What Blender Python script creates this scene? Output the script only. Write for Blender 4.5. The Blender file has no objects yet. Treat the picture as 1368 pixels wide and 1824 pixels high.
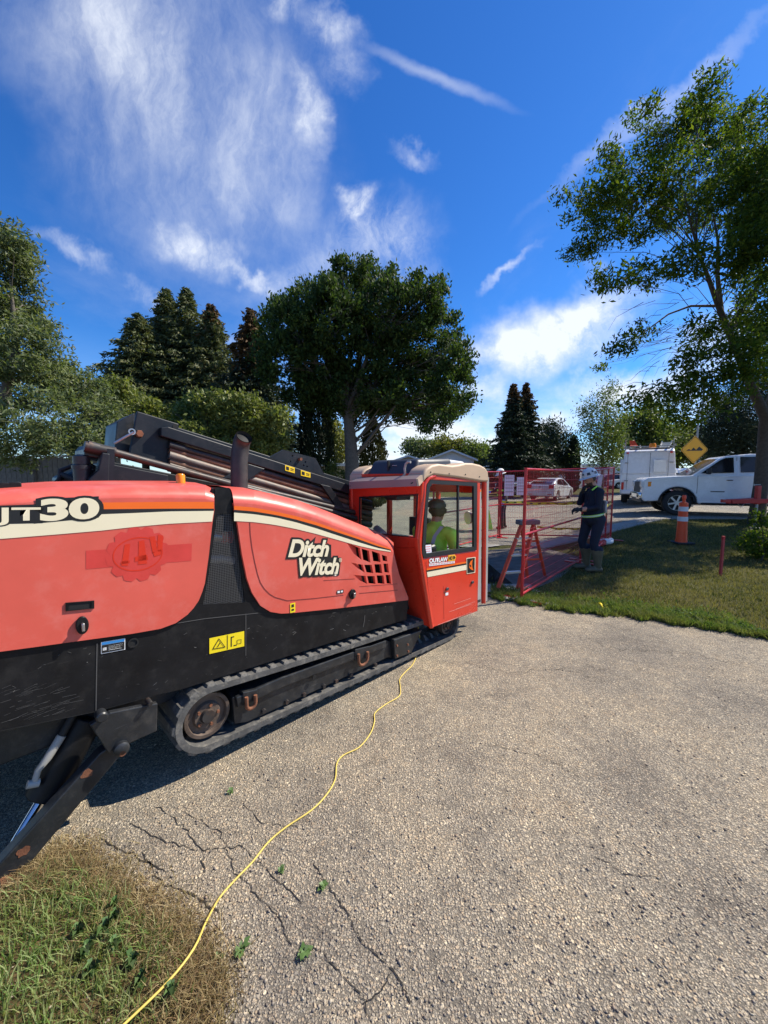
import bpy, bmesh, math, random
import numpy as np
from math import radians, sin, cos, pi, sqrt, atan2
from mathutils import Vector, Matrix
random.seed(7); RNG = np.random.default_rng(7)
scene = bpy.context.scene
COL = scene.collection

# ------------------------------------------------------------------ camera
F, PITCH, CAMH = 690.0, radians(5.2), 1.7
cam_d = bpy.data.cameras.new('camera'); cam = bpy.data.objects.new('camera', cam_d); COL.objects.link(cam)
cam_d.sensor_fit = 'HORIZONTAL'; cam_d.sensor_width = 36.0; cam_d.lens = 36.0 * F / 1368.0
cam_d.clip_start = 0.05; cam_d.clip_end = 3000
cam.location = (0, 0, CAMH); cam.rotation_euler = (pi / 2 - PITCH, 0, 0)
scene.camera = cam
scene.view_settings.view_transform = 'Standard'; scene.view_settings.look = 'None'
scene.view_settings.gamma = 1.0; scene.view_settings.exposure = 0.6
scene.render.engine = 'CYCLES'
scene.cycles.use_denoising = True
scene.cycles.max_bounces = 8; scene.cycles.transparent_max_bounces = 24
scene.cycles.sample_clamp_indirect = 6.0

# ------------------------------------------------------------------ light
SUN_AZ, SUN_EL = radians(70), radians(45)      # azimuth clockwise from +Y
sd = Vector((sin(SUN_AZ) * cos(SUN_EL), cos(SUN_AZ) * cos(SUN_EL), sin(SUN_EL)))
sl = bpy.data.lights.new('sun', 'SUN'); sl.energy = 5.0; sl.angle = radians(0.55); sl.color = (1.0, 0.925, 0.80)
so = bpy.data.objects.new('sun', sl); COL.objects.link(so); so.location = (8, 0, 20)
so.rotation_euler = (-sd).to_track_quat('-Z', 'Y').to_euler()

def ray(px, py):
    x = (px - 684) / F; y = (py - 912) / F
    return Vector((x, cos(PITCH) - y * sin(PITCH), -(sin(PITCH) + y * cos(PITCH))))

# ------------------------------------------------------------------ sky
def build_world():
    w = bpy.data.worlds.new('World'); scene.world = w; w.use_nodes = True
    nt = w.node_tree; nt.nodes.clear(); N = nt.nodes.new; L = nt.links.new
    out = N('ShaderNodeOutputWorld'); bg = N('ShaderNodeBackground'); bg.inputs['Strength'].default_value = 0.085
    L(bg.outputs[0], out.inputs[0])
    sky = N('ShaderNodeTexSky'); sky.sky_type = 'NISHITA'; sky.sun_disc = False
    sky.sun_elevation = SUN_EL; sky.sun_rotation = SUN_AZ; sky.air_density = 1.0; sky.dust_density = 0.25; sky.ozone_density = 2.6; sky.altitude = 600
    def math_(op, a, b=None, clamp=False):
        n = N('ShaderNodeMath'); n.operation = op; n.use_clamp = clamp
        for i, v in enumerate((a, b)):
            if v is None: continue
            if isinstance(v, (int, float)): n.inputs[i].default_value = v
            else: L(v, n.inputs[i])
        return n.outputs[0]
    tc = N('ShaderNodeTexCoord'); d = tc.outputs['Generated']
    sep = N('ShaderNodeSeparateXYZ'); L(d, sep.inputs[0])
    yy = math_('MAXIMUM', sep.outputs['Y'], 0.12)
    u = math_('DIVIDE', sep.outputs['X'], yy); v = math_('DIVIDE', sep.outputs['Z'], yy)
    cb = N('ShaderNodeCombineXYZ'); L(u, cb.inputs[0]); L(v, cb.inputs[1])
    # a layer of high cloud all over the sky: planar projection of the direction
    zz = math_('ADD', math_('MAXIMUM', sep.outputs['Z'], 0.0), 0.16)
    pb = N('ShaderNodeCombineXYZ'); L(math_('DIVIDE', sep.outputs['X'], zz), pb.inputs[0]); L(math_('DIVIDE', sep.outputs['Y'], zz), pb.inputs[1])
    def noise(vec, scale, detail=8, rough=0.6, rot=0.0, sx=1.0, sy=1.0, dist=0.0, loc=(0, 0, 0)):
        m = N('ShaderNodeMapping'); L(vec, m.inputs[0]); m.inputs['Rotation'].default_value = (0, 0, rot); m.inputs['Scale'].default_value = (sx, sy, 1); m.inputs['Location'].default_value = loc
        n = N('ShaderNodeTexNoise'); L(m.outputs[0], n.inputs['Vector']); n.inputs['Scale'].default_value = scale; n.inputs['Detail'].default_value = detail
        n.inputs['Roughness'].default_value = rough; n.inputs['Distortion'].default_value = dist
        return n
    def ramp(val, a, b, lo=0.0, hi=1.0):
        m = N('ShaderNodeMapRange'); m.interpolation_type = 'SMOOTHSTEP'; L(val, m.inputs[0])
        m.inputs[1].default_value = a; m.inputs[2].default_value = b; m.inputs[3].default_value = lo; m.inputs[4].default_value = hi
        return m.outputs[0]
    def warp(vec, amp, scale, loc):
        n = noise(vec, scale, 5, 0.6, loc=loc); s = N('ShaderNodeVectorMath'); s.operation = 'SUBTRACT'; L(n.outputs['Color'], s.inputs[0]); s.inputs[1].default_value = (.5, .5, .5)
        k = N('ShaderNodeVectorMath'); k.operation = 'SCALE'; L(s.outputs[0], k.inputs[0]); k.inputs['Scale'].default_value = amp
        a = N('ShaderNodeVectorMath'); a.operation = 'ADD'; L(vec, a.inputs[0]); L(k.outputs[0], a.inputs[1])
        return a.outputs[0]
    wv = warp(cb.outputs[0], 0.34, 3.0, (3, 1, 0))
    wv2 = warp(cb.outputs[0], 0.22, 5.0, (8, 4, 0))
    # ellipse of cloud: (px, py) centre, semi-axes in photograph-sized angles, tilt, inner fraction
    def ell(vec, px, py, rx, ry, tilt=0, inner=0.1, amp=1.0):
        r = ray(px, py); m = N('ShaderNodeMapping'); m.vector_type = 'TEXTURE'; L(vec, m.inputs[0])
        m.inputs['Location'].default_value = (r.x / r.y, r.z / r.y, 0); m.inputs['Rotation'].default_value = (0, 0, radians(tilt)); m.inputs['Scale'].default_value = (rx / F, ry / F, 1)
        l = N('ShaderNodeVectorMath'); l.operation = 'LENGTH'; L(m.outputs[0], l.inputs[0])
        return ramp(l.outputs['Value'], 1.0, inner, 0.0, amp)
    def total(vals):
        t = vals[0]
        for x in vals[1:]: t = math_('ADD', t, x)
        return t
    fibre = noise(warp(warp(cb.outputs[0], .30, 1.6, (1, 2, 0)), .05, 9, (4, 2, 0)), 6.0, 12, .66, radians(-28), 1.0, 0.20)
    fib = ramp(fibre.outputs['Fac'], 0.34, 0.70)
    fine = noise(warp(warp(cb.outputs[0], .16, 3, (5, 5, 0)), .04, 14, (6, 1, 0)), 9, 12, .68, radians(-34), 1.0, .34)
    fin = ramp(fine.outputs['Fac'], .28, .72)
    puff = ramp(noise(warp(cb.outputs[0], .08, 7, (9, 2, 0)), 7.5, 12, .64, .3, .8, 1.0).outputs['Fac'], .30, .62)
    # the broad veil upper left
    veil = total([ell(wv, 330, 190, 300, 330, 25, .12, .62), ell(wv, 150, 60, 260, 180, 0, .1, .40), ell(wv, 480, 290, 130, 180, 10, .1, .42), ell(wv, 250, 110, 130, 190, 15, .0, .35)])
    veil = math_('MULTIPLY', veil, math_('ADD', math_('ADD', math_('MULTIPLY', fib, .44), math_('MULTIPLY', fin, .26)), .12))
    # separate wisps and puffs
    wisp = total([ell(wv2, 350, 432, 84, 48, -12, .05, .8), ell(wv2, 445, 480, 72, 18, -32, .0, .62), ell(wv2, 636, 338, 56, 32, 38, .0, 1.0), ell(wv, 668, 415, 160, 100, 18, .0, .75),
        ell(wv2, 548, 215, 44, 95, 18, .0, .66), ell(wv2, 598, 66, 70, 42, -12, .0, .70), ell(wv2, 610, 130, 70, 40, 0, .0, .45), ell(wv2, 735, 262, 62, 20, -24, .0, .40), ell(wv2, 512, 10, 60, 40, -50, .0, .5),
        ell(wv2, 120, 440, 90, 24, -35, .0, .42), ell(wv2, 245, 520, 75, 20, -35, .0, .46), ell(wv2, 915, 480, 85, 15, 38, .0, .5), ell(wv2, 420, 600, 60, 26, 15, .0, .6), ell(wv2, 520, 500, 110, 40, 8, .0, .32), ell(wv2, 730, 500, 90, 45, 10, 0, .3)])
    wisp = math_('MULTIPLY', wisp, math_('ADD', math_('MULTIPLY', fin, 1.05), .04))
    trail = total([ell(warp(cb.outputs[0], .03, 12, (2, 7, 0)), 775, 135, 180, 15, -21, .0, .30), ell(wv2, 1180, 190, 330, 26, 36, .0, .26)])
    heap = total([ell(wv, 985, 590, 190, 92, 14, .1, 1.25), ell(wv2, 1060, 550, 120, 56, 20, .0, .6), ell(wv2, 920, 645, 130, 50, 5, .0, .62), ell(wv2, 790, 770, 240, 40, 4, .1, 1.25), ell(wv2, 1120, 690, 190, 46, 6, .1, 1.1),
        ell(wv2, 1290, 600, 150, 70, 20, .1, .8), ell(wv2, 960, 740, 120, 26, -5, .1, .6), ell(wv2, 860, 700, 70, 26, 10, .0, .7), ell(wv2, 1250, 720, 160, 50, 0, .1, .7)])
    heap = math_('MULTIPLY', heap, math_('ADD', math_('ADD', math_('MULTIPLY', puff, .62), math_('MULTIPLY', fin, .40)), .08))
    front = ramp(sep.outputs['Y'], .1, .35)
    local = math_('MULTIPLY', total([veil, wisp, trail, heap]), front)
    # elsewhere: the same kind of loose high cloud, and a low bank near the horizon
    gen = noise(warp(pb.outputs[0], .5, 1.2, (4, 4, 0)), .9, 10, .62, .5, 1.0, .5)
    genv = math_('MULTIPLY', ramp(gen.outputs['Fac'], .50, .80), math_('SUBTRACT', .62, math_('MULTIPLY', front, .44)))
    low = noise(pb.outputs[0], .55, 9, .6, .2, .6, 1.0, loc=(7, 3, 0))
    lowv = math_('MULTIPLY', ramp(low.outputs['Fac'], .42, .66), math_('MULTIPLY', ramp(sep.outputs['Z'], .30, .03), .62))
    dens = math_('MINIMUM', total([local, genv, lowv, ramp(sep.outputs['Z'], .16, -.02, 0.0, .55)]), 0.90)
    # sky colour: deeper and more saturated, as the phone shows it
    hs = N('ShaderNodeHueSaturation'); L(sky.outputs[0], hs.inputs['Color']); hs.inputs['Saturation'].default_value = 1.22; hs.inputs['Value'].default_value = 1.0; hs.inputs['Hue'].default_value = .508
    mul = N('ShaderNodeMix'); mul.data_type = 'RGBA'; mul.blend_type = 'MULTIPLY'; mul.inputs[0].default_value = 1.0; L(hs.outputs[0], mul.inputs[6]); mul.inputs[7].default_value = (.56, 1.08, 1.44, 1)
    mx = N('ShaderNodeMix'); mx.data_type = 'RGBA'; L(dens, mx.inputs[0]); L(mul.outputs[2], mx.inputs[6]); mx.inputs[7].default_value = (8.0, 8.4, 9.0, 1)
    L(mx.outputs[2], bg.inputs['Color'])
    w.cycles.sampling_method = 'MANUAL'; w.cycles.sample_map_resolution = 512
build_world()

# ------------------------------------------------------------------ terrain height and pixel helpers
def sstep(a, b, x):
    t = min(1.0, max(0.0, (x - a) / (b - a))); return t * t * (3 - 2 * t)
def g(x, y):
    return sstep(6.6, 13.0, y) * (0.08 + 0.36 * sstep(0.30, 0.75, x / max(y, .5)))
def gp(px, py, dz=0.0):
    r = ray(px, py); z = 0.0
    for _ in range(25):
        k = (z + dz - CAMH) / r.z; z = g(r.x * k, r.y * k)
    return Vector((r.x * k, r.y * k, z + dz))
def at(px, py, Y):
    r = ray(px, py); k = Y / r.y; return Vector((r.x * k, Y, CAMH + r.z * k))
def on(px, Y, dz=0.0):
    r = ray(px, 870); x = r.x / r.y * Y; return Vector((x, Y, g(x, Y) + dz))

# ------------------------------------------------------------------ objects
def tag(o, label=None, cat=None, group=None, kind=None):
    if label: o['label'] = label
    if cat: o['category'] = cat
    if group: o['group'] = group
    if kind: o['kind'] = kind
    return o
def empty(name, loc=(0, 0, 0), rz=0.0):
    o = bpy.data.objects.new(name, None); COL.objects.link(o); o.location = loc; o.rotation_euler = (0, 0, rz); o.empty_display_size = .2
    return o
def link(name, me, parent=None, loc=None, rot=None):
    o = bpy.data.objects.new(name, me); COL.objects.link(o)
    if parent: o.parent = parent
    if loc is not None: o.location = loc
    if rot is not None: o.rotation_euler = rot
    return o
def basis(d):
    d = Vector(d).normalized(); a = Vector((0, 0, 1)) if abs(d.z) < .9 else Vector((1, 0, 0))
    u = d.cross(a).normalized(); return d, u, d.cross(u).normalized()
class MB:
    def __init__(s): s.v = []; s.f = []; s.m = []; s.cur = 0
    def add(s, vs, fs):
        b = len(s.v); s.v += [tuple(p) for p in vs]; s.f += [tuple(i + b for i in f) for f in fs]; s.m += [s.cur] * len(fs); return s
    def box(s, c, d, R=None):
        hx, hy, hz = d[0] / 2, d[1] / 2, d[2] / 2; vs = []
        for z in (-hz, hz):
            for x, y in ((-hx, -hy), (hx, -hy), (hx, hy), (-hx, hy)):
                p = Vector((x, y, z)); p = R @ p if R else p; vs.append(p + Vector(c))
        return s.add(vs, [(3, 2, 1, 0), (4, 5, 6, 7), (0, 1, 5, 4), (1, 2, 6, 5), (2, 3, 7, 6), (3, 0, 4, 7)])
    def bar(s, p0, p1, w, h, up=(0, 0, 1)):
        p0, p1 = Vector(p0), Vector(p1); d = (p1 - p0).normalized(); up = Vector(up); sd_ = d.cross(up)
        sd_ = sd_.normalized() if sd_.length > 1e-5 else basis(d)[1]; up = sd_.cross(d); a, b = sd_ * w / 2, up * h / 2
        vs = [p0 - a - b, p0 + a - b, p0 + a + b, p0 - a + b, p1 - a - b, p1 + a - b, p1 + a + b, p1 - a + b]
        return s.add(vs, [(0, 1, 2, 3), (7, 6, 5, 4), (0, 4, 5, 1), (1, 5, 6, 2), (2, 6, 7, 3), (3, 7, 4, 0)])
    def tube(s, pts, r, n=10, caps=True):
        pts = [Vector(p) for p in pts]; rs = r if isinstance(r, (list, tuple)) else [r] * len(pts); vs = []; u = None
        for i, p in enumerate(pts):
            d = (pts[min(i + 1, len(pts) - 1)] - pts[max(i - 1, 0)]).normalized()
            if u is None: _, u, _ = basis(d)
            u = (u - d * u.dot(d)); u = u.normalized() if u.length > 1e-6 else basis(d)[1]; w = d.cross(u)
            vs += [p + (u * cos(2 * pi * k / n) + w * sin(2 * pi * k / n)) * rs[i] for k in range(n)]
        fs = [(i * n + k, i * n + (k + 1) % n, (i + 1) * n + (k + 1) % n, (i + 1) * n + k) for i in range(len(pts) - 1) for k in range(n)]
        if caps: fs += [tuple(range(n - 1, -1, -1)), tuple((len(pts) - 1) * n + k for k in range(n))]
        return s.add(vs, fs)
    def lathe(s, prof, c, axis=(0, 0, 1), n=24, close=False):
        d, u, w = basis(axis); c = Vector(c); vs = []
        for r, h in prof: vs += [c + d * h + (u * cos(2 * pi * k / n) + w * sin(2 * pi * k / n)) * r for k in range(n)]
        m = len(prof); fs = [(i * n + k, i * n + (k + 1) % n, (i + 1) % m * n + (k + 1) % n, (i + 1) % m * n + k) for i in range(m if close else m - 1) for k in range(n)]
        if not close: fs += [tuple(range(n - 1, -1, -1)), tuple((m - 1) * n + k for k in range(n))]
        return s.add(vs, fs)
    def ball(s, c, r, n=12, m=8):
        r = Vector(r) if not isinstance(r, (int, float)) else Vector((r, r, r)); c = Vector(c); vs = [c + Vector((0, 0, r.z))]
        for i in range(1, m):
            a = pi * i / m
            vs += [c + Vector((r.x * sin(a) * cos(2 * pi * k / n), r.y * sin(a) * sin(2 * pi * k / n), r.z * cos(a))) for k in range(n)]
        vs.append(c - Vector((0, 0, r.z))); e = len(vs) - 1
        fs = [(0, 1 + k, 1 + (k + 1) % n) for k in range(n)]
        for i in range(m - 2): fs += [(1 + i * n + k, 1 + (i + 1) * n + k, 1 + (i + 1) * n + (k + 1) % n, 1 + i * n + (k + 1) % n) for k in range(n)]
        fs += [(e, 1 + (m - 2) * n + (k + 1) % n, 1 + (m - 2) * n + k) for k in range(n)]
        return s.add(vs, fs)
    def prism(s, a, b):            # two matching loops of 3-D points
        n = len(a); return s.add(list(a) + list(b), [tuple(range(n - 1, -1, -1)), tuple(range(n, 2 * n))] + [(k, (k + 1) % n, n + (k + 1) % n, n + k) for k in range(n)])
    def strip(s, a, b): 
        n = len(a); return s.add(list(a) + list(b), [(k, k + 1, n + k + 1, n + k) for k in range(n - 1)])
    def quad(s, *p): return s.add(p, [tuple(range(len(p)))])
    def mesh(s, name, mats, smooth=40):
        me = bpy.data.meshes.new(name); me.from_pydata(s.v, [], s.f)
        for m in (mats if isinstance(mats, (list, tuple)) else [mats]): me.materials.append(M(m))
        if any(s.m): me.polygons.foreach_set('material_index', s.m)
        bm = bmesh.new(); bm.from_mesh(me); bmesh.ops.recalc_face_normals(bm, faces=bm.faces); bm.to_mesh(me); bm.free()
        if smooth:
            me.polygons.foreach_set('use_smooth', [True] * len(me.polygons)); me.set_sharp_from_angle(angle=radians(smooth))
        me.update(); return me
    def build(s, name, mats, parent=None, smooth=40, bevel=0, loc=None, rot=None, seg=2):
        o = link(name, s.mesh(name, mats, smooth), parent, loc, rot)
        if bevel:
            b = o.modifiers.new('bevel', 'BEVEL'); b.width = bevel; b.segments = seg; b.limit_method = 'ANGLE'; b.angle_limit = radians(40)
        return o
def copy_tree(o, parent=None):
    c = o.copy(); COL.objects.link(c); c.parent = parent
    for ch in list(o.children): copy_tree(ch, c)
    return c

# ------------------------------------------------------------------ materials
_M = {}
def M(name): return _M[name]
def new_mat(name):
    m = bpy.data.materials.new(name); m.use_nodes = True; _M[name] = m; nt = m.node_tree; p = nt.nodes['Principled BSDF']; return m, nt, p
def setp(p, **k):
    for a, b in k.items():
        p.inputs[a.replace('_', ' ')].default_value = b
def noise_node(nt, vec, scale, detail=4, rough=.6):
    n = nt.nodes.new('ShaderNodeTexNoise'); n.inputs['Scale'].default_value = scale; n.inputs['Detail'].default_value = detail; n.inputs['Roughness'].default_value = rough
    if vec is not None: nt.links.new(vec, n.inputs['Vector'])
    return n
def ramp_node(nt, fac, stops):
    r = nt.nodes.new('ShaderNodeValToRGB'); e = r.color_ramp.elements
    while len(e) < len(stops): e.new(.5)
    for i, (p, c) in enumerate(stops): e[i].position = p; e[i].color = (*c[:3], c[3] if len(c) > 3 else 1)
    nt.links.new(fac, r.inputs[0]); return r
def mix_node(nt, fac, a, b, blend='MIX'):
    m = nt.nodes.new('ShaderNodeMix'); m.data_type = 'RGBA'; m.blend_type = blend
    for v, i in ((fac, 0), (a, 6), (b, 7)):
        if isinstance(v, (int, float)): m.inputs[i].default_value = v
        elif isinstance(v, (tuple, list)): m.inputs[i].default_value = (*v[:3], 1)
        else: nt.links.new(v, m.inputs[i])
    return m.outputs[2]
def bump_node(nt, p, height, strength=.3, dist=.01):
    b = nt.nodes.new('ShaderNodeBump'); b.inputs['Strength'].default_value = strength; b.inputs['Distance'].default_value = dist
    nt.links.new(height, b.inputs['Height']); nt.links.new(b.outputs[0], p.inputs['Normal']); return b
def obj_vec(nt): return nt.nodes.new('ShaderNodeTexCoord').outputs['Object']
def paint(name, c, rough=.45, metal=0.0, var=.12, scale=3.0, fine=.0, coat=0.0, dirt=None, dirt_amt=.3, scratch=0.0, scratch_c=(.45, .45, .44), bump=0.0, spec=.5):
    m, nt, p = new_mat(name); v = obj_vec(nt); L = nt.links.new
    n = noise_node(nt, v, scale, 6, .65)
    lo = tuple(x * (1 - var) for x in c); hi = tuple(min(1, x * (1 + var)) for x in c)
    col = ramp_node(nt, n.outputs['Fac'], [(.3, lo), (.7, hi)]).outputs[0]
    if dirt:
        d = noise_node(nt, v, scale * 2.3, 8, .7); dm = ramp_node(nt, d.outputs['Fac'], [(.5, (0, 0, 0)), (.75, (dirt_amt,) * 3)]).outputs[0]
        col = mix_node(nt, dm, col, dirt)
    if scratch:
        mp_ = nt.nodes.new('ShaderNodeMapping'); L(v, mp_.inputs[0]); mp_.inputs['Rotation'].default_value = (.3, .5, .4); mp_.inputs['Scale'].default_value = (3, 3, 40)
        sn = noise_node(nt, mp_.outputs[0], 2.2, 5, .75); sm = ramp_node(nt, sn.outputs['Fac'], [(.64, (0, 0, 0)), (.70, (scratch,) * 3)]).outputs[0]
        col = mix_node(nt, sm, col, scratch_c)
    L(col, p.inputs['Base Color']); setp(p, Metallic=metal); p.inputs['Coat Weight'].default_value = coat; p.inputs['Coat Roughness'].default_value = .15; p.inputs['Specular IOR Level'].default_value = spec
    rr = ramp_node(nt, n.outputs['Fac'], [(.3, (max(.02, rough - .08),) * 3), (.75, (min(1, rough + .12),) * 3)]); L(rr.outputs[0], p.inputs['Roughness'])
    if bump: bump_node(nt, p, noise_node(nt, v, scale * 14, 4, .6).outputs['Fac'], bump, .004)
    return m
def glass(name, tint, refl=.10, rough=0.0):
    m = bpy.data.materials.new(name); m.use_nodes = True; _M[name] = m; nt = m.node_tree; nt.nodes.clear(); N = nt.nodes.new; L = nt.links.new
    o = N('ShaderNodeOutputMaterial'); t = N('ShaderNodeBsdfTransparent'); t.inputs[0].default_value = (*tint, 1)
    gl = N('ShaderNodeBsdfGlossy'); gl.inputs['Roughness'].default_value = rough; gl.inputs[0].default_value = (.9, .95, .95, 1)
    ge = N('ShaderNodeNewGeometry'); dt = N('ShaderNodeVectorMath'); dt.operation = 'DOT_PRODUCT'; L(ge.outputs['Normal'], dt.inputs[0]); L(ge.outputs['Incoming'], dt.inputs[1])
    def mm(op, x, y=0.0):
        n = N('ShaderNodeMath'); n.operation = op; L(x, n.inputs[0]); n.inputs[1].default_value = y; return n
    ab = mm('ABSOLUTE', dt.outputs['Value']); om = N('ShaderNodeMath'); om.operation = 'SUBTRACT'; om.inputs[0].default_value = 1.0; L(ab.outputs[0], om.inputs[1]); pw = mm('POWER', om.outputs[0], 5.0); ad = N('ShaderNodeMath'); ad.operation = 'MULTIPLY_ADD'; L(pw.outputs[0], ad.inputs[0]); ad.inputs[1].default_value = .9; ad.inputs[2].default_value = refl; ad.use_clamp = True
    mx = N('ShaderNodeMixShader'); L(ad.outputs[0], mx.inputs[0]); L(t.outputs[0], mx.inputs[1]); L(gl.outputs[0], mx.inputs[2]); L(mx.outputs[0], o.inputs[0])
    return m
def leaf_mat(name, cols, trans=.35, rough=.5, spec=.3, patch=None):
    m, nt, p = new_mat(name); L = nt.links.new
    gi = nt.nodes.new('ShaderNodeNewGeometry'); n = len(cols)
    r = ramp_node(nt, gi.outputs['Random Per Island'], [(i / max(1, n - 1), c) for i, c in enumerate(cols)])
    colr = r.outputs[0]
    if patch:
        pn = noise_node(nt, gi.outputs['Position'], patch[1], 5, .65); colr = mix_node(nt, ramp_node(nt, pn.outputs['Fac'], [(.42, (0, 0, 0)), (.60, (patch[2],) * 3)]).outputs[0], colr, patch[0])
    L(colr, p.inputs['Base Color']); setp(p, Roughness=rough); p.inputs['Specular IOR Level'].default_value = spec
    tr = nt.nodes.new('ShaderNodeBsdfTranslucent'); tc = mix_node(nt, 1.0, colr, (1.25, 1.35, .55), 'MULTIPLY'); L(tc, tr.inputs[0])
    mx = nt.nodes.new('ShaderNodeMixShader'); mx.inputs[0].default_value = trans; L(p.outputs[0], mx.inputs[1]); L(tr.outputs[0], mx.inputs[2])
    L(mx.outputs[0], nt.nodes['Material Output'].inputs[0]); return m

paint('red_faded', (.66, .100, .068), .40, var=.10, scale=2.2, dirt=(.70, .22, .18), dirt_amt=.6, scratch=.10, scratch_c=(.75, .3, .28))
paint('red_fresh', (.64, .030, .010), .30, var=.05)
paint('red_cab', (.66, .042, .018), .30, var=.07, scale=3, coat=.25, scratch=.05, scratch_c=(.8, .35, .25))
paint('cream', (.82, .73, .50), .4, var=.03)
paint('orange', (.86, .145, .008), .4, var=.03)
paint('decal_black', (.012, .012, .012), .4, var=.1)
paint('black_plastic', (.011, .011, .012), .40, var=.35, scale=4, dirt=(.055, .052, .048), dirt_amt=.35, scratch=.18, scratch_c=(.10, .098, .092), spec=.18)
paint('black_steel', (.016, .018, .021), .40, var=.35, scale=6, dirt=(.11, .10, .085), dirt_amt=.4, scratch=.25, scratch_c=(.22, .22, .21), bump=.15)
paint('navy_steel', (.012, .015, .020), .42, var=.3, scale=5, dirt=(.08, .08, .075), dirt_amt=.25, scratch=.25, scratch_c=(.22, .22, .22), spec=.3)
paint('rubber', (.082, .080, .075), .75, var=.35, scale=9, dirt=(.28, .255, .21), dirt_amt=.85, bump=.4)
paint('rubber_black', (.015, .015, .015), .7, var=.2, scale=9)
paint('rust_pipe', (.19, .095, .055), .6, metal=.15, var=.5, scale=7, dirt=(.07, .05, .045), dirt_amt=.8, bump=.3)
paint('grey_pipe', (.14, .12, .105), .55, metal=.3, var=.4, scale=8, dirt=(.20, .10, .055), dirt_amt=.9, bump=.2)
paint('dark_pipe', (.035, .032, .031), .5, metal=.3, var=.4, scale=8, dirt=(.16, .08, .045), dirt_amt=.6)
paint('rust', (.20, .075, .035), .8, var=.45, scale=18, bump=.5)
paint('chrome', (.62, .64, .68), .12, metal=1.0, var=.05)
paint('steel', (.42, .42, .42), .35, metal=.9, var=.2, scale=10)
paint('idler_brown', (.095, .068, .052), .6, metal=.2, var=.5, scale=12, dirt=(.2, .16, .12), dirt_amt=.6, bump=.4)
paint('beige', (.54, .385, .25), .5, var=.06)
paint('taupe', (.30, .215, .185), .55, var=.08)
paint('unit_grey', (.035, .038, .046), .45, var=.15)
paint('unit_light', (.50, .52, .52), .5, var=.1)
paint('seal_black', (.012, .013, .014), .5, var=.2)
paint('strip_grey', (.36, .35, .32), .5, var=.12)
paint('white_paint', (.78, .79, .80), .25, var=.03, coat=.5, dirt=(.55, .54, .52), dirt_amt=.25)
paint('white_matt', (.78, .78, .76), .6, var=.04)
paint('yellow_label', (.86, .66, .012), .4, var=.05)
paint('blue_label', (.03, .22, .55), .4, var=.05)
paint('amber', (.85, .26, .01), .2, var=.1)
paint('lime_shirt', (.62, 1.0, .10), .8, var=.10, scale=14)
paint('lime_band', (.40, .80, .10), .6, var=.1)
paint('silver_band', (.62, .64, .64), .35, var=.1)
paint('navy_cloth', (.006, .010, .024), .85, var=.3, scale=12, bump=.3)
paint('jeans', (.010, .015, .032), .85, var=.35, scale=12, bump=.3)
paint('boot_rubber', (.105, .090, .050), .55, var=.25, scale=12)
paint('boot_sole', (.035, .028, .018), .8, var=.25)
paint('skin', (.46, .235, .155), .5, var=.06)
paint('hair', (.05, .026, .014), .7, var=.3, scale=40)
paint('glove_black', (.018, .018, .019), .8, var=.3)
paint('glove_blue', (.02, .22, .72), .7, var=.2, scale=20)
paint('hat_shell', (.55, .60, .63), .3, var=.1, coat=.3)
paint('hat_mark', (.03, .035, .045), .4)
paint('fence_red', (.47, .013, .020), .35, var=.12, scale=6, dirt=(.35, .12, .11), dirt_amt=.3)
paint('ladder_orange', (.72, .085, .022), .45, var=.12, dirt=(.4, .16, .1), dirt_amt=.4)
paint('alu', (.55, .56, .56), .4, metal=.8, var=.15)
paint('cap_grey', (.10, .105, .115), .6, var=.15)
paint('concrete', (.30, .28, .245), .9, var=.15, scale=5, bump=.3)
paint('cone_orange', (.85, .075, .012), .45, var=.08, dirt=(.35, .1, .05), dirt_amt=.4)
paint('stake_red', (.46, .06, .055), .7, var=.2)
paint('sign_yellow', (.78, .37, .008), .35, var=.03)
paint('galv', (.33, .34, .34), .5, metal=.6, var=.2)
paint('tape_yellow', (.80, .60, .02), .5, var=.05)
paint('cord_yellow', (.66, .49, .10), .55, var=.12, scale=20)
paint('tyre', (.022, .022, .022), .8, var=.3, scale=12, bump=.3)
paint('car_glass', (.008, .010, .012), .04, var=.1, spec=.7)
paint('car_black', (.014, .014, .015), .5, var=.2)
paint('lamp_red', (.50, .012, .014), .15, var=.1, coat=.5)
paint('lamp_clear', (.62, .64, .66), .1, var=.1, coat=.6)
paint('maroon_paint', (.14, .012, .02), .25, var=.05, coat=.5)
paint('silver_paint', (.66, .67, .69), .25, metal=.2, var=.03, coat=.5)
paint('bark', (.085, .066, .05), .95, var=.35, scale=16, bump=.9)
paint('bark_grey', (.12, .105, .088), .95, var=.35, scale=16, bump=.9)
paint('siding_white', (.72, .73, .72), .7, var=.04)
paint('siding_cream', (.50, .43, .32), .7, var=.06)
paint('shingle', (.055, .055, .06), .9, var=.35, scale=9, bump=.5)
paint('roof_brown', (.16, .10, .075), .9, var=.3, scale=6, bump=.4)
paint('wood_grey', (.16, .145, .125), .9, var=.3, scale=7, bump=.4)
paint('soil', (.045, .034, .026), .95, var=.5, scale=9, bump=.9)
paint('paper', (.80, .79, .84), .7, var=.02)
paint('print_pink', (.72, .25, .24), .7, var=.05)
glass('cab_glass', (.95, .985, .965), .03)
glass('cab_glass_dark', (.82, .88, .85), .035)
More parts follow.
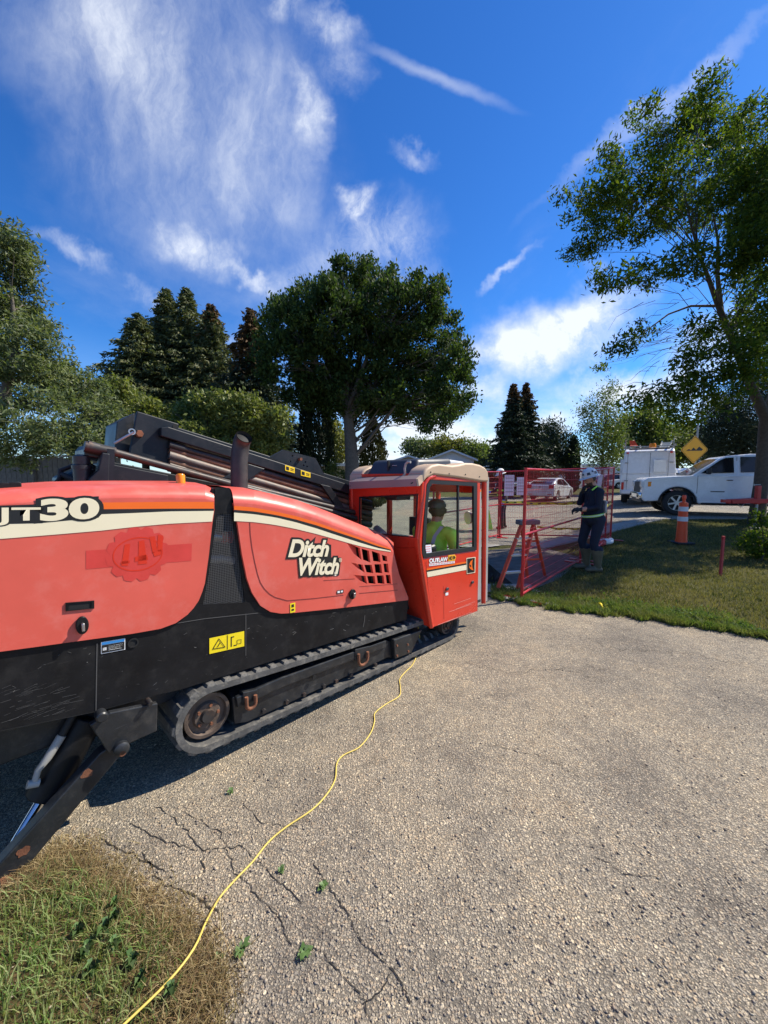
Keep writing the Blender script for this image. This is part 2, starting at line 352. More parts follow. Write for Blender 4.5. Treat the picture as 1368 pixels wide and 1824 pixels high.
# ------------------------------------------------------------------ ground materials
def ground_vec(nt):
    n = nt.nodes.new('ShaderNodeNewGeometry'); return n.outputs['Position']
def asphalt(name, base, k=1.0):
    """dark worn binder with stones of two sizes showing, dust and stain patches"""
    m, nt, p = new_mat(name); L = nt.links.new; v = ground_vec(nt); b = base
    def stones_layer(scale, rmin, d0, d1):
        vo = nt.nodes.new('ShaderNodeTexVoronoi'); vo.inputs['Scale'].default_value = scale; L(v, vo.inputs['Vector'])
        sx = nt.nodes.new('ShaderNodeSeparateColor'); L(vo.outputs['Color'], sx.inputs[0])
        dm = ramp_node(nt, vo.outputs['Distance'], [(d0, (1, 1, 1)), (d1, (0, 0, 0))]).outputs[0]; rm = ramp_node(nt, sx.outputs[0], [(rmin, (0, 0, 0)), (rmin + .08, (1, 1, 1))]).outputs[0]
        mask = mix_node(nt, 1.0, dm, rm, 'MULTIPLY')
        col = ramp_node(nt, sx.outputs[1], [(0, (b[0] * .55, b[1] * .54, b[2] * .54)), (.3, (b[0] * .95, b[1] * .95, b[2] * .95)), (.6, (b[0] * 1.3, b[1] * 1.27, b[2] * 1.2)), (.85, (b[0] * 1.15, b[1] * 1.0, b[2] * .85)), (1, (b[0] * 2.0, b[1] * 1.95, b[2] * 1.75))]).outputs[0]
        return mask, col
    fine = noise_node(nt, v, 230 * k, 4, .7)
    col = ramp_node(nt, fine.outputs['Fac'], [(.3, tuple(x * .24 for x in b)), (.7, tuple(x * .66 for x in b))]).outputs[0]
    m3, c3 = stones_layer(180 * k, .18, .30, .60); col = mix_node(nt, m3, col, c3)
    m2, c2 = stones_layer(100 * k, .28, .32, .58); col = mix_node(nt, m2, col, c2)
    m1, c1 = stones_layer(64 * k, .55, .30, .50); col = mix_node(nt, m1, col, c1)
    for sc, st in ((.45, [(.32, (.72, .72, .74)), (.5, (1, .985, .96)), (.70, (1.16, 1.11, 1.02))]), (1.7, [(.34, (.76, .76, .78)), (.50, (1, 1, 1)), (.70, (1.12, 1.08, 1.02))]), (9.0, [(.28, (.74, .73, .73)), (.5, (1, 1, 1)), (.78, (1.10, 1.07, 1.02))])):
        n = noise_node(nt, v, sc, 6, .65); col = mix_node(nt, 1.0, col, ramp_node(nt, n.outputs['Fac'], st).outputs[0], 'MULTIPLY')
    rn = noise_node(nt, v, 7.0, 5, .6); rm = ramp_node(nt, rn.outputs['Fac'], [(.70, (0, 0, 0)), (.76, (.45, .45, .45))]); col = mix_node(nt, rm.outputs[0], col, (.20, .10, .06))
    sn = noise_node(nt, v, 2.6, 7, .7); sm = ramp_node(nt, sn.outputs['Fac'], [(.63, (0, 0, 0)), (.72, (.5, .5, .5))]); col = mix_node(nt, sm.outputs[0], col, tuple(x * .38 for x in b))
    L(col, p.inputs['Base Color']); setp(p, Roughness=.92); p.inputs['Specular IOR Level'].default_value = .2
    h = mix_node(nt, 1.0, mix_node(nt, 1.0, m1, m2, 'ADD'), mix_node(nt, .5, (0, 0, 0), m3), 'ADD'); h = mix_node(nt, .35, h, fine.outputs['Fac'])
    bump_node(nt, p, h, .85, .006)
    return m
asphalt('asphalt_drive', (.385, .342, .272))
asphalt('asphalt_street', (.30, .285, .255), .8)
def turf(name, cols, scale=.8):
    m, nt, p = new_mat(name); L = nt.links.new; v = ground_vec(nt)
    n1 = noise_node(nt, v, scale, 6, .65); n2 = noise_node(nt, v, 38, 6, .75)
    c1 = ramp_node(nt, n1.outputs['Fac'], [(.25, cols[0]), (.5, cols[1]), (.75, cols[2])]); c2 = ramp_node(nt, n2.outputs['Fac'], [(.25, (.45, .45, .42)), (.5, (1, 1, 1)), (.8, (1.5, 1.45, 1.3))])
    L(mix_node(nt, 1.0, c1.outputs[0], c2.outputs[0], 'MULTIPLY'), p.inputs['Base Color']); setp(p, Roughness=.95); p.inputs['Specular IOR Level'].default_value = .1
    bump_node(nt, p, n2.outputs['Fac'], .9, .03); return m
turf('turf', [(.042, .052, .015), (.085, .085, .028), (.13, .11, .042)])
turf('turf_dry', [(.12, .080, .040), (.17, .12, .058), (.12, .11, .04)], 2.5)
paint('soil_dry', (.13, .105, .080), .95, var=.4, scale=5, bump=.8)
paint('crack', (.022, .019, .016), .95, var=.4)

# ------------------------------------------------------------------ terrain (with the excavated pit left open)
PIT = (.45, 2.04, 5.98, 9.0)
def terrain():
    xs = np.unique(np.round(np.concatenate([np.array([-900, -400, -200, -100, -60, -40, -30, -24]), np.arange(-20, 24.01, .8), np.array([PIT[0], PIT[1], 27, 32, 40, 60, 100, 200, 400, 900])]), 3))
    ys = np.unique(np.round(np.concatenate([np.array([-300, -100, -50, -30, -20, -15, -10]), np.arange(-8, 30.01, .8), np.array([PIT[2], PIT[3], 33, 36, 40, 45, 60, 80, 120, 200, 400, 800, 1800])]), 3))
    vs = [(x, y, g(x, y)) for y in ys for x in xs]; nx = len(xs); fs = []
    for j in range(len(ys) - 1):
        for i in range(nx - 1):
            cx, cy = (xs[i] + xs[i + 1]) / 2, (ys[j] + ys[j + 1]) / 2
            if PIT[0] < cx < PIT[1] and PIT[2] < cy < PIT[3]: continue
            fs.append((j * nx + i, j * nx + i + 1, (j + 1) * nx + i + 1, (j + 1) * nx + i))
    b = MB(); b.add(vs, fs); o = b.build('ground', 'turf', smooth=60); tag(o, kind='structure')
terrain()

def sheet(name, poly, dz, mat, step=.8, parent=None):
    """a flat-on-terrain sheet for a convex polygon (counter-clockwise)"""
    x0 = min(p[0] for p in poly); x1 = max(p[0] for p in poly); y0 = min(p[1] for p in poly); y1 = max(p[1] for p in poly)
    nx = max(2, int((x1 - x0) / step)); ny = max(2, int((y1 - y0) / step))
    vs = [(x0 + (x1 - x0) * i / nx, y0 + (y1 - y0) * j / ny, 0) for j in range(ny + 1) for i in range(nx + 1)]
    fs = [(j * (nx + 1) + i, j * (nx + 1) + i + 1, (j + 1) * (nx + 1) + i + 1, (j + 1) * (nx + 1) + i) for j in range(ny) for i in range(nx)]
    me = bpy.data.meshes.new(name); me.from_pydata(vs, [], fs); bm = bmesh.new(); bm.from_mesh(me)
    for i in range(len(poly)):
        a = Vector((*poly[i], 0)); b = Vector((*poly[(i + 1) % len(poly)], 0)); d = b - a; nrm = Vector((d.y, -d.x, 0))
        bmesh.ops.bisect_plane(bm, geom=bm.verts[:] + bm.edges[:] + bm.faces[:], plane_co=a, plane_no=nrm, clear_outer=True)
    for v in bm.verts: v.co.z = g(v.co.x, v.co.y) + dz
    bm.to_mesh(me); bm.free(); me.materials.append(M(mat)); o = link(name, me, parent); return o
def g2(px, py): p = gp(px, py); return (p.x, p.y)
# driveway: the big worn asphalt apron; its edge to the lawn is ragged
edge_px = [(878, 1066), (905, 1071), (945, 1079), (985, 1086), (1030, 1091), (1090, 1097), (1150, 1104), (1200, 1112), (1260, 1120), (1320, 1130), (1368, 1139)]
edge = [g2(*p) for p in edge_px]
def ragged(pts, amp=.03, sub=10, seed=3):
    r = random.Random(seed); out = []
    for a, b in zip(pts, pts[1:]):
        for k in range(sub):
            t = k / sub; out.append((a[0] + (b[0] - a[0]) * t + r.uniform(-amp, amp), a[1] + (b[1] - a[1]) * t + r.uniform(-amp, amp)))
    return out + [pts[-1]]
drive = [(-9, 5.9), (edge[0][0], 5.9)]
drive = [(-9, -6), (14, -6), (14, 1.0)] + ragged([(9, 2.4)] + edge[::-1], .035, 8) + [(-9, 5.9)]
b = MB(); n = len(drive); b.add([(x, y, .012) for x, y in drive] + [(x, y, -.05) for x, y in drive], [tuple(range(n))] + [(k, (k + 1) % n, n + (k + 1) % n, n + k) for k in range(n)])
drv = b.build('driveway', 'asphalt_drive', smooth=0); tag(drv, kind='structure')
st = sheet('street', [(-40, 9.3), (3.4, 9.3), (8.2, 12.2), (30, 31), (-40, 31)], .010, 'asphalt_street'); tag(st, kind='structure')
s2 = sheet('parking_pad', [(8.3, 12.25), (40, 12.25), (40, 19), (15.6, 19)], .014, 'asphalt_street'); tag(s2, kind='structure')
# concrete gutter along the street edge, cast in slabs
b = MB(); kp = [(3.4, 9.3), (8.2, 12.2)]
kerb = empty('gutter', (0, 0, 0)); tag(kerb, kind='structure')
def slabs(a, b_, n, w, name='slab'):
    a, b_ = Vector((*a, 0)), Vector((*b_, 0)); d = (b_ - a).normalized(); nn = Vector((d.y, -d.x, 0))
    for i in range(n):
        p, q = a.lerp(b_, i / n) + d * .01, a.lerp(b_, (i + 1) / n) - d * .01; m = MB(); lo = []; hi = []
        for c in (p, q, q + nn * w, p + nn * w): z = g(c.x, c.y); lo.append((c.x, c.y, z - .05)); hi.append((c.x, c.y, z + .035))
        m.prism(lo, hi); m.build(name, 'concrete', kerb, smooth=0, bevel=.012)
slabs((3.4, 9.3), (8.2, 12.2), 4, .55); slabs((8.3, 12.2), (17, 12.2), 6, .4)
# the excavated pit: rough soil sides and floor
def pit():
    r = random.Random(5); x0, x1, y0, y1 = PIT; m = MB(); D = 1.1
    def wall(a, b_, n=16):
        lv = [0.0, -.12, -.3, -.55, -.8, -D]; rows = []
        nrm = Vector((-(b_[1] - a[1]), b_[0] - a[0], 0)).normalized()
        for z in lv:
            row = []
            for i in range(n + 1):
                t = i / n; p = Vector((a[0] + (b_[0] - a[0]) * t, a[1] + (b_[1] - a[1]) * t, z + .004)) + nrm * (0 if z == 0 else r.uniform(-.08, .06) - z * .12); row.append(p)
            rows.append(row)
        for q, w in zip(rows, rows[1:]): m.strip(q, w)
    wall((x0, y0), (x1, y0)); wall((x1, y0), (x1, y1)); wall((x1, y1), (x0, y1)); wall((x0, y1), (x0, y0))
    nn = 12; vs = [(x0 - .2 + (x1 - x0 + .4) * i / nn, y0 - .2 + (y1 - y0 + .4) * j / nn, -D + r.uniform(-.05, .2)) for j in range(nn + 1) for i in range(nn + 1)]
    m.add(vs, [(j * (nn + 1) + i, j * (nn + 1) + i + 1, (j + 1) * (nn + 1) + i + 1, (j + 1) * (nn + 1) + i) for j in range(nn) for i in range(nn)])
    tag(m.build('excavation', 'soil', smooth=0), kind='structure')
    # apron of broken concrete and asphalt around the far side of the pit
    poly = [(x0 - 3, y1 + .02), (x1 + .5, y1 + .02), (x1 + .9, 9.3), (x0 - 3, 9.3)]
    tag(sheet('pavement', poly, .03, 'concrete', .4), kind='structure')
    tag(sheet('pit_edge', [(x0 - 1, 5.55), (x1 + .25, 5.55), (x1 + .25, 5.97), (x0 - 1, 5.97)], .022, 'concrete', .3), kind='structure')
    for k in range(9):
        c = Vector((x1 - .2 - k * .17, y1 - .05 + r.uniform(-.05, .05), -.03 + r.uniform(-.05, .04))); q = MB(); w = r.uniform(.10, .2)
        pts = [(c.x + w * cos(a) * r.uniform(.6, 1), c.y + w * .6 * sin(a) * r.uniform(.6, 1), c.z) for a in [i * pi / 3 for i in range(6)]]
        q.prism([(x, y, z - r.uniform(.06, .1)) for x, y, z in pts], pts); o = q.build('rubble_chunk', 'asphalt_street', smooth=0)
        tag(o, 'dark broken asphalt chunk on the far rim of the pit', 'rubble', 'broken chunks along the pit rim')
pit()
for nm, pl in (('dirt_strip', [(PIT[1] + .005, 5.55), (2.9, 6.3), (4.1, 7.9), (3.6, 9.25), (PIT[1] + .005, 8.6)]), ('dirt_strip', [(-6, 5.92), (PIT[0] - .005, 5.92), (PIT[0] - .005, 9.25), (-6, 9.25)])):
    tag(sheet(nm, pl, .006, 'soil_dry', .4), kind='structure')

# ------------------------------------------------------------------ cracks: irregular dark grooves filled with soil
def crack(pxs, w, seed):
    r = random.Random(seed); pts = []
    for (a, b_) in zip(pxs, pxs[1:]):
        n = max(4, int(math.dist(a, b_) / 6))
        for k in range(n): pts.append((a[0] + (b_[0] - a[0]) * k / n + r.uniform(-4, 4), a[1] + (b_[1] - a[1]) * k / n + r.uniform(-3, 3)))
    P = [gp(x, y) for x, y in pts]; L_, R_ = [], []
    for i, p in enumerate(P):
        d = (P[min(i + 1, len(P) - 1)] - P[max(0, i - 1)]).normalized(); nn = Vector((d.y, -d.x, 0)); ww = w * .52 * r.uniform(.2, 1.3) * (.35 if i in (0, len(P) - 1) else 1)
        L_.append((p.x + nn.x * ww, p.y + nn.y * ww, .0145)); R_.append((p.x - nn.x * ww, p.y - nn.y * ww, .0145))
    m = MB(); m.strip(L_, R_); m.build('crack', 'crack', drv, smooth=0)
CR = [([(555, 1540), (610, 1620), (650, 1690), (700, 1735), (735, 1800)], .006), ([(280, 1440), (330, 1480), (360, 1520), (362, 1570)], .005), ([(230, 1470), (285, 1500), (355, 1520)], .004), ([(360, 1520), (430, 1512), (480, 1560), (545, 1620)], .004),
      ([(255, 1525), (290, 1580), (345, 1600), (400, 1640)], .006), ([(330, 1450), (395, 1490), (420, 1560), (500, 1640), (520, 1700)], .0035), ([(700, 1735), (680, 1770), (640, 1800)], .004), ([(180, 1500), (240, 1530), (300, 1560)], .006),
      ([(560, 1690), (610, 1740), (650, 1790), (660, 1824)], .004), ([(870, 1330), (960, 1350), (1040, 1390)], .003), ([(1010, 1130), (1100, 1160), (1220, 1165), (1368, 1200)], .004), ([(820, 1180), (900, 1200), (1000, 1195), (1080, 1215)], .004), ([(430, 1430), (470, 1470), (540, 1480)], .003), ([(1060, 1530), (1110, 1560), (1180, 1570)], .004)]
for i, (c, w) in enumerate(CR): crack(c, w, i)

# ------------------------------------------------------------------ loose stones worn out of the asphalt
def scatter_mesh(name, base_v, base_f, pos, scl, rotz, tiltx, mat, parent=None):
    base_v = np.array(base_v, float); n = len(pos); nv = len(base_v); base_f = np.array(base_f)
    v = base_v[None] * scl[:, None, :]; cx, sx = np.cos(tiltx)[:, None], np.sin(tiltx)[:, None]
    y = v[..., 1] * cx - v[..., 2] * sx; z = v[..., 1] * sx + v[..., 2] * cx; x = v[..., 0]
    c, s = np.cos(rotz)[:, None], np.sin(rotz)[:, None]
    w = np.stack([x * c - y * s, x * s + y * c, z], -1) + pos[:, None, :]
    f = (base_f[None] + (np.arange(n) * nv)[:, None, None])
    return raw_mesh(name, w.reshape(-1, 3), f.reshape(-1, base_f.shape[1]), mat, parent)
def raw_mesh(name, v, f, mat, parent=None, smooth=False):
    me = bpy.data.meshes.new(name); v = np.asarray(v, np.float32); f = np.asarray(f, np.int32); k = f.shape[1]
    me.vertices.add(len(v)); me.vertices.foreach_set('co', v.ravel()); me.loops.add(f.size); me.loops.foreach_set('vertex_index', f.ravel())
    me.polygons.add(len(f)); me.polygons.foreach_set('loop_start', np.arange(len(f), dtype=np.int32) * k)
    if smooth: me.polygons.foreach_set('use_smooth', np.ones(len(f), bool))
    me.update(calc_edges=True); me.materials.append(M(mat)); return link(name, me, parent)
leaf_mat('stones', [(.12, .105, .09), (.27, .225, .175), (.38, .32, .24), (.22, .185, .15), (.46, .40, .30), (.26, .19, .14)], 0.0, .85, .25)
OCT_V = [(1, 0, 0), (-1, 0, 0), (0, 1, 0), (0, -1, 0), (0, 0, 1), (0, 0, -1)]; OCT_F = [(0, 2, 4), (2, 1, 4), (1, 3, 4), (3, 0, 4), (2, 0, 5), (1, 2, 5), (3, 1, 5), (0, 3, 5)]
def stones():
    n = 6000; px = RNG.uniform(-80, 1450, n * 2); py = 1100 + 760 * RNG.uniform(0, 1, n * 2) ** .75
    x = (px - 684) / F; y = (py - 912) / F; k = CAMH / (sin(PITCH) + y * cos(PITCH)); X = x * k; Y = (cos(PITCH) - y * sin(PITCH)) * k
    ok = (Y < 4.0 + .0 * X) & (Y < 5.6)
    X, Y = X[ok][:n], Y[ok][:n]; m = len(X); r = RNG.gamma(2.6, .0014, m).clip(.0016, .009)
    s = np.stack([r * RNG.uniform(.8, 1.4, m), r * RNG.uniform(.6, 1.0, m), r * RNG.uniform(.45, .8, m)], -1)
    o = scatter_mesh('loose_gravel', OCT_V, OCT_F, np.stack([X, Y, np.full(m, .013) + r * .12], -1), s, RNG.uniform(0, 6.28, m), RNG.uniform(-.4, .4, m), 'stones')
    tag(o, 'pale loose stones worn out of the asphalt driveway', 'gravel', kind='stuff')
stones()

# ------------------------------------------------------------------ grass
leaf_mat('grass_lawn', [(.034, .056, .011), (.066, .086, .019), (.15, .14, .048), (.24, .20, .088), (.08, .084, .024)], .3, .6, .15, ((.26, .215, .10), 1.3, .7))
leaf_mat('grass_dry', [(.26, .17, .085), (.17, .105, .05), (.46, .37, .20), (.34, .25, .12), (.18, .16, .06)], .25, .7, .15)
leaf_mat('grass_green', [(.055, .105, .018), (.10, .17, .03), (.16, .21, .06), (.24, .26, .10), (.08, .14, .025)], .35, .6, .15, ((.24, .19, .085), 5.0, .4))
leaf_mat('grass_near', [(.10, .18, .034), (.16, .27, .06), (.24, .33, .11), (.33, .37, .17), (.12, .21, .036)], .35, .6, .2, ((.30, .25, .11), 6.0, .35))
def inside(poly, X, Y):
    r = np.zeros(len(X), bool); n = len(poly)
    for i in range(n):
        x1, y1 = poly[i]; x2, y2 = poly[(i + 1) % n]
        c = ((y1 > Y) != (y2 > Y)) & (X < (x2 - x1) * (Y - y1) / (y2 - y1 + 1e-12) + x1); r ^= c
    return r
def lump(P, size):
    """smooth random field in about -1..1 with features of the given size"""
    s = np.zeros(len(P))
    for f, w in ((1.0, 1.0), (1.9, .6), (3.3, .35)):
        for _ in range(3):
            d = RNG.normal(size=3); d /= np.linalg.norm(d); s += w * np.sin(P @ d * (2 * pi / size) * f * RNG.uniform(.8, 1.2) + RNG.uniform(0, 6.283))
    return s / 2.6
def blades(name, X, Y, hgt, wid, mat, lean=.5, z0=0.0, label=None):
    n = len(X); Z = np.array([g(a, b_) for a, b_ in zip(X, Y)]) + z0; a = RNG.uniform(0, 6.283, n); h = hgt * RNG.uniform(.45, 1.35, n); w = wid * RNG.uniform(.6, 1.4, n)
    la = RNG.uniform(0, 6.283, n); le = RNG.uniform(0, lean, n) * h * 1.3; dx, dy = np.cos(a) * w / 2, np.sin(a) * w / 2; lx, ly = np.cos(la) * le, np.sin(la) * le
    p0 = np.stack([X - dx, Y - dy, Z], -1); p1 = np.stack([X + dx, Y + dy, Z], -1); p2 = np.stack([X + dx * .7 + lx * .4, Y + dy * .7 + ly * .4, Z + h * .6], -1); p3 = np.stack([X - dx * .7 + lx * .4, Y - dy * .7 + ly * .4, Z + h * .6], -1); p4 = np.stack([X + lx, Y + ly, Z + h], -1)
    v = np.stack([p0, p1, p2, p3, p4], 1).reshape(-1, 3); b0 = np.arange(n) * 5
    f = np.concatenate([np.stack([b0, b0 + 1, b0 + 2], -1), np.stack([b0, b0 + 2, b0 + 3], -1), np.stack([b0 + 3, b0 + 2, b0 + 4], -1)])
    o = raw_mesh(name, v, f, mat); tag(o, label, 'grass', kind='stuff'); return o
lawn_poly = edge + [(9, 2.4), (16, 4), (16, 12.1), (8.3, 12.1), (4.2, 8.9), (4.0, 7.9), (2.9, 6.4), (2.2, 5.5)]
def lawn():
    n = 260000; X = RNG.uniform(1.8, 14, n); Y = RNG.uniform(2.3, 12.1, n); keep = RNG.uniform(0, 1, n) < np.clip((5.2 / np.maximum(Y, 1)) ** 1.2, .22, 1); X, Y = X[keep], Y[keep]
    ok = inside(lawn_poly, X, Y); X, Y = X[ok], Y[ok]
    blades('lawn_grass', X, Y, .045, .008, 'grass_lawn', .9, 0, 'short half-dry lawn grass in dappled shade right of the driveway')
    # thicker weedy verge along the asphalt
    m = 30000; t = RNG.uniform(0, len(edge) - 1.001, m); i = t.astype(int); fr = t - i; E = np.array(edge); P = E[i] * (1 - fr)[:, None] + E[i + 1] * fr[:, None]
    off = np.abs(RNG.normal(0, .26, m)) - .07 + .05 * np.sin(t * 9) * np.sin(t * 3.1); P = P + np.stack([off * .25, off], -1)
    vk = lump(np.concatenate([P, np.zeros((len(P), 1))], 1), .38) + RNG.normal(0, .25, len(P)) > -.25; P = P[vk]
    blades('verge_grass', P[:, 0], P[:, 1], .080, .009, 'grass_green', .9, 0, 'longer green weedy grass along the driveway edge')
lawn()
fr_ = [(x - .02, y + .16 + .05 * sin(i * 1.7)) for i, (x, y) in enumerate(ragged(edge, .05, 6, 21))]; fr2 = [(x, y - .05) for x, y in ragged(edge, .04, 6, 22)]
m = MB(); m.strip([(x, y, g(x, y) + .005) for x, y in fr_], [(x, y, .0145) for x, y in fr2]); tag(m.build('dirt_fringe', 'soil_dry', smooth=0), kind='structure')
# the near verge, bottom left: dead brown grass round a green tuft
ng_px = [(-260, 1560), (0, 1600), (40, 1572), (80, 1548), (125, 1536), (165, 1572), (215, 1598), (262, 1640), (312, 1672), (330, 1722), (362, 1760), (378, 1800), (400, 1850), (400, 2100), (-300, 2300)]
ng = [g2(*p) for p in ng_px]
ngr = ragged(ng + [ng[0]], .03, 6, 9)[:-1]
def near_grass():
    n = len(ngr); m = MB(); m.add([(x, y, .0165) for x, y in ngr] + [(x, y, -.02) for x, y in ngr], [tuple(range(n))] + [(k, (k + 1) % n, n + (k + 1) % n, n + k) for k in range(n)])
    tag(m.build('grass_verge', 'turf_dry', smooth=0), kind='structure')
    N = 110000; X = RNG.uniform(-3.2, -.25, N); Y = RNG.uniform(.1, 2.0, N); ok = inside(ng, X, Y); X, Y = X[ok], Y[ok]
    k = CAMH / 1.0
    # green towards the lower left corner
    gc = gp(0, 1815); dd = np.hypot(X - gc.x, Y - gc.y) + RNG.normal(0, .09, len(X)); green = dd < .45
    blades('dry_grass', X[~green], Y[~green], .024, .0032, 'grass_dry', 1.8, .016, 'dead brown grass between the asphalt and the green tuft')
    gx, gy = X[green], Y[green]; sel = RNG.uniform(0, 1, len(gx)) < .75
    blades('green_grass', gx[sel], gy[sel], .038, .0038, 'grass_near', 1.2, .016, 'longer green grass in the lower left corner')
    s2_ = RNG.uniform(0, 1, 9000); XX = RNG.uniform(-3, .2, 9000); YY = RNG.uniform(.5, 2.0, 9000)
    # straggling dry blades creeping onto the asphalt
    E = np.array(ng[2:12]); t = RNG.uniform(0, len(E) - 1.001, 9000); i = t.astype(int); fr = t - i; P = E[i] * (1 - fr)[:, None] + E[i + 1] * fr[:, None]; P = P + RNG.normal(0, .055, P.shape)
    blades('creeping_grass', P[:, 0], P[:, 1], .030, .003, 'grass_dry', 2.0, .012, 'straggling straw-coloured grass creeping over the cracked asphalt edge')
near_grass()
# ------------------------------------------------------------------ the drilling machine
TH = radians(43.7); S0 = 2.0
rig = empty('drilling_machine', (-S0 * cos(TH), S0 * sin(TH), .012), pi / 2 - TH)
tag(rig, 'red and black tracked directional drilling machine with enclosed cab and pipe rack', 'drill rig')
def ML(px, py, Y=0.0):
    r = ray(px, py); k = -(S0 + Y) / (r.x * cos(TH) - r.y * sin(TH)); return Vector((k * (r.x * sin(TH) + r.y * cos(TH)), Y, CAMH + k * r.z - .012))
def MT(px, py, T):
    r = ray(px, py); k = T / (r.x * sin(TH) + r.y * cos(TH)); return Vector((T, -k * (r.x * cos(TH) - r.y * sin(TH)) - S0, CAMH + k * r.z - .012))
def LL(pts, Y=0.0): return [ML(x, y, Y) for x, y in pts]
def shiftY(pts, d): return [Vector((p.x, p.y + d, p.z)) for p in pts]
def plate(name, outer, holes, d, mat, parent=None, bevel=0, smooth=0):
    """flat plate with openings; loops of 3-D points, thickness vector d"""
    bm = bmesh.new(); ed = []
    for lp in [outer] + holes:
        vs = [bm.verts.new(p) for p in lp]; ed += [bm.edges.new((vs[i], vs[(i + 1) % len(vs)])) for i in range(len(vs))]
    bmesh.ops.triangle_fill(bm, use_beauty=True, edges=ed)
    r = bmesh.ops.extrude_face_region(bm, geom=bm.faces[:]); bmesh.ops.translate(bm, vec=Vector(d), verts=[e for e in r['geom'] if isinstance(e, bmesh.types.BMVert)])
    bmesh.ops.recalc_face_normals(bm, faces=bm.faces); me = bpy.data.meshes.new(name); bm.to_mesh(me); bm.free(); me.materials.append(M(mat))
    if smooth: me.polygons.foreach_set('use_smooth', [True] * len(me.polygons)); me.set_sharp_from_angle(angle=radians(smooth))
    o = link(name, me, parent)
    if bevel: b = o.modifiers.new('bevel', 'BEVEL'); b.width = bevel; b.segments = 2; b.limit_method = 'ANGLE'; b.angle_limit = radians(50)
    return o
def text_obj(name, s, bl, br, tl, mat, parent, offset=0.0, shear=0.0, lift=(0, 0, 0), spacing=1.0, grow=0.0, depth=.0008):
    cu = bpy.data.curves.new(name, 'FONT'); cu.body = s; cu.shear = shear; cu.space_character = spacing; cu.offset = 0.0; cu.resolution_u = 6
    to = bpy.data.objects.new('tmp', cu); COL.objects.link(to); bpy.context.view_layer.update()
    def ext():
        me_ = bpy.data.meshes.new_from_object(to.evaluated_get(bpy.context.evaluated_depsgraph_get())); co_ = np.zeros(len(me_.vertices) * 3); me_.vertices.foreach_get('co', co_); return me_, co_.reshape(-1, 3)
    me0, c0 = ext(); x0, x1, y0, y1 = c0[:, 0].min(), c0[:, 0].max(), 0.0, c0[:, 1].max(); bpy.data.meshes.remove(me0)
    cu.offset = offset + grow; bpy.context.view_layer.update(); me, co = ext(); bpy.data.objects.remove(to); bpy.data.curves.remove(cu)
    bl, br, tl = Vector(bl), Vector(br), Vector(tl); sh = Vector(lift)
    U = (co[:, 0] - x0) / (x1 - x0); V = (co[:, 1] - y0) / (y1 - y0)
    P = np.array(bl + sh)[None] + U[:, None] * np.array(br - bl)[None] + V[:, None] * np.array(tl - bl)[None]
    me.vertices.foreach_set('co', P.ravel()); me.materials.clear(); me.materials.append(M(mat)); me.update(); me.name = name
    o = link(name, me, parent); return o

# ---- hoods: flat side + rounded shoulder + roof
def hood(name, side_low, shoulder, sil, mat, ext=None, holes=()):
    """side_low: loop below the shoulder line (right end to left end); shoulder/sil matching px rows left to right"""
    A = LL(shoulder, 0); B = LL(sil, .11)
    low = LL(side_low, 0)
    if ext is not None:
        def ex(p, q): return p + (p - q) * ((ext - p.x) / (p.x - q.x))
        A = [ex(A[0], A[1])] + A; B = [ex(B[0], B[1])] + B; low = low + [ex(low[-1], low[-2])]
    root = plate(name, A + low, [LL(h, 0) for h in holes], (0, .02, 0), mat, rig)
    m = MB(); rows = []
    for a, b in zip(A, B):
        row = []
        for k in range(9):
            ph = pi / 2 * k / 8; w = 1 - cos(ph); row.append(Vector((a.x + (b.x - a.x) * w, .11 * w, a.z + (b.z - a.z) * sin(ph))))
        for Yr, dz in ((.25, .012), (.45, .016), (.62, .0), (.68, -.05), (.70, -.35)): row.append(Vector((b.x, Yr, b.z + dz)))
        rows.append(row)
    for p, q in zip(rows, rows[1:]): m.strip(p, q)
    m.build('hood_top', mat, root, smooth=60)
    # closed end towards the front
    e = MB(); r = rows[-1]; e.quad(*([Vector((p.x, p.y, p.z)) for p in r] + [Vector((r[-1].x, .70, .75)), Vector((low[0].x, 0, low[0].z))])); e.build('end_panel', mat, root, smooth=0)
    return root
rear_sh = [(0, 899), (101, 891), (182, 888), (235, 887), (300, 887), (336, 888), (366, 889), (382, 893)]
rear_si = [(0, 873), (101, 866), (182, 864), (235, 863), (300, 863), (336, 863), (366, 864), (378, 870)]
rear_low = [(382, 908), (378, 935), (372, 989), (365, 1039), (360, 1055), (354, 1070), (345, 1083), (334, 1095), (313, 1110), (286, 1120), (235, 1129), (161, 1139), (67, 1152), (0, 1161)]
rear = hood('rear_hood', rear_low, rear_sh, rear_si, 'red_faded', ext=-1.0)
front_sh = [(416, 896), (453, 898), (490, 905), (526, 913), (563, 924), (599, 938), (636, 952), (672, 966), (690, 973), (701, 984)]
front_si = [(409, 870), (453, 873), (490, 881), (526, 890), (563, 903), (599, 917), (636, 932), (672, 947), (690, 956), (701, 966)]
front_low = [(705, 1000), (711, 1023), (727, 1064), (727, 1069), (599, 1084), (520, 1092), (501, 1093), (482, 1090), (464, 1079), (449, 1056), (440, 1031), (431, 987), (424, 939), (418, 905)]
holes = [[(644, 977), (657, 981), (660, 1002), (647, 997)], [(662, 981), (676, 986), (678, 1001), (665, 1000)], [(680, 988), (689, 991), (690, 1000), (682, 999)],
         [(649, 1006), (662, 1006), (665, 1021), (653, 1020)], [(667, 1005), (679, 1005), (681, 1021), (669, 1021)], [(683, 1004), (691, 1004), (693, 1020), (685, 1020)],
         [(654, 1026), (667, 1026), (669, 1040), (657, 1040)], [(671, 1025), (683, 1025), (685, 1040), (673, 1040)], [(687, 1024), (695, 1024), (697, 1040), (689, 1040)]]
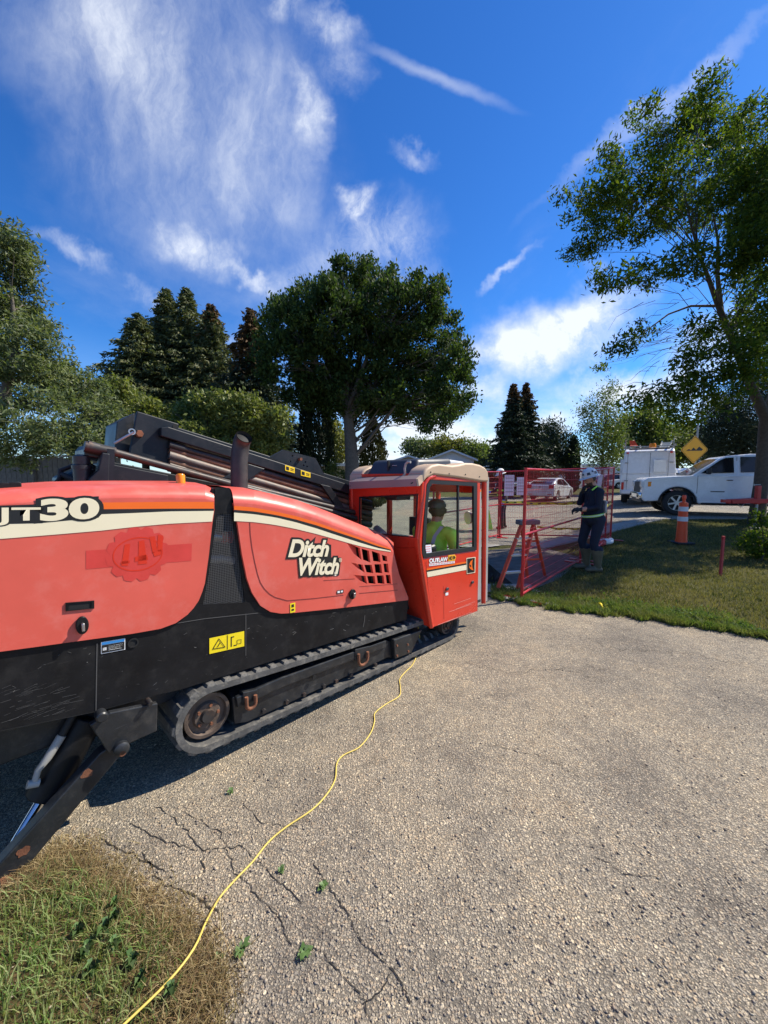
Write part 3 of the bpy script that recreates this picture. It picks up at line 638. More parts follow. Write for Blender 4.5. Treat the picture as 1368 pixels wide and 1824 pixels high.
scoops = [[(618, 967), (641, 976), (644, 997), (630, 986)], [(625, 1002), (646, 1006), (650, 1020), (637, 1012)], [(630, 1024), (651, 1026), (654, 1040), (641, 1034)]]
front = hood('front_hood', front_low, front_sh, front_si, 'red_faded', holes=holes + scoops)
for sc in scoops:
    p = LL(sc, 0); m = MB(); m.quad(p[0] + Vector((0, .002, 0)), p[1] + Vector((0, .045, 0)), p[2] + Vector((0, .045, 0)), p[3] + Vector((0, .010, 0))); m.build('intake_scoop', 'red_faded', front, smooth=0)
m = MB(); q = LL([(610, 960), (700, 985), (703, 1050), (622, 1046)], .10); m.quad(*q)  # black sheet and bars behind the louvres make the inside read dark
for a in range(4): m.bar(LL([(640 + 16 * a, 970)], .06)[0], LL([(648 + 16 * a, 1046)], .06)[0], .012, .03)
m.build('dark_backing', 'black_plastic', front, smooth=0)
# panel seams: flat dark red ribbons painting the shade of pressed grooves
def ribbon(name, pxs, w, mat, parent, Y=-.0015):
    p = LL(pxs, Y); A_, B_ = [], []
    for i, v in enumerate(p):
        d = (p[min(i + 1, len(p) - 1)] - p[max(0, i - 1)]).normalized(); nn = Vector((-d.z, 0, d.x)) * w / 2; A_.append(v + nn); B_.append(v - nn)
    m = MB(); m.strip(A_, B_); return m.build(name, mat, parent, smooth=0)
paint('seam', (.20, .022, .020), .6); paint('seam_black', (.006, .006, .006), .7); paint('chip', (.22, .215, .20), .6); paint('seam_light', (.07, .068, .065), .6)
ribbon('panel_seam', [(445, 930), (446, 952), (449, 976), (454, 1002), (459, 1023), (464, 1038), (471, 1049), (480, 1058), (490, 1064), (512, 1070), (560, 1066), (612, 1060)], .0045, 'seam', front)
ribbon('panel_seam', [(640, 1057), (709, 1051)], .004, 'seam', front); ribbon('panel_seam', [(576, 1034), (632, 1031)], .003, 'seam', front); ribbon('panel_seam', [(640, 1045), (708, 1040)], .003, 'seam', front)
# stripes
def stripe(name, top, bot, mat, parent, Y=-.002, ext=None):
    xs_ = np.linspace(top[0][0], top[-1][0], 26); top = [(float(x), float(np.interp(x, [q[0] for q in top], [q[1] for q in top]))) for x in xs_]; bot = [(float(x), float(np.interp(x, [q[0] for q in bot], [q[1] for q in bot]))) for x in np.linspace(bot[0][0], bot[-1][0], 26)]
    a, b = LL(top, Y), LL(bot, Y)
    if ext is not None:
        def ex(p, q): return p + (p - q) * ((ext - p.x) / (p.x - q.x))
        a = [ex(a[0], a[1])] + a; b = [ex(b[0], b[1])] + b
    m = MB(); m.strip(a, b); return m.build(name, mat, parent, smooth=0)
stripe('orange_stripe', [(0, 903), (182, 895), (300, 894), (381, 894)], [(0, 912), (182, 907), (300, 906), (381, 906)], 'orange', rear, ext=-1.0)
stripe('black_stripe', [(0, 912), (182, 907), (300, 906), (381, 906)], [(0, 921), (182, 916), (235, 914), (300, 911), (381, 910)], 'decal_black', rear, ext=-1.0)
stripe('cream_stripe', [(0, 921), (182, 916), (235, 914), (300, 911), (381, 910)], [(0, 960), (101, 952), (182, 945), (235, 939), (300, 933), (378, 929)], 'cream', rear, ext=-1.0)
fx = [417, 453, 490, 526, 563, 599, 636, 672, 696]
ot = [901, 904, 911, 919, 930, 943, 956, 969.5, 977]; ob = [908, 911, 917, 925, 935.5, 947.5, 959.5, 972.5, 979]; ct = [913, 916, 921.5, 930, 941, 953, 965, 976, 981]; cbm = [928, 930, 935, 942, 951, 961, 971.5, 979.5, 983]
stripe('orange_stripe', list(zip(fx, ot)), list(zip(fx, ob)), 'orange', front); stripe('black_stripe', list(zip(fx, ob)), list(zip(fx, ct)), 'decal_black', front); stripe('cream_stripe', list(zip(fx, ct)), list(zip(fx, cbm)), 'cream', front)
# lettering
def word(s, bl, br, tl, parent, off, grow, shear=0.0, sp=1.0, ink='cream', Y=-.004):
    p = [ML(*q, Y) for q in (bl, br, tl)]
    if grow: text_obj('letter_outline', s, *p, 'decal_black', parent, off, shear, (0, .0012, 0), sp, grow)
    text_obj('lettering', s, *p, ink, parent, off, shear, (0, 0, 0), sp)
word('JT', (-8, 928), (71, 926), (-8, 905), rear, .02, .06)
m = MB(); m.quad(*LL([(-14, 934), (-14, 901), (76, 898), (76, 932)], -.0024)); m.build('letter_backing', 'decal_black', rear, smooth=0)
word('30', (77, 926), (172, 921), (77, 891), rear, .05, .085)
m = MB(); m.quad(*LL([(60, 933), (60, 906), (84, 888), (176, 884), (176, 922), (80, 931)], -.0025)); m.build('letter_backing', 'decal_black', rear, smooth=0)
word('Ditch', (515, 991), (585, 990), (515, 962), front, .035, .085, .30, .96)
word('Witch', (534, 1024), (603, 1021), (534, 995), front, .035, .085, .30, .96)
m = MB(); m.quad(*LL([(512, 994), (536, 994), (534, 1028), (604, 1025), (608, 993), (590, 993), (590, 970), (518, 966)], -.0022)); m.build('letter_backing', 'decal_black', front, smooth=0)
text_obj('registered_mark', '®', *[ML(*q, -.004) for q in ((604, 1001), (609, 1001), (604, 994))], 'cream', front, .01)
# ghost of a removed sticker: fresher paint in the shape of a cog on a bar
def cog():
    c = Vector(ML(247, 987, -.0012)); R = (ML(312, 985, 0) - ML(182, 990, 0)).length / 2 * .86; rz = (ML(247, 940, 0) - ML(247, 1038, 0)).length / 2; m = MB(); lp = []
    for k in range(48):
        a = 2 * pi * k / 48; q = 1.0 if (k % 4) in (0, 1, 2) else .87; lp.append(c + Vector((cos(a) * R * q, 0, sin(a) * rz * q)))
    m.quad(*lp); m.build('sticker_ghost', 'ghost', rear, smooth=0)
    m = MB(); m.quad(*LL([(153, 981), (342, 968), (341, 999), (153, 1014)], -.0008)); m.build('sticker_ghost', 'ghost', rear, smooth=0)
    ring = MB(); n = 40; o1 = [c + Vector((cos(2 * pi * k / n) * R * .80, -.0006, sin(2 * pi * k / n) * rz * .62)) for k in range(n + 1)]; o2 = [c + Vector((cos(2 * pi * k / n) * R * .76, -.0006, sin(2 * pi * k / n) * rz * .57)) for k in range(n + 1)]
    ring.strip(o1, o2); ring.build('sticker_ghost', 'red_fresh', rear, smooth=0)
    for s in ([(222, 970), (232, 968), (228, 1008), (216, 1008)], [(216, 1000), (232, 998), (231, 1003), (215, 1005)], [(247, 964), (257, 962), (262, 1004), (246, 1006)], [(240, 992), (262, 988), (264, 997), (240, 1001)], [(266, 956), (276, 955), (280, 980), (272, 986)], [(272, 984), (288, 978), (287, 988), (275, 992)], [(281, 952), (291, 954), (289, 982), (280, 982)]):
        q = MB(); q.quad(*LL(s, -.0022)); q.build('sticker_ghost', 'red_fresh', rear, smooth=0)
paint('ghost', (.61, .050, .040), .34, var=.08, scale=12)
cog()
# rear hood handle and latch
def frame_box(name, loop_px, inset, Y, depth, mat, parent):
    a = LL(loop_px, Y); c = sum(a, Vector()) / len(a); inn = [c + (p - c) * inset for p in a]
    o = plate(name, a, [inn], (0, depth, 0), mat, parent); return a, inn, o
a, inn, o = frame_box('grip_recess', [(117, 1074), (168, 1070), (168, 1084), (117, 1089)], .80, -.006, .02, 'black_plastic', rear)
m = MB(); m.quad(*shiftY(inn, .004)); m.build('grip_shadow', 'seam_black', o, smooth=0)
def oval_latch(px, py, w, h, parent):
    c = ML(px, py, -.003); m = MB(); n = 24; lp = [c + Vector((cos(2 * pi * k / n) * w, 0, sin(2 * pi * k / n) * h)) for k in range(n)]; m.prism(lp, [p + Vector((0, -.012, 0)) for p in lp]); o = m.build('latch', 'black_plastic', parent, bevel=.003)
    m = MB(); m.box(c + Vector((0, -.022, -.1 * h)), (w * .5, .02, h * .9)); m.build('latch_lever', 'steel', o, bevel=.003); return o
oval_latch(146, 1113, .022, .038, rear); oval_latch(627, 1058, .030, .036, front)
def label(name, pxs, mat, parent, Y=-.003, lines=()):
    m = MB(); m.quad(*LL(pxs, Y)); o = m.build(name, mat, parent, smooth=0)
    P = LL(pxs, Y - .001)
    for (u0, v0, u1, v1, mt) in lines:
        def bi(u, v): return P[0].lerp(P[1], u).lerp(P[3].lerp(P[2], u), v)
        q = MB(); q.quad(bi(u0, v0), bi(u1, v0), bi(u1, v1), bi(u0, v1)); q.build('print', mt, o, smooth=0)
    return o
label('warning_label', [(517, 1075), (526, 1073), (526, 1090), (517, 1092)], 'yellow_label', front, lines=[(.25, .15, .75, .45, 'decal_black'), (.25, .62, .75, .82, 'decal_black')])
label('small_label', [(600, 1052), (612, 1050), (612, 1056), (600, 1058)], 'decal_black', front, lines=[(.1, .2, .45, .8, 'white_matt'), (.6, .25, .9, .75, 'white_matt')])

# ---- black grille column between the hoods
gc_out = [(383, 868), (409, 869), (418, 905), (424, 939), (431, 987), (440, 1031), (449, 1056), (464, 1079), (482, 1094), (300, 1118), (336, 1093), (356, 1067), (365, 1039), (372, 989), (378, 935), (383, 905)]
gr_px = [(387, 915), (413, 915), (427, 1000), (438, 1083), (434, 1086), (364, 1091), (360, 1087), (372, 1020), (381, 960)]
col = plate('grille_column', LL(gc_out, .016), [LL(gr_px, .016)], (0, .02, 0), 'black_plastic', rig)
# strap over the top between the hoods
m = MB(); pr = []
for x0, y0, x1, y1 in ((381, 893, 416, 897), (379, 869, 410, 871)):
    pass
A = LL([(379, 899), (379, 880), (378, 871)], .02); B = LL([(418, 905), (414, 886), (409, 875)], .02)
A += [ML(375, 868, .13), ML(375, 868, .65)]; B += [ML(407, 872, .13), ML(407, 872, .65)]; m.strip(A, B); m.build('strap', 'black_plastic', col, smooth=50)
# perforated grille sheet, a filter canister and a hose behind it
def perforated():
    m, nt, p = new_mat('perforated'); L = nt.links.new; v = obj_vec(nt); setp(p, Roughness=.5); p.inputs['Base Color'].default_value = (.06, .06, .06, 1)
    mp_ = nt.nodes.new('ShaderNodeMapping'); L(v, mp_.inputs[0]); mp_.inputs['Scale'].default_value = (1, 0, 1)
    vo = nt.nodes.new('ShaderNodeTexVoronoi'); vo.inputs['Scale'].default_value = 110; vo.inputs['Randomness'].default_value = 0; L(mp_.outputs[0], vo.inputs['Vector'])
    r = ramp_node(nt, vo.outputs['Distance'], [(.36, (0, 0, 0)), (.40, (1, 1, 1))]); L(r.outputs[0], p.inputs['Alpha'])
perforated()
m = MB(); m.quad(*LL(gr_px, .022)); m.build('grille_sheet', 'perforated', col, smooth=0)
m = MB(); q = LL([(340, 880), (430, 880), (470, 1100), (340, 1110)], .30); m.quad(*q); m.build('inner_bulkhead', 'black_plastic', col, smooth=0)
m = MB(); m.tube([ML(372, 956, .09), ML(392, 957, .09)], .028, 16); m.build('filter_canister', 'steel', col)
m = MB()
for k in range(4): m.tube([ML(393 + 5 * k, 957, .085), ML(396.5 + 5 * k, 957, .085)], .033 if k % 2 else .028, 16)
m.build('hose_clamp', 'stake_red', col)
m = MB(); m.tube([ML(366, 996, .09), ML(395, 996, .09), ML(416, 999, .09)], .022, 14); m.build('breather_tube', 'strip_grey', col)

# ---- black lower skirt
sk_low = [(728, 1064), (724, 1104), (708, 1108), (557, 1155), (442, 1191), (323, 1228), (270, 1240), (168, 1268), (0, 1302)]
sk_top = [(0, 1110), (300, 1080), (500, 1070), (700, 1050)]
T_, B_ = LL(sk_top, .013), LL(sk_low, .013)
T_ = [T_[0] + (T_[0] - T_[1]) * ((-1.0 - T_[0].x) / (T_[0].x - T_[1].x))] + T_; B_ = B_ + [B_[-1] + (B_[-1] - B_[-2]) * ((-1.0 - B_[-1].x) / (B_[-1].x - B_[-2].x))]
skirt = plate('skirt', T_ + B_, [], (0, .025, 0), 'black_plastic', rig)
for pts, mt in (([(173, 1146), (172, 1200), (171, 1266)], 'seam_light'), ([(438, 1093), (438, 1168)], 'seam_light'), ([(316, 1110), (365, 1102), (460, 1092)], 'seam_light'), ([(460, 1092), (500, 1094)], 'seam_black'), ([(0, 1302), (168, 1268), (270, 1240)], 'seam_black')):
    ribbon('skirt_seam', pts, .004, mt, skirt, .011)
label('notice_label', [(180, 1144), (223, 1137), (223, 1157), (180, 1165)], 'white_matt', skirt, .010, lines=[(.03, .05, .97, .25, 'blue_label'), (.03, .28, .97, .95, 'decal_black'), (.07, .5, .22, .75, 'white_matt'), (.3, .4, .9, .45, 'white_matt'), (.3, .52, .9, .56, 'white_matt'), (.3, .64, .8, .68, 'white_matt'), (.3, .76, .85, .80, 'white_matt')])
wl = label('warning_label', [(373, 1137), (435, 1124), (435, 1151), (373, 1165)], 'yellow_label', skirt, .010, lines=[(.49, .04, .51, .96, 'decal_black'), (.60, .2, .63, .85, 'decal_black'), (.60, .2, .70, .26, 'decal_black'), (.68, .78, .78, .84, 'decal_black')])
def tri_mark(px, wpx, hpx, parent, Y, mat='decal_black'):
    a = LL([(px[0] - wpx, px[1] + hpx), (px[0] + wpx, px[1] + hpx * .6), (px[0], px[1] - hpx)], Y); c = sum(a, Vector()) / 3; m = MB(); inn = [c + (p - c) * .80 for p in a]
    m.strip(a + [a[0]], inn + [inn[0]]); m.build('print', mat, parent, smooth=0)
    q = MB(); q.bar(c + Vector((-.008, 0, -.008)), c + Vector((.008, 0, .012)), .001, .004); q.build('print', mat, parent, smooth=0)
tri_mark((390, 1147), 12, 10, wl, .008)
sq = LL([(422, 1140), (430, 1138.5), (430, 1146), (422, 1147.5)], .008); c = sum(sq, Vector()) / 4; m = MB(); m.strip(sq + [sq[0]], [c + (p - c) * .8 for p in sq + [sq[0]]]); m.build('print', 'decal_black', wl, smooth=0)
m = MB(); m.lathe([(.022, 0), (.022, -.004), (.016, -.004), (.016, .002)], ML(237, 1145, .012), (0, 1, 0), 20); m.build('port_ring', 'seam_black', skirt)
ribbon('chain_mark', [(650, 1096), (649, 1106), (647, 1117)], .006, 'seam_light', skirt, .0105)
# scrapes: bare lighter scratches on the plastic near the rear
for k in range(60):
    x, y = random.uniform(0, 118), random.uniform(1225, 1290); l = random.uniform(8, 38); a = random.uniform(-.5, -.2)
    if y < 1300 - .2 * x - 6 and y + l * a > 1215: ribbon('scrape', [(x, y), (x + l, y + l * a)], random.uniform(.0006, .0016), 'seam_light', skirt, .0118)

for k in range(70):
    x = random.uniform(10, 690); lo_ = np.interp(x, [0, 323, 708], [1295, 1222, 1104]); hi_ = np.interp(x, [0, 313, 460, 700], [1168, 1118, 1100, 1075]); y = random.uniform(hi_ + 3, lo_ - 4); l = random.uniform(1, 7); an = random.uniform(-.9, .5)
    ribbon('scrape', [(x, y), (x + l, y + l * an)], random.uniform(.0008, .0022), random.choice(['seam_light', 'seam_light', 'chip']), skirt, .0116)
# ---- main frame and floor (dark steel behind the skirt)
m = MB(); m.box((1.2, .62, .62), (4.4, 1.0, .18)); m.box((1.2, .75, .85), (4.3, .9, .35)); m.build('main_frame', 'black_steel', rig, smooth=0, bevel=.01)
m = MB(); m.box((1.9, .75, .42), (2.2, .85, .26)); m.build('cross_carrier', 'black_steel', rig, smooth=0)
m = MB(); m.box((.35, 1.55, 1.15), (2.7, .35, .8)); m.build('tank', 'black_plastic', rig, smooth=0, bevel=.03)

# ---- tracks
def make_track(Yf, w, parent=None):
    R1, R2 = .172, .138; c1, c2 = Vector((.762, 0, .428)), Vector((2.98, 0, .298)); pts = []
    d = c2 - c1; D = d.length; base = atan2(d.z, d.x); off = math.acos((R1 - R2) / D)
    a_top = base + off; a_bot = base - off
    for k in range(15): a = a_top + (2 * pi - (a_top - a_bot)) * k / 14; pts.append(c1 + Vector((cos(a), 0, sin(a))) * R1)
    for k in range(1, 24): pts.append((c1 + Vector((cos(a_bot), 0, sin(a_bot))) * R1).lerp(c2 + Vector((cos(a_bot), 0, sin(a_bot))) * R2, k / 24))
    for k in range(11): a = a_bot - 0 + (a_top - a_bot) * k / 10; pts.append(c2 + Vector((cos(a), 0, sin(a))) * R2)
    for k in range(1, 24):
        t = k / 24; p = (c2 + Vector((cos(a_top), 0, sin(a_top))) * R2).lerp(c1 + Vector((cos(a_top), 0, sin(a_top))) * R1, t); p.z -= .012 * sin(pi * t); pts.append(p)
    n = len(pts); m = MB(); th = .032; rows = []
    for i, p in enumerate(pts):
        tg = (pts[(i + 1) % n] - pts[i - 1]).normalized(); nn = Vector((tg.z, 0, -tg.x)); rows.append([p + Vector((0, Yf, 0)), p + Vector((0, Yf + w, 0)), p - nn * th + Vector((0, Yf + w, 0)), p - nn * th + Vector((0, Yf, 0))])
    for i in range(n):
        a, b = rows[i], rows[(i + 1) % n]
        for k in range(4): m.quad(a[k], a[(k + 1) % 4], b[(k + 1) % 4], b[k])
    tr = m.build('track', 'rubber', rig, smooth=50)
    # raised lugs
    L_ = [0.0]
    for i in range(n): L_.append(L_[-1] + (pts[(i + 1) % n] - pts[i]).length)
    cnt = 60; lug = MB(); lug.prism([(-.026, 0, -.002), (.026, 0, -.002), (.026, w, -.002), (-.026, w, -.002)], [(-.018, .006, .013), (.018, .006, .013), (.018, w - .006, .013), (-.018, w - .006, .013)]); me = lug.mesh('lug', 'rubber', 0)
    guide = MB(); guide.prism([(-.022, w * .3, 0), (.022, w * .3, 0), (.022, w * .7, 0), (-.022, w * .7, 0)], [(-.012, w * .42, -.035), (.012, w * .42, -.035), (.012, w * .58, -.035), (-.012, w * .58, -.035)]); gm = guide.mesh('guide_horn', 'rubber', 0)
    for k in range(cnt):
        s = L_[-1] * k / cnt; i = max(j for j in range(n) if L_[j] <= s); f = (s - L_[i]) / (L_[i + 1] - L_[i]); p = pts[i].lerp(pts[(i + 1) % n], f); tg = (pts[(i + 1) % n] - pts[i]).normalized(); ang = atan2(tg.z, tg.x)
        lg = link('lug', me, tr, (p.x, Yf, p.z), (0, -ang + pi, 0)); lg.rotation_euler = (0, -ang, pi) if False else (pi, -ang, 0)
        lg.location.y = Yf + w
        gh = link('guide_horn', gm, tr, (p.x, Yf + w, p.z), (pi, -ang, 0)); gh.location = (p - Vector((tg.z, 0, -tg.x)) * th); gh.location.y = Yf + w
    return tr, c1, c2, R1, R2
TY = -.02
track, c1, c2, R1, R2 = make_track(TY, .30)
def wheel(c, r, Yf, w, parent):
    m = MB(); m.lathe([(.02, -.004), (r * .55, -.004), (r * .62, .012), (r * .80, .012), (r * .86, -.006), (r, -.006), (r, w), (.02, w)], Vector((c.x, Yf, c.z)), (0, 1, 0), 32); o = m.build('idler_wheel', 'idler_brown', parent, smooth=35)
    m = MB(); m.lathe([(r * .28, -.02), (r * .34, -.004), (r * .34, .01)], Vector((c.x, Yf, c.z)), (0, 1, 0), 16); m.build('hub', 'dark_pipe', o)
    for k in range(5): a = 2 * pi * k / 5; q = MB(); q.lathe([(.009, -.010), (.009, .0)], Vector((c.x + cos(a) * r * .46, Yf - .002, c.z + sin(a) * r * .46)), (0, 1, 0), 6); q.build('wheel_nut', 'rust', o)
    return o
wheel(c1, .118, TY + .045, .16, rig); wheel(c2, .09, TY + .045, .16, rig)
# track frame: channel beam with bolts, shackles and the front box
fp = LL([(414, 1243), (500, 1207), (688, 1140), (702, 1146), (702, 1172), (690, 1172), (560, 1232), (440, 1287), (418, 1290)], TY + .03)
m = MB(); m.prism(fp, shiftY(fp, .22)); tf = m.build('track_frame', 'black_steel', rig, smooth=0, bevel=.006)
rail = LL([(421, 1243), (500, 1208), (688, 1141), (688, 1153), (500, 1226), (424, 1262)], TY + .008); m = MB(); m.prism(rail, shiftY(rail, .03)); m.build('frame_rail', 'black_steel', tf, smooth=0, bevel=.005)
for x, y in ((469, 1266), (510, 1250), (541, 1237), (576, 1222), (598, 1213), (624, 1202), (668, 1184)):
    m = MB(); m.lathe([(.013, -.014), (.015, -.010), (.015, .005)], ML(x, y, TY + .028), (0, 1, 0), 8); m.build('bolt', 'dark_pipe', tf)
for x, y in ((560, 1207),):
    m = MB(); m.lathe([(.016, -.002), (.016, .002)], ML(x, y, TY + .007), (0, 1, 0), 14); m.build('frame_hole', 'seam_black', tf)
for x, y in ((433, 1240), (633, 1163)):
    m = MB(); q = LL([(x, y - 6), (x + 26, y - 12), (x + 26, y + 8), (x, y + 14)], TY + .002); m.prism(q, shiftY(q, .05)); lugp = m.build('tie_bracket', 'black_steel', tf, smooth=0, bevel=.004)
    top = [ML(x + 6, y + 2, TY - .012), ML(x + 22, y - 2, TY - .012)]; c = (top[0] + top[1]) / 2; r = (top[1] - top[0]).length / 2; pts = [top[0]] + [c + Vector((cos(a) * r * -1, 0, -.045 - sin(a) * r)) for a in [pi * k / 8 for k in range(9)]] + [top[1]]
    m = MB(); m.tube(pts, .010, 10); m.build('shackle', 'rust', lugp)
fb = LL([(702, 1140), (752, 1122), (733, 1163), (704, 1174)], TY - .01); m = MB(); m.prism(fb, shiftY(fb, .2)); m.build('front_box', 'black_steel', tf, smooth=0, bevel=.006)
for x, y in ((707, 1150), (726, 1148), (707, 1168), (727, 1160)): m = MB(); m.lathe([(.008, -.008), (.009, .004)], ML(x, y, TY - .011), (0, 1, 0), 8); m.build('bolt', 'rust', tf)
far = make_track(1.25, .30)[0]

# ---- rear stabiliser: bracket, arm, cylinder and rod
br = LL([(160, 1292), (196, 1270), (281, 1253), (280, 1302), (242, 1319), (193, 1343)], -.045); m = MB(); m.prism(br, shiftY(br, .03)); bk = m.build('stabiliser_bracket', 'black_steel', rig, smooth=0, bevel=.004)
br2 = shiftY(br, .16); m = MB(); m.prism(br2, shiftY(br2, .03)); m.build('stabiliser_bracket', 'black_steel', rig, smooth=0, bevel=.004)
for px, py, r, mt in ((215, 1331, .030, 'black_steel'), (216, 1337, .016, 'rust'), (265, 1250, .012, 'dark_pipe'), (180, 1274, .022, 'black_steel')):
    m = MB(); m.lathe([(r * .75, -.028), (r, -.022), (r, .02)], ML(px, py, -.045), (0, 1, 0), 20); m.build('pivot_pin', mt, bk)
ar = LL([(178, 1342), (196, 1330), (222, 1338), (210, 1352), (30, 1567), (-8, 1600), (-30, 1590), (-6, 1545)], -.015); m = MB(); m.prism(ar, shiftY(ar, .06)); arm = m.build('stabiliser_arm', 'black_steel', rig, smooth=0, bevel=.006)
m = MB(); m.lathe([(.024, -.022), (.036, -.012), (.036, .075)], ML(6, 1578, -.015), (0, 1, 0), 20); m.build('foot_pin', 'rust', arm)
for x, y in ((155, 1378), (43, 1516)):
    c = ML(x, y, -.0165); m = MB(); lp = []
    for k in range(14): a = 2 * pi * k / 14; rr = random.uniform(.013, .022); lp.append(c + Vector((cos(a) * rr * 1.3, 0, sin(a) * rr)))
    m.quad(*lp); m.build('rust_patch', 'rust', arm, smooth=0)
foot = gp(-6, 1600); fl = ML(-4, 1584, .0); m = MB(); m.box((fl.x - .07, .03, .157), (.16, .20, .018)); m.build('stabiliser_foot', 'black_steel', rig, smooth=0, bevel=.006)
cy0, cy1 = ML(160, 1275, .13), ML(77, 1418, .13); m = MB(); m.tube([cy0, cy1], .068, 24); cyl = m.build('hydraulic_cylinder', 'black_plastic', rig, bevel=.006)
m = MB(); m.tube([cy1, ML(-8, 1560, .06)], .020, 16); m.build('cylinder_rod', 'chrome', cyl)
m = MB(); m.tube([ML(110, 1310, .09), ML(85, 1350, .08), ML(68, 1372, .08), ML(62, 1392, .08)], [.018, .016, .012, .012], 10); m.tube([ML(48, 1398, .08), ML(70, 1394, .08)], .016, 10); m.build('hydraulic_fitting', 'strip_grey', cyl)
m = MB(); m.tube([ML(110, 1310, .09), ML(130, 1275, .09), ML(150, 1230, .12)], .015, 10); m.build('hydraulic_hose', 'rubber_black', cyl)

# ---- exhaust stack and beacon
ex0 = ML(425, 890, .38); ex0.z -= .15; exa = ML(427, 800, .38); m = MB(); r_ = .052
pts = [ex0, ML(426, 820, .38), ML(428, 800, .38), ML(431, 786, .37), ML(435, 778, .34)]
m.tube(pts, [r_, r_, r_, r_, r_], 24, caps=False); m.tube([p + (pts[-1] - pts[-2]) * 0 for p in pts], [r_ * .9] * 5, 24, caps=False); ex = m.build('exhaust_stack', 'exhaust', rig) if False else None
paint('exhaust', (.045, .042, .042), .5, metal=.3, var=.4, scale=7, dirt=(.10, .085, .075), dirt_amt=.6)
ex = m.build('exhaust_stack', 'exhaust', rig, smooth=60)
m = MB(); d = (pts[-1] - pts[-2]).normalized(); m.lathe([(r_ * .9, 0), (r_ * .86, .001)], pts[-1] - d * .02, d, 24); m.build('stack_mouth', 'seam_black', ex)
bb = ML(322, 862, .2); m = MB(); m.lathe([(.022, 0), (.022, .045), (.018, .052), (.004, .055)], bb, (0, 0, 1), 18); bo = m.build('warning_beacon', 'amber', rig)
m = MB(); m.lathe([(.026, -.03), (.026, .003)], bb, (0, 0, 1), 18); m.build('beacon_base', 'black_plastic', bo)
m = MB(); m.box(ML(8, 866, .2), (.04, .05, .03)); m.box(ML(26, 865, .2), (.04, .05, .03)); m.build('hood_hinge', 'black_plastic', rear, bevel=.004)

# ---- inclined rack: thrust frame, box plates, rails, drill pipes
RY = .80
def beam(name, p, d, mat, parent, bevel=.006): m = MB(); m.prism(p, shiftY(p, d)); return m.build(name, mat, parent, smooth=0, bevel=bevel)
rack = beam('rack_frame', LL([(197, 822), (376, 858), (640, 918), (640, 934), (376, 878), (196, 842)], RY - .06), .5, 'navy_steel', rig)
beam('rack_top_rail', LL([(287, 761), (300, 760), (640, 869), (640, 885), (287, 777)], RY - .05), .07, 'navy_steel', rack)
beam('rack_top_rail', LL([(287, 752), (640, 862), (640, 876), (287, 768)], RY + .45), .07, 'navy_steel', rack)
bp = beam('box_plate', LL([(244, 732), (319, 755), (317, 768), (307, 838), (230, 809)], RY), .025, 'navy_steel', rack)
beam('box_plate', LL([(207, 750), (246, 735), (319, 756), (300, 830), (200, 800)], RY + .45), .03, 'navy_steel', rack)
beam('box_back', LL([(208, 752), (240, 735), (240, 812), (204, 800)], RY + .1), .3, 'black_steel', rack)
m = MB(); m.lathe([(.020, -.03), (.024, -.02), (.024, .02)], ML(247, 773, RY), (0, 1, 0), 6); m.build('plate_bolt', 'rust', bp)
m = MB(); m.lathe([(.016, -.003), (.016, .002)], ML(312, 760, RY), (0, 1, 0), 16); m.build('plate_hole', 'seam_black', bp)
m = MB(); m.tube([ML(203, 790, RY - .02), ML(238, 770, RY - .03)], .008, 8); m.lathe([(.012, -.004), (.02, -.004), (.02, .004), (.012, .004)], ML(235, 769, RY - .03), (0, 1, 0), 14, close=True); m.build('pull_pin', 'steel', bp)
pk = plate('peak_plate', LL([(479, 815), (505, 801), (562, 816), (580, 849)], RY + .02), [[ML(x, y, RY + .02) + Vector((.009 * cos(a), 0, .009 * sin(a))) for a in [2 * pi * k / 10 for k in range(10)]] for x, y in ((521, 812), (517, 822), (530, 824), (544, 823), (541, 829), (547, 831))], (0, .02, 0), 'navy_steel', rack)
m = MB(); m.lathe([(.014, -.03), (.014, .01)], ML(533, 818, RY + .02), (0, 1, 0), 6); m.build('plate_bolt', 'rust', pk)
for pts in ([(508, 828), (525, 833), (525, 843), (508, 838)], [(536, 837), (553, 842), (553, 851), (536, 847)]):
    label('warning_label', pts, 'yellow_label', rack, RY - .054, lines=[(.1, .2, .4, .8, 'decal_black'), (.55, .3, .9, .45, 'decal_black'), (.55, .6, .9, .7, 'decal_black')])
beam('gusset', LL([(440, 858), (473, 835), (443, 826), (395, 852)], RY - .055), .02, 'navy_steel', rack)
beam('rack_strap', LL([(571, 862), (588, 866), (619, 911), (603, 909)], RY - .056), .02, 'navy_steel', rack)
# drill pipes: each a separate rod with a thicker tool joint
def pipe(x0, y0, x1, y1, Y, r, mat, joint=True):
    a, b = ML(x0, y0, Y), ML(x1, y1, Y); m = MB(); d = b - a; l = d.length
    if joint: m.tube([a, a + d * (.09 / l), a + d * (.11 / l), b - d * (.11 / l), b - d * (.09 / l), b], [r * 1.18, r * 1.18, r, r, r * 1.18, r * 1.18], 14)
    else: m.tube([a, b], r, 14)
    return m.build('drill_pipe', mat, rack, smooth=50)
x0, x1 = 300, 660
rows = [(792, 903, 'dark_pipe'), (800, 912, 'rust_pipe'), (810.5, 922, 'grey_pipe'), (821, 931, 'rust_pipe'), (831, 941, 'grey_pipe')]
for i, (ya, yb, mt) in enumerate(rows):
    pipe(x0, ya, x1, yb - 6, RY - .01 + .01 * (i % 2), .0255, mt); 
for j in range(3):
    for i in range(4): pipe(x0 + 4, 786 + 11 * i, x1, 886 + 11 * i, RY + .10 + .085 * j, .0255, ('rust_pipe', 'dark_pipe', 'grey_pipe')[(i + j) % 3])
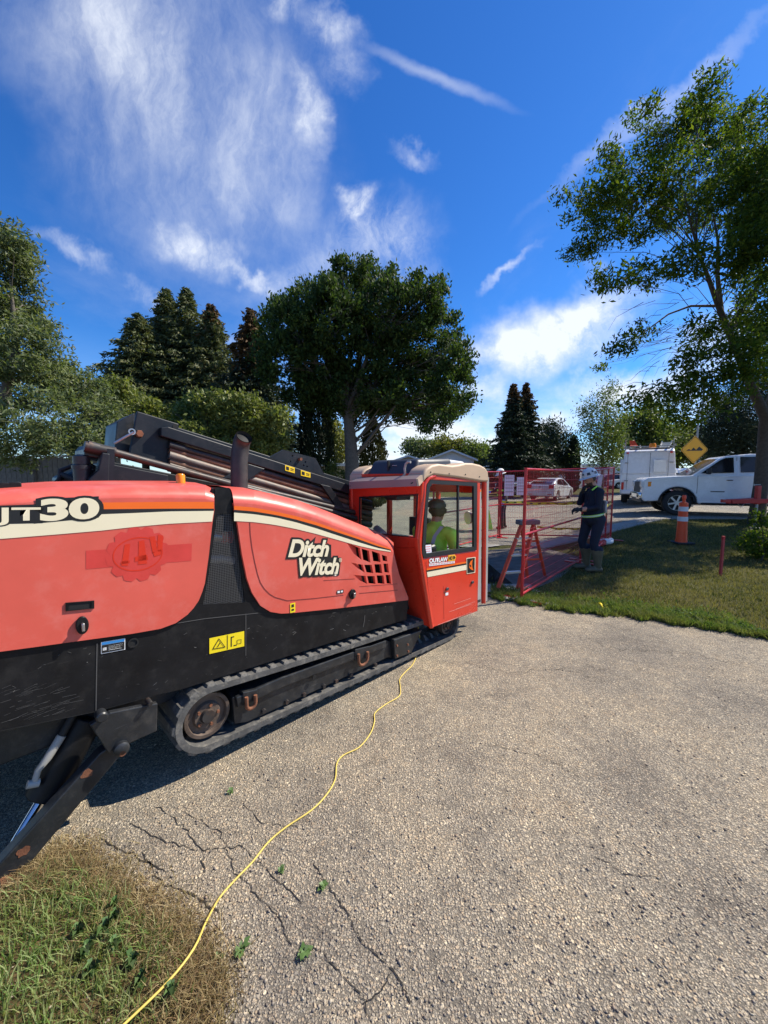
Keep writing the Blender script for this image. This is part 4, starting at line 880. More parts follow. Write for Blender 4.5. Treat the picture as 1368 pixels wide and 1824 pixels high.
pipe(156, 793, 640, 925, RY - .13, .0225, 'dark_pipe'); pipe(300, 834, 640, 915, RY - .11, .022, 'dark_pipe', False)
# thrust carriage and rotary gear at the raised end
cg = beam('carriage', LL([(196, 826), (300, 846), (300, 872), (194, 866)], RY - .14), .12, 'navy_steel', rack)
beam('carriage_web', LL([(160, 852), (175, 838), (182, 806), (196, 808), (194, 868), (156, 862)], RY - .17), .08, 'navy_steel', rack)
beam('carriage_arm', LL([(150, 800), (158, 790), (200, 803), (198, 820), (150, 812)], RY - .1), .3, 'black_steel', rack)
m = MB(); c = ML(147, 845, RY - .08); m.lathe([(.05, -.06), (.05, -.045), (.042, -.045), (.042, .03), (.047, .03), (.047, .05), (.040, .055), (.040, .10), (.02, .11)], c, (0, 0, 1), 22); m.build('drive_motor', 'black_steel', rack)
m = MB(); m.tube([ML(150, 795, RY - .13), ML(205, 806, RY - .13)], .03, 14); m.build('spindle', 'dark_pipe', rack)
m = MB(); m.bar(ML(197, 800, RY - .15), ML(196, 866, RY - .15), .02, .035); m.build('carriage_post', 'navy_steel', rack, smooth=0)
m = MB(); m.tube([ML(150, 862, RY), ML(112, 846, RY + .1), ML(100, 862, RY + .1), ML(118, 880, RY + .1)], .018, 8); m.tube([ML(196, 850, RY + .1), ML(150, 822, RY + .12), ML(108, 838, RY + .12), ML(104, 880, RY + .12)], .014, 8); m.build('hydraulic_hose', 'rubber_black', rack)
beam('rotary_gearbox', LL([(105, 850), (150, 832), (200, 842), (200, 880), (110, 890)], RY + .12), .35, 'black_steel', rack, .02)

# ------------------------------------------------------------------ cab
CY, CB = -.10, .74
cab = beam('cab_floor', [Vector((2.58, CY + .02, .52)), Vector((3.42, CY + .02, .47)), Vector((3.42, CY + .02, .43)), Vector((2.58, CY + .02, .46))], CB - CY - .05, 'black_steel', rig)
win_o = [(767, 855), (850, 860), (849, 980), (755, 994), (752, 985), (758, 890), (761, 863)]
win_i = [(770, 862), (844, 866), (844, 974), (760, 986), (758, 976), (763, 892), (766, 868)]
out = [(773, 846), (856, 857), (851, 1089), (768, 1119), (753, 1031), (745, 976), (744, 960), (753, 886), (754, 866), (760, 853)]
side = plate('cab_side', LL(out, CY), [LL(win_o, CY)], (0, .035, 0), 'red_cab', rig, bevel=.008)
plate('window_seal', LL(win_o, CY - .006), [LL(win_i, CY - .006)], (0, .02, 0), 'seal_black', side)
m = MB(); g1 = LL([(770, 862), (815, 864), (814, 979), (760, 986), (758, 976), (763, 892), (766, 868)], CY + .012); m.quad(*g1); m.build('window_pane', 'cab_glass', side, smooth=0)
m = MB(); m.quad(*LL([(776, 863), (818, 865), (818, 978), (776, 984)], CY + .022)); m.build('window_pane', 'cab_glass', side, smooth=0)
m = MB(); m.bar(ML(815.5, 864, CY + .01), ML(815, 979, CY + .01), .02, .016, (0, 1, 0)); m.build('sash', 'seal_black', side, smooth=0)
m = MB(); m.quad(*LL([(756, 971), (768, 970), (769, 985), (756, 987)], CY + .008)); st_ = m.build('window_sticker', 'paper', side, smooth=0)
for k in range(3): q = MB(); q.quad(*LL([(758, 973.5 + 4 * k), (767, 972.7 + 4 * k), (767, 974.0 + 4 * k), (758, 974.8 + 4 * k)], CY + .0072)); q.build('print', 'print_pink', st_, smooth=0)
# door graphics and handles
stripe('orange_stripe', [(760, 1013), (831, 1000)], [(760, 1016), (831, 1003)], 'orange', side, CY - .0025)
stripe('black_stripe', [(760, 1016), (831, 1003)], [(760.5, 1019), (831, 1006)], 'decal_black', side, CY - .0025)
stripe('cream_stripe', [(760.5, 1019), (831, 1006)], [(762, 1028), (831, 1015)], 'cream', side, CY - .0025)
word('OUTLAW', (765, 1002.5), (797, 999), (765, 995.5), side, .05, .03, 0, .95, 'white_matt', CY - .003)
m = MB(); m.quad(*LL([(798.5, 989), (810, 987.5), (812.5, 991.5), (810.5, 998.5), (798.5, 1000)], CY - .003)); hb = m.build('badge', 'orange_badge', side, smooth=0) if False else None
paint('orange_badge', (.86, .42, .03), .4)
hb = m.build('badge', 'orange_badge', side, smooth=0)
text_obj('lettering', 'HD', *[ML(*q, CY - .0045) for q in ((800, 997.5), (806, 996.8), (800, 991.5))], 'decal_black', hb, .03)
text_obj('lettering', '»', *[ML(*q, CY - .0045) for q in ((807, 996), (811, 995.5), (807, 991))], 'decal_black', hb, .03)
stripe('subtitle_band', [(764.5, 1004), (810, 999.5)], [(764.5, 1008.5), (810, 1003)], 'white_matt', side, CY - .0025)
for k in range(9): 
    x = 766 + k * 4.9; ribbon('subtitle_print', [(x, 1006.0 - (x - 764) * .11), (x + 3.6, 1005.6 - (x - 764) * .11)], .006, 'print_pink', side, CY - .004)
em = [(831, 994), (847, 992), (846.5, 1020), (831.5, 1022.5)]
m = MB(); m.quad(*LL(em, CY - .004)); eo = m.build('emblem', 'cream', side, smooth=0)
m = MB(); m.quad(*LL([(832.3, 995.2), (845.8, 993.5), (845.4, 1018.8), (832.7, 1021)], CY - .0055)); m.build('print', 'decal_black', eo, smooth=0)
cres = [(842.5, 996), (838, 1000), (835.5, 1006), (835.8, 1011), (839, 1014.5), (843.5, 1016), (841.5, 1011), (841, 1006), (841.3, 1001)]
m = MB(); m.quad(*LL(cres, CY - .007)); m.build('print', 'orange', eo, smooth=0)
m = MB(); m.quad(*LL([(836, 1005), (839, 1007), (839.5, 1010), (837, 1009)], CY - .008)); m.build('print', 'decal_black', eo, smooth=0)
for x, y in ((796, 1049), (841, 1037)):
    c = ML(x, y, CY - .003); m = MB(); n = 16; lp = [c + Vector((cos(2 * pi * k / n) * .022, 0, sin(2 * pi * k / n) * .014)) for k in range(n)]; m.prism(lp, [p + Vector((0, -.01, 0)) for p in lp]); m.build('door_latch', 'unit_grey', side, bevel=.002)
m = MB(); m.quad(*LL([(793.5, 1056), (798.5, 1055), (798.5, 1060), (793.5, 1061)], CY - .003)); m.build('tag', 'white_matt', side, smooth=0)
ribbon('door_seam', [(850, 1035), (851, 1089)], .003, 'seam', side, CY - .002); ribbon('door_seam', [(790, 1044), (791, 1103)], .0035, 'seam', side, CY - .002); ribbon('door_seam', [(759, 1000), (763, 1050), (771, 1118)], .0035, 'seam', side, CY - .002)
paint('scuff', (.75, .42, .35), .7)
for x, y, l, a in ((809, 1076, 30, -.35), (800, 1090, 40, -.35), (812, 1085, 34, -.4), (780, 1113, 60, -.38), (795, 1108, 45, -.40), (830, 1096, 20, -.36)): ribbon('scuff', [(x, y), (x + l, y + l * a)], .0022, 'scuff', side, CY - .0022)
# front of the cab: jamb, grey strip, round red post, front glass
m = MB(); q = LL([(851, 860), (857, 861), (857, 1072), (851, 1078)], CY + .02); m.prism(q, shiftY(q, .05)); m.build('door_jamb', 'strip_grey', side, smooth=0)
m = MB(); m.tube([ML(862.5, 838, CY + .02), ML(861, 1074, CY + .02)], .021, 14); m.build('front_post', 'red_cab', side)
m = MB(); q = LL([(867.5, 850), (871, 850), (868, 1070), (865, 1072)], CY + .06); m.prism(q, shiftY(q, .04)); m.build('front_trim', 'strip_grey', side, smooth=0)
m = MB(); q = LL([(851, 862), (857, 862), (857, 871), (851, 871)], CY + .015); m.quad(*q); m.build('jamb_decal', 'decal_black', side, smooth=0)
m = MB(); q = LL([(851, 872), (857, 872), (857, 876), (851, 876)], CY + .015); m.quad(*q); m.build('jamb_decal', 'orange', side, smooth=0)
XF = ML(861, 960, CY).x
# inner (far) side and front frames, so that the cab is a real enclosed room
ztop = 1.60
m = MB(); m.bar((2.44, CB, 1.05), (2.44, CB, ztop), .05, .05); m.bar((XF, CB, .5), (XF, CB, ztop), .06, .06); m.bar((2.44, CB, ztop), (XF, CB, ztop - .03), .06, .06); m.bar((2.5, CB, 1.05), (XF, CB, 1.0), .04, .05); m.bar((2.95, CB, 1.03), (2.95, CB, ztop), .045, .045)
m.bar((XF, CY + .05, ztop - .03), (XF, CB, ztop - .03), .06, .08); m.bar((XF, CY + .05, .5), (XF, CB, .5), .05, .06); m.bar((XF, .45, .5), (XF, .45, ztop), .04, .04); m.build('far_frame', 'red_cab', cab, smooth=0, bevel=.006)
m = MB(); m.prism([(2.47, CB + .01, .46), (XF, CB + .01, .46), (XF, CB + .01, 1.02), (2.42, CB + .01, 1.06)], [(2.47, CB - .02, .46), (XF, CB - .02, .46), (XF, CB - .02, 1.02), (2.42, CB - .02, 1.06)]); m.build('far_panel', 'seal_black', cab, smooth=0)  # black instead of cab red: interior shade put into the panel colour
m = MB(); m.quad((2.45, CB, 1.05), (XF, CB, 1.03), (XF, CB, ztop), (2.45, CB, ztop)); m.build('window_pane', 'cab_glass_dark', cab, smooth=0)
m = MB(); m.quad((XF, CY + .08, .55), (XF, CB, .55), (XF, CB, ztop), (XF, CY + .08, ztop)); m.build('windscreen', 'cab_glass', cab, smooth=0)
# rear wall
TR = 2.415
zb = 1.10
wl_ = [MT(x, y, TR) for x, y in ((640, 885), (746, 880), (742, 958), (690, 953), (640, 948))]
outer = [Vector((TR, CB + .02, 1.70)), Vector((TR, CY + .03, 1.70)), Vector((TR, CY + .03, zb)), Vector((TR, CB + .02, zb))]
rw = plate('cab_rear', [MT(621, 868, TR), MT(752, 858, TR), MT(744, 976, TR), MT(622, 975, TR)], [wl_], (.03, 0, 0), 'red_cab', rig, bevel=.006)
m = MB(); wl2 = [p + Vector((-.004, 0, 0)) for p in wl_]; c = sum(wl2, Vector()) / 5; m.strip(wl2 + [wl2[0]], [c + (p - c) * .94 for p in wl2 + [wl2[0]]]); m.build('window_seal', 'seal_black', rw, smooth=0)
m = MB(); m.quad(*[p + Vector((.012, 0, 0)) for p in wl_]); m.build('window_pane', 'cab_glass', rw, smooth=0)
pa, pb_, pc, pd = MT(744, 976, TR), MT(622, 975, TR), Vector((2.60, CB, .46)), ML(768, 1119, CY + .004)
m = MB(); m.prism([pa, pb_, pc, pd], [p + Vector((.03, 0, 0)) for p in (pa, pb_, pc, pd)]); m.build('rear_lower_panel', 'red_cab', rw, smooth=0, bevel=.008)
m = MB(); m.tube(LL([(773, 848), (762, 852), (755, 862), (753.5, 886), (745, 960), (746, 980), (754, 1031), (768, 1117)], CY + .015), .022, 10); m.build('corner_post', 'red_cab', rw, smooth=60)
m = MB(); m.tube([MT(628, 868, TR + .02), MT(629, 975, TR + .02)], .03, 10); m.build('corner_post', 'red_cab', rw, smooth=60)
# roof: beige side caps, red roof plate, taupe visor
def cap(Y0, Y1):
    top = [(753, 862), (754, 846), (760, 835), (770, 828.5), (782, 826), (794, 827.5), (806, 829), (818, 827.5), (830, 824.5), (843, 825), (856, 828), (865, 833), (870, 840), (871, 858), (857, 858), (815, 851), (773, 846), (761, 852)]
    p = LL(top, CY - .012); d = Y0 - (CY - .012); p = shiftY(p, d); m = MB(); m.prism(p, shiftY(p, Y1 - Y0)); return m.build('roof_cap', 'beige', rig, smooth=50, bevel=.018, seg=3)
rc = cap(CY - .012, .055); cap(CB - .14, CB + .03)
for x, y in ((767, 841), (800, 844), (829, 845), (854, 849)): m = MB(); m.lathe([(.006, -.004), (.007, .004)], ML(x, y, CY - .012), (0, 1, 0), 8); m.build('cap_screw', 'seal_black', rc)
za = ML(773, 846, CY).z
m = MB(); m.prism([(2.43, CY + .02, za - .02), (XF, CY + .02, za - .05), (XF, CB, za - .05), (2.43, CB, za - .02)], [(2.43, CY + .02, za + .01), (XF, CY + .02, za - .02), (XF, CB, za - .02), (2.43, CB, za + .01)]); m.build('roof_plate', 'red_cab', rig, smooth=0)
TV = TR - .06
v = [MT(622, 858, TV), MT(741, 853, TV), MT(749, 846, TV + .05), MT(640, 851, TV + .05)]; w = [MT(622, 871, TV - .01), MT(742, 866, TV - .01)]
m = MB(); m.quad(v[0], v[1], v[2], v[3]); m.quad(v[0], v[1], w[1], w[0]); m.quad(w[0], w[1], w[1] + Vector((.06, 0, .004)), w[0] + Vector((.06, 0, .004))); vi = m.build('rear_visor', 'taupe', rig, smooth=0)
m = MB(); q = [MT(741, 853, TV), MT(749, 846, TV + .05), MT(750, 858, TV + .05), MT(743, 866, TV)]; m.prism(q, [p + Vector((.01, -.012, 0)) for p in q]); m.build('visor_end', 'beige', vi, smooth=0)
for x, y in ((624, 866), (735, 860), (733, 861)): m = MB(); m.lathe([(.006, 0), (.006, .003)], MT(x, y, TV - .004), (-1, 0, 0), 8); m.build('visor_screw', 'seal_black', vi)
m = MB(); q = [MT(628, 852, TR + .05), MT(634, 841, TR + .08), MT(650, 833, TR + .1), MT(664, 840, TR + .1), MT(655, 853, TR + .05)]; m.prism(q, [p + Vector((.5, 0, 0)) for p in q]); m.build('roof_cap', 'beige', rig, smooth=50, bevel=.01)
# roof-top cooling unit
zr = za - .01
m = MB(); lo = [(2.48, .03, zr), (3.05, .03, zr), (3.05, .61, zr), (2.48, .61, zr)]; hi = [(2.55, .05, zr + .145), (3.05, .05, zr + .165), (3.05, .57, zr + .165), (2.55, .57, zr + .145)]; m.prism(lo, hi); au = m.build('cooling_unit', 'unit_grey', rig, smooth=50, bevel=.03, seg=3)
m = MB(); m.prism([(3.055, .07, zr), (3.36, .07, zr), (3.36, .55, zr), (3.055, .55, zr)], [(3.055, .09, zr + .160), (3.34, .09, zr + .145), (3.34, .53, zr + .145), (3.055, .53, zr + .160)]); m.build('unit_cover', 'unit_light', au, smooth=50, bevel=.02, seg=3)
for k in range(4): m = MB(); c = MT(702 + 0 * k, 829 + 3 * k, 2.515); m.box((2.522 + k * .006, c.y, c.z - .0), (.006, .05, .004)); m.build('vent_slot', 'unit_light', au, smooth=0)
m = MB(); m.box((2.51, MT(692, 835, 2.51).y, zr + .07), (.02, .018, .13)); m.build('unit_strap', 'seal_black', au, smooth=0)
h0 = MT(723, 826, 2.44); m = MB(); m.tube([h0 + Vector((.0, -.05, .012)), h0 + Vector((0, -.02, .014)), h0, h0 + Vector((-.005, .01, -.04)), h0 + Vector((-.01, .0, -.085)), h0 + Vector((-.01, .05, -.12)), h0 + Vector((.03, .14, -.13))], .010, 10); m.build('drain_hose', 'strip_grey', au, smooth=60)
# inside: seat, console, joystick stand, monitor, mirror
m = MB(); m.box((3.02, .25, .64), (.36, .42, .10)); m.box((2.82, .25, .88), (.10, .40, .40), Matrix.Rotation(-.12, 3, 'Y')); m.box((3.0, .25, .53), (.30, .30, .14)); m.build('operator_seat', 'seal_black', cab, smooth=0, bevel=.03, seg=3)
m = MB(); m.box((3.31, .30, .74), (.12, .60, .30)); m.box((3.18, .0, .80), (.34, .09, .12)); m.build('console', 'seal_black', cab, smooth=0, bevel=.02)
for k in range(4): q = MB(); q.tube([(3.16 + .04 * k, -.0 + .02 * (k % 2), .86), (3.17 + .04 * k, .0, .93)], .008, 8); q.ball((3.17 + .04 * k, .0, .935), .014, 8, 6); q.build('control_lever', 'steel' if k % 2 else 'seal_black', cab)
m = MB(); m.box((3.22, .55, 1.16), (.05, .26, .2)); m.tube([(3.25, .55, .9), (3.24, .55, 1.1)], .018, 8); m.build('monitor', 'seal_black', cab, smooth=0, bevel=.01)
m = MB(); m.box((2.75, .45, 1.52), (.2, .16, .1)); m.build('radio_box', 'unit_grey', cab, smooth=0, bevel=.01)
m = MB(); m.tube([(2.50, .40, 1.17), (2.62, .60, 1.19)], .035, 14); m.build('air_duct', 'strip_grey', cab)
mc = ML(836, 922, .02); m = MB(); m.lathe([(.002, .035), (.045, .030), (.062, .0), (.066, -.02), (.055, -.024)], mc, (.9, -.45, .05), 20); mo = m.build('mirror', 'white_matt', side, smooth=50)
m = MB(); m.tube([mc, mc + Vector((.05, .06, -.02)), (XF, .1, mc.z - .02)], .010, 8); m.build('mirror_arm', 'seal_black', mo)

# the machine stands a little farther off and larger than first laid out; its rear is jacked up on the stabiliser
KS = 1.095
rig.scale = (KS, KS, KS); L0 = rig.location.copy(); rig.location = (L0.x * KS, L0.y * KS, CAMH + (L0.z - CAMH) * KS)
# ------------------------------------------------------------------ foliage
leaf_mat('leaf_elm', [(.020, .040, .012), (.034, .062, .018), (.052, .090, .024), (.080, .115, .030), (.028, .052, .018)], .34, .6, .15)
leaf_mat('leaf_willow', [(.070, .10, .042), (.11, .15, .066), (.16, .195, .10), (.20, .235, .085), (.08, .105, .048), (.25, .265, .18)], .35, .6, .2)
leaf_mat('leaf_olive', [(.085, .115, .028), (.135, .17, .042), (.19, .22, .06), (.25, .26, .085), (.10, .125, .034)], .35, .5, .3)
leaf_mat('leaf_ash', [(.032, .062, .010), (.052, .092, .014), (.075, .12, .018), (.16, .19, .022), (.042, .075, .014), (.062, .10, .016)], .50, .6, .15)
leaf_mat('leaf_light', [(.07, .10, .025), (.10, .14, .035), (.14, .17, .05), (.08, .11, .03)], .4, .5, .3)
leaf_mat('leaf_yellow', [(.12, .13, .025), (.18, .16, .03), (.10, .13, .03), (.22, .19, .05)], .4, .5, .3)
leaf_mat('needle', [(.020, .034, .020), (.032, .052, .028), (.045, .066, .034), (.026, .040, .024)], .10, .6, .25)
leaf_mat('needle_olive', [(.055, .072, .032), (.088, .108, .044), (.12, .14, .056), (.14, .135, .06)], .2, .6, .25)
leaf_mat('needle_brown', [(.10, .055, .024), (.14, .08, .036), (.075, .045, .020), (.17, .11, .055)], .12, .7, .2)
leaf_mat('cedar', [(.012, .022, .010), (.020, .034, .014), (.030, .045, .016)], .12, .6, .25)
leaf_mat('cedar_light', [(.035, .045, .014), (.055, .062, .020), (.075, .075, .025)], .15, .6, .25)
def unit(n): v = RNG.normal(size=(n, 3)); return v / np.linalg.norm(v, axis=1)[:, None]
def leaf_mesh(name, P, size, aspect, mat, parent, axis=None, ax_w=0.6, fold=.25):
    n = len(P); d = unit(n)
    if axis is not None: d = d * (1 - ax_w) + axis * ax_w; d /= np.linalg.norm(d, axis=1)[:, None] + 1e-9
    w = np.cross(d, unit(n)); w /= np.linalg.norm(w, axis=1)[:, None] + 1e-9; nn = np.cross(d, w)
    L_ = (size * RNG.uniform(.6, 1.3, n))[:, None]; W_ = L_ * aspect * .5
    v = np.stack([P - d * L_ * .5, P + w * W_ + nn * L_ * fold * .3, P + d * L_ * .5, P - w * W_ + nn * L_ * fold * .3], 1).reshape(-1, 3)
    return raw_mesh(name, v, np.arange(n * 4).reshape(-1, 4), mat, parent)
def jit(p, a): return Vector((p.x + random.uniform(-a, a), p.y + random.uniform(-a, a), p.z + random.uniform(-a, a)))
def broadleaf(name, label, base_px, Y, lobes, nleaf, lsize, aspect, crad, mat, trunk, trad, bark='bark', group=None, depth=.8, upright=.35, per=34, branch=1.0, cat='tree', shell=.5, spread=0, gap=-.22):
    """lobes: (px, py, rx, ry) in photograph pixels at distance Y; trunk: px polyline from the ground up"""
    k = Y / F; base = on(base_px, Y); root = empty(name, base); tag(root, label, cat, group)
    tp = [on(trunk[0][0], Y, -.05)] + [at(x, y, Y) for x, y in trunk[1:]]; top = tp[-1]
    L_ = []; tot = sum(a * b for _, _, a, b in lobes); m = MB(); m.tube([p - base for p in tp], trad, 10)
    C = []; D = []
    for (lx, ly, rx, ry) in lobes:
        rd = depth * max(rx, ry) * k; off = random.uniform(-1, 1) * (spread if spread else .9 * rd) if len(lobes) > 1 else 0; c = at(lx, ly, Y + off)
        nc = max(3, int(nleaf * rx * ry / tot / per)); u = unit(nc); r = shell + (1 - shell) * RNG.uniform(0, 1, nc) ** .5
        pc = u * r[:, None] * np.array([rx * k, max(rd, .5 * ry * k), ry * k])[None] + np.array(c)[None]; C.append(pc); D.append(u)
        # limb from the nearest trunk point to the lobe
        if branch:
            cand = [tp[i].lerp(tp[i + 1], f / 6) for i in range(max(1, len(tp) // 3), len(tp) - 1) for f in range(6)] + [tp[-1]]; a = min(cand, key=lambda p: abs(p.z - (c.z - random.uniform(.35, .75) * math.hypot(c.x - p.x, c.y - p.y))) + .25 * (p - c).length); mid = a.lerp(c, .5) + Vector((0, 0, (c - a).length * .16)) - Vector(((c.x - a.x), (c.y - a.y), 0)) * .06; r0 = max(.012, trad[-1] * .6 * branch * min(1, sqrt(rx * ry) / 70))
            m.tube([q - base for q in (a, jit(mid, .1 * (c - a).length), c)], [r0, r0 * .6, r0 * .22], 6)
            for j in range(min(nc, 10)):
                q = Vector(pc[j]); s = mid.lerp(c, random.random()); m.tube([s - base, jit(s.lerp(q, .5), .1 * (q - s).length) - base, q - base], [r0 * .25, r0 * .16, r0 * .06], 4, caps=False)
    C = np.concatenate(C); D = np.concatenate(D); kp = lump(C, max(.7, min(1.8, sum(l[2] for l in lobes) / len(lobes) * k * 1.3))) + RNG.normal(0, .18, len(C)) > gap; C, D = C[kp], D[kp]; rep = int(np.ceil(nleaf / len(C))); idx = np.repeat(np.arange(len(C)), rep)
    P = C[idx] + RNG.normal(0, crad, (len(idx), 3)) * np.array([1, 1, .8]); ax = D[idx] * .6 + np.array([0, 0, upright])
    m.build('trunk', bark, root, smooth=60)
    leaf_mesh('crown', P - np.array(base)[None], lsize, aspect, mat, root, ax, .5)
    return root
def conifer(name, label, px_top, py_top, Y, hw_px, py_low, mat, n=9000, lsize=.26, aspect=.30, droop=.30, tip_mat=None, tip=.0, group=None, bark='bark', sparse=1.0):
    k = Y / F; base = on(px_top, Y); top = at(px_top, py_top, Y); root = empty(name, base); tag(root, label, 'tree', group); H = top.z - base.z; zl = at(px_top, py_low, Y).z - base.z; R = hw_px * k
    m = MB(); m.tube([(0, 0, -.05), (0, 0, H * .5), (0, 0, H)], [H * .018 + .04, H * .011 + .02, .012], 8)
    lv = max(10, int((H - zl) / .24)); P = []; A = []; T = []
    per = max(3, int(n / (lv * 9 * 5)))
    for i in range(lv):
        f = (i + .5) / lv; z = zl + (H - zl) * (1 - f); rad = R * (f ** .95) * random.uniform(.80, 1.12) + .05; nb = 5 + int(6 * min(1, f * 2))
        a0 = random.random() * 6.28
        for b_ in range(nb):
            a = a0 + 6.283 * b_ / nb + random.uniform(-.25, .25); rr = rad * random.uniform(.55, 1.18); dx, dy = cos(a), sin(a); zz = z + random.uniform(-.08, .08)
            m.tube([(0, 0, zz), (dx * rr * .6, dy * rr * .6, zz - droop * rr * .30), (dx * rr, dy * rr, zz - droop * rr * .42)], [.018, .011, .004], 4, caps=False)
            cnt = max(4, int(per * (3 + 4 * f) * sparse)); t = RNG.uniform(.12, 1.0, cnt) ** .8; sp = .10 + .16 * rr * (1 - abs(2 * t - 1)) * .9
            q = np.stack([dx * rr * t + RNG.normal(0, 1, cnt) * sp * -dy, dy * rr * t + RNG.normal(0, 1, cnt) * sp * dx, zz - droop * rr * .42 * t ** .8 - np.abs(RNG.normal(0, 1, cnt)) * .10 + .04], -1); P.append(q)
            A.append(np.tile(np.array([[dx * .7, dy * .7, -.25]]), (cnt, 1)) + RNG.normal(0, .35, (cnt, 3))); T.append(np.full(cnt, f))
    P = np.concatenate(P); A = np.concatenate(A); T = np.concatenate(T) + RNG.normal(0, .05, len(P)); A /= np.linalg.norm(A, axis=1)[:, None]
    m.build('trunk', bark, root, smooth=60); s = T < tip
    if tip: leaf_mesh('cone_crown', P[s], lsize, aspect * 1.3, tip_mat, root, A[s], .7)
    leaf_mesh('crown', P[~s], lsize, aspect, mat, root, A[~s], .7); return root
def column_tree(name, label, px, py_top, py_low, hw, Y, mat, n=6000, group=None, lsize=.14):
    k = Y / F; base = on(px, Y); top = at(px, py_top, Y); root = empty(name, base); tag(root, label, 'tree', group); H = top.z - base.z; R = hw * k
    m = MB(); m.tube([(0, 0, -.05), (0, 0, H * .9)], [.09, .02], 8); m.build('trunk', 'bark', root)
    t = RNG.uniform(0, 1, n); a = RNG.uniform(0, 6.283, n); lump = 1 + .16 * np.sin(a * 5 + t * 21) + .10 * np.sin(t * 55 + a * 3); prof = np.minimum(1, (1 - t) * 2.6) ** .7 * np.minimum(1, t * 9 + .45); r = R * prof * lump * RNG.uniform(.72, 1.06, n)
    P = np.stack([np.cos(a) * r, np.sin(a) * r, .12 + t * (H - .12)], -1); A = np.stack([np.cos(a) * .35, np.sin(a) * .35, np.ones(n)], -1)
    leaf_mesh('crown', P, lsize, .42, mat, root, A, .75); return root

broadleaf('elm_tree', 'large dark green elm with vase-shaped crown rising above the cab', 628, 17,
    [(640, 540, 70, 54), (655, 502, 34, 28), (612, 515, 34, 30), (560, 565, 62, 50), (520, 595, 52, 48), (500, 640, 40, 38), (600, 620, 100, 75), (705, 560, 70, 52), (745, 560, 42, 50), (748, 615, 70, 60), (795, 650, 46, 50), (808, 690, 38, 46), (775, 735, 40, 22), (690, 660, 85, 60), (640, 690, 80, 45), (560, 650, 55, 45), (489, 553, 20, 18), (588, 560, 60, 50), (815, 640, 26, 30), (545, 700, 40, 30), (730, 690, 60, 40), (790, 720, 26, 22), (700, 712, 50, 24), (655, 718, 44, 30), (745, 722, 36, 20), (598, 712, 48, 30), (570, 690, 44, 30), (640, 740, 34, 16), (690, 735, 36, 16)] + [(x, y, 12, 20) for x, y in ((597, 492), (610, 484), (640, 478), (652, 474), (668, 486), (540, 528), (512, 540), (560, 520), (500, 558), (732, 498), (750, 508), (770, 520), (788, 512), (795, 548), (806, 575), (705, 500), (690, 488), (826, 615), (832, 650), (828, 690), (818, 725), (786, 752), (762, 748), (720, 735), (476, 570), (470, 610), (478, 660), (510, 690), (575, 505), (530, 560))],
    90000, .165, .50, .15, 'leaf_elm', [(628, 870), (627, 820), (624, 780), (621, 752), (618, 732)], [.36, .30, .26, .22, .18], 'bark_grey', None, .75, .9, 30, 1.3, shell=.55, spread=2.0, gap=.02)
broadleaf('willow_tree', 'tall silvery green willow at the left edge of the picture', -40, 9.5,
    [(15, 470, 45, 55), (45, 545, 48, 55), (-40, 500, 80, 110), (30, 640, 80, 60), (95, 690, 66, 55), (150, 710, 44, 44), (60, 750, 100, 50), (150, 775, 46, 40), (-60, 640, 100, 120), (10, 420, 28, 26), (60, 610, 50, 40), (25, 800, 70, 30), (185, 740, 22, 44), (110, 640, 30, 22)],
    48000, .125, .30, .12, 'leaf_willow', [(-40, 900), (-20, 780), (10, 700), (30, 620), (20, 520)], [.20, .15, .11, .07, .03], 'bark_grey', None, .7, -.15, 34, 1.1, shell=.3, spread=.9, gap=-.02)
broadleaf('maple_tree', 'olive green broad bushy tree in front of the spruces', 380, 14,
    [(262, 758, 52, 40), (330, 738, 54, 34), (400, 750, 62, 42), (460, 775, 54, 36), (512, 780, 22, 34), (213, 700, 18, 18), (235, 728, 28, 28), (300, 782, 86, 30), (370, 722, 34, 22), (430, 735, 36, 28), (490, 752, 24, 22), (400, 795, 90, 26)],
    46000, .14, .46, .16, 'leaf_olive', [(380, 900), (375, 820), (370, 760)], [.2, .15, .1], 'bark', None, .7, .3, 40, 1.0, shell=.35, spread=1.2, gap=.05)
GS = 'spruces in the clump behind the machine'
conifer('spruce_tree', 'spruce with leftmost of the clump tips, blue-green', 262, 556, 21, 150, 800, 'needle_olive', 30000, tip_mat='needle_brown', group=GS)
conifer('spruce_tree', 'tall olive spruce with the left one of the twin highest tips', 313, 514, 23, 165, 800, 'needle_olive', 34000, group=GS)
conifer('spruce_tree', 'tall olive spruce with the right one of the twin highest tips', 347, 512, 22.5, 155, 800, 'needle_olive', 30000, group=GS)
conifer('spruce_tree', 'brownish spruce with the lower tip right of the twin tips', 388, 544, 22, 132, 800, 'needle_olive', 26000, tip_mat='needle_brown', tip=.08, group=GS)
conifer('spruce_tree', 'dark spruce topped with brown cones left of the elm', 456, 552, 20, 140, 840, 'needle', 28000, tip_mat='needle_brown', tip=.34)
column_tree('cedar_tree', 'slim dark columnar cedar farthest left of the elm trunk', 546, 684, 840, 12, 19, 'cedar', 7000)
column_tree('cedar_tree', 'broad dark columnar cedar close beside the elm trunk', 570, 672, 840, 24, 18.6, 'cedar', 13000)
column_tree('cedar_tree', 'short olive columnar cedar right of the elm trunk', 664, 742, 850, 23, 19.5, 'cedar_light', 11000)
broadleaf('shrub', 'pale flowering shrub in front of the cream house', 600, 17.6, [(600, 850, 22, 18), (590, 838, 12, 14), (612, 858, 14, 14)], 2600, .085, .5, .12, 'leaf_light', [(600, 880), (600, 850)], [.05, .03], 'bark', cat='shrub')
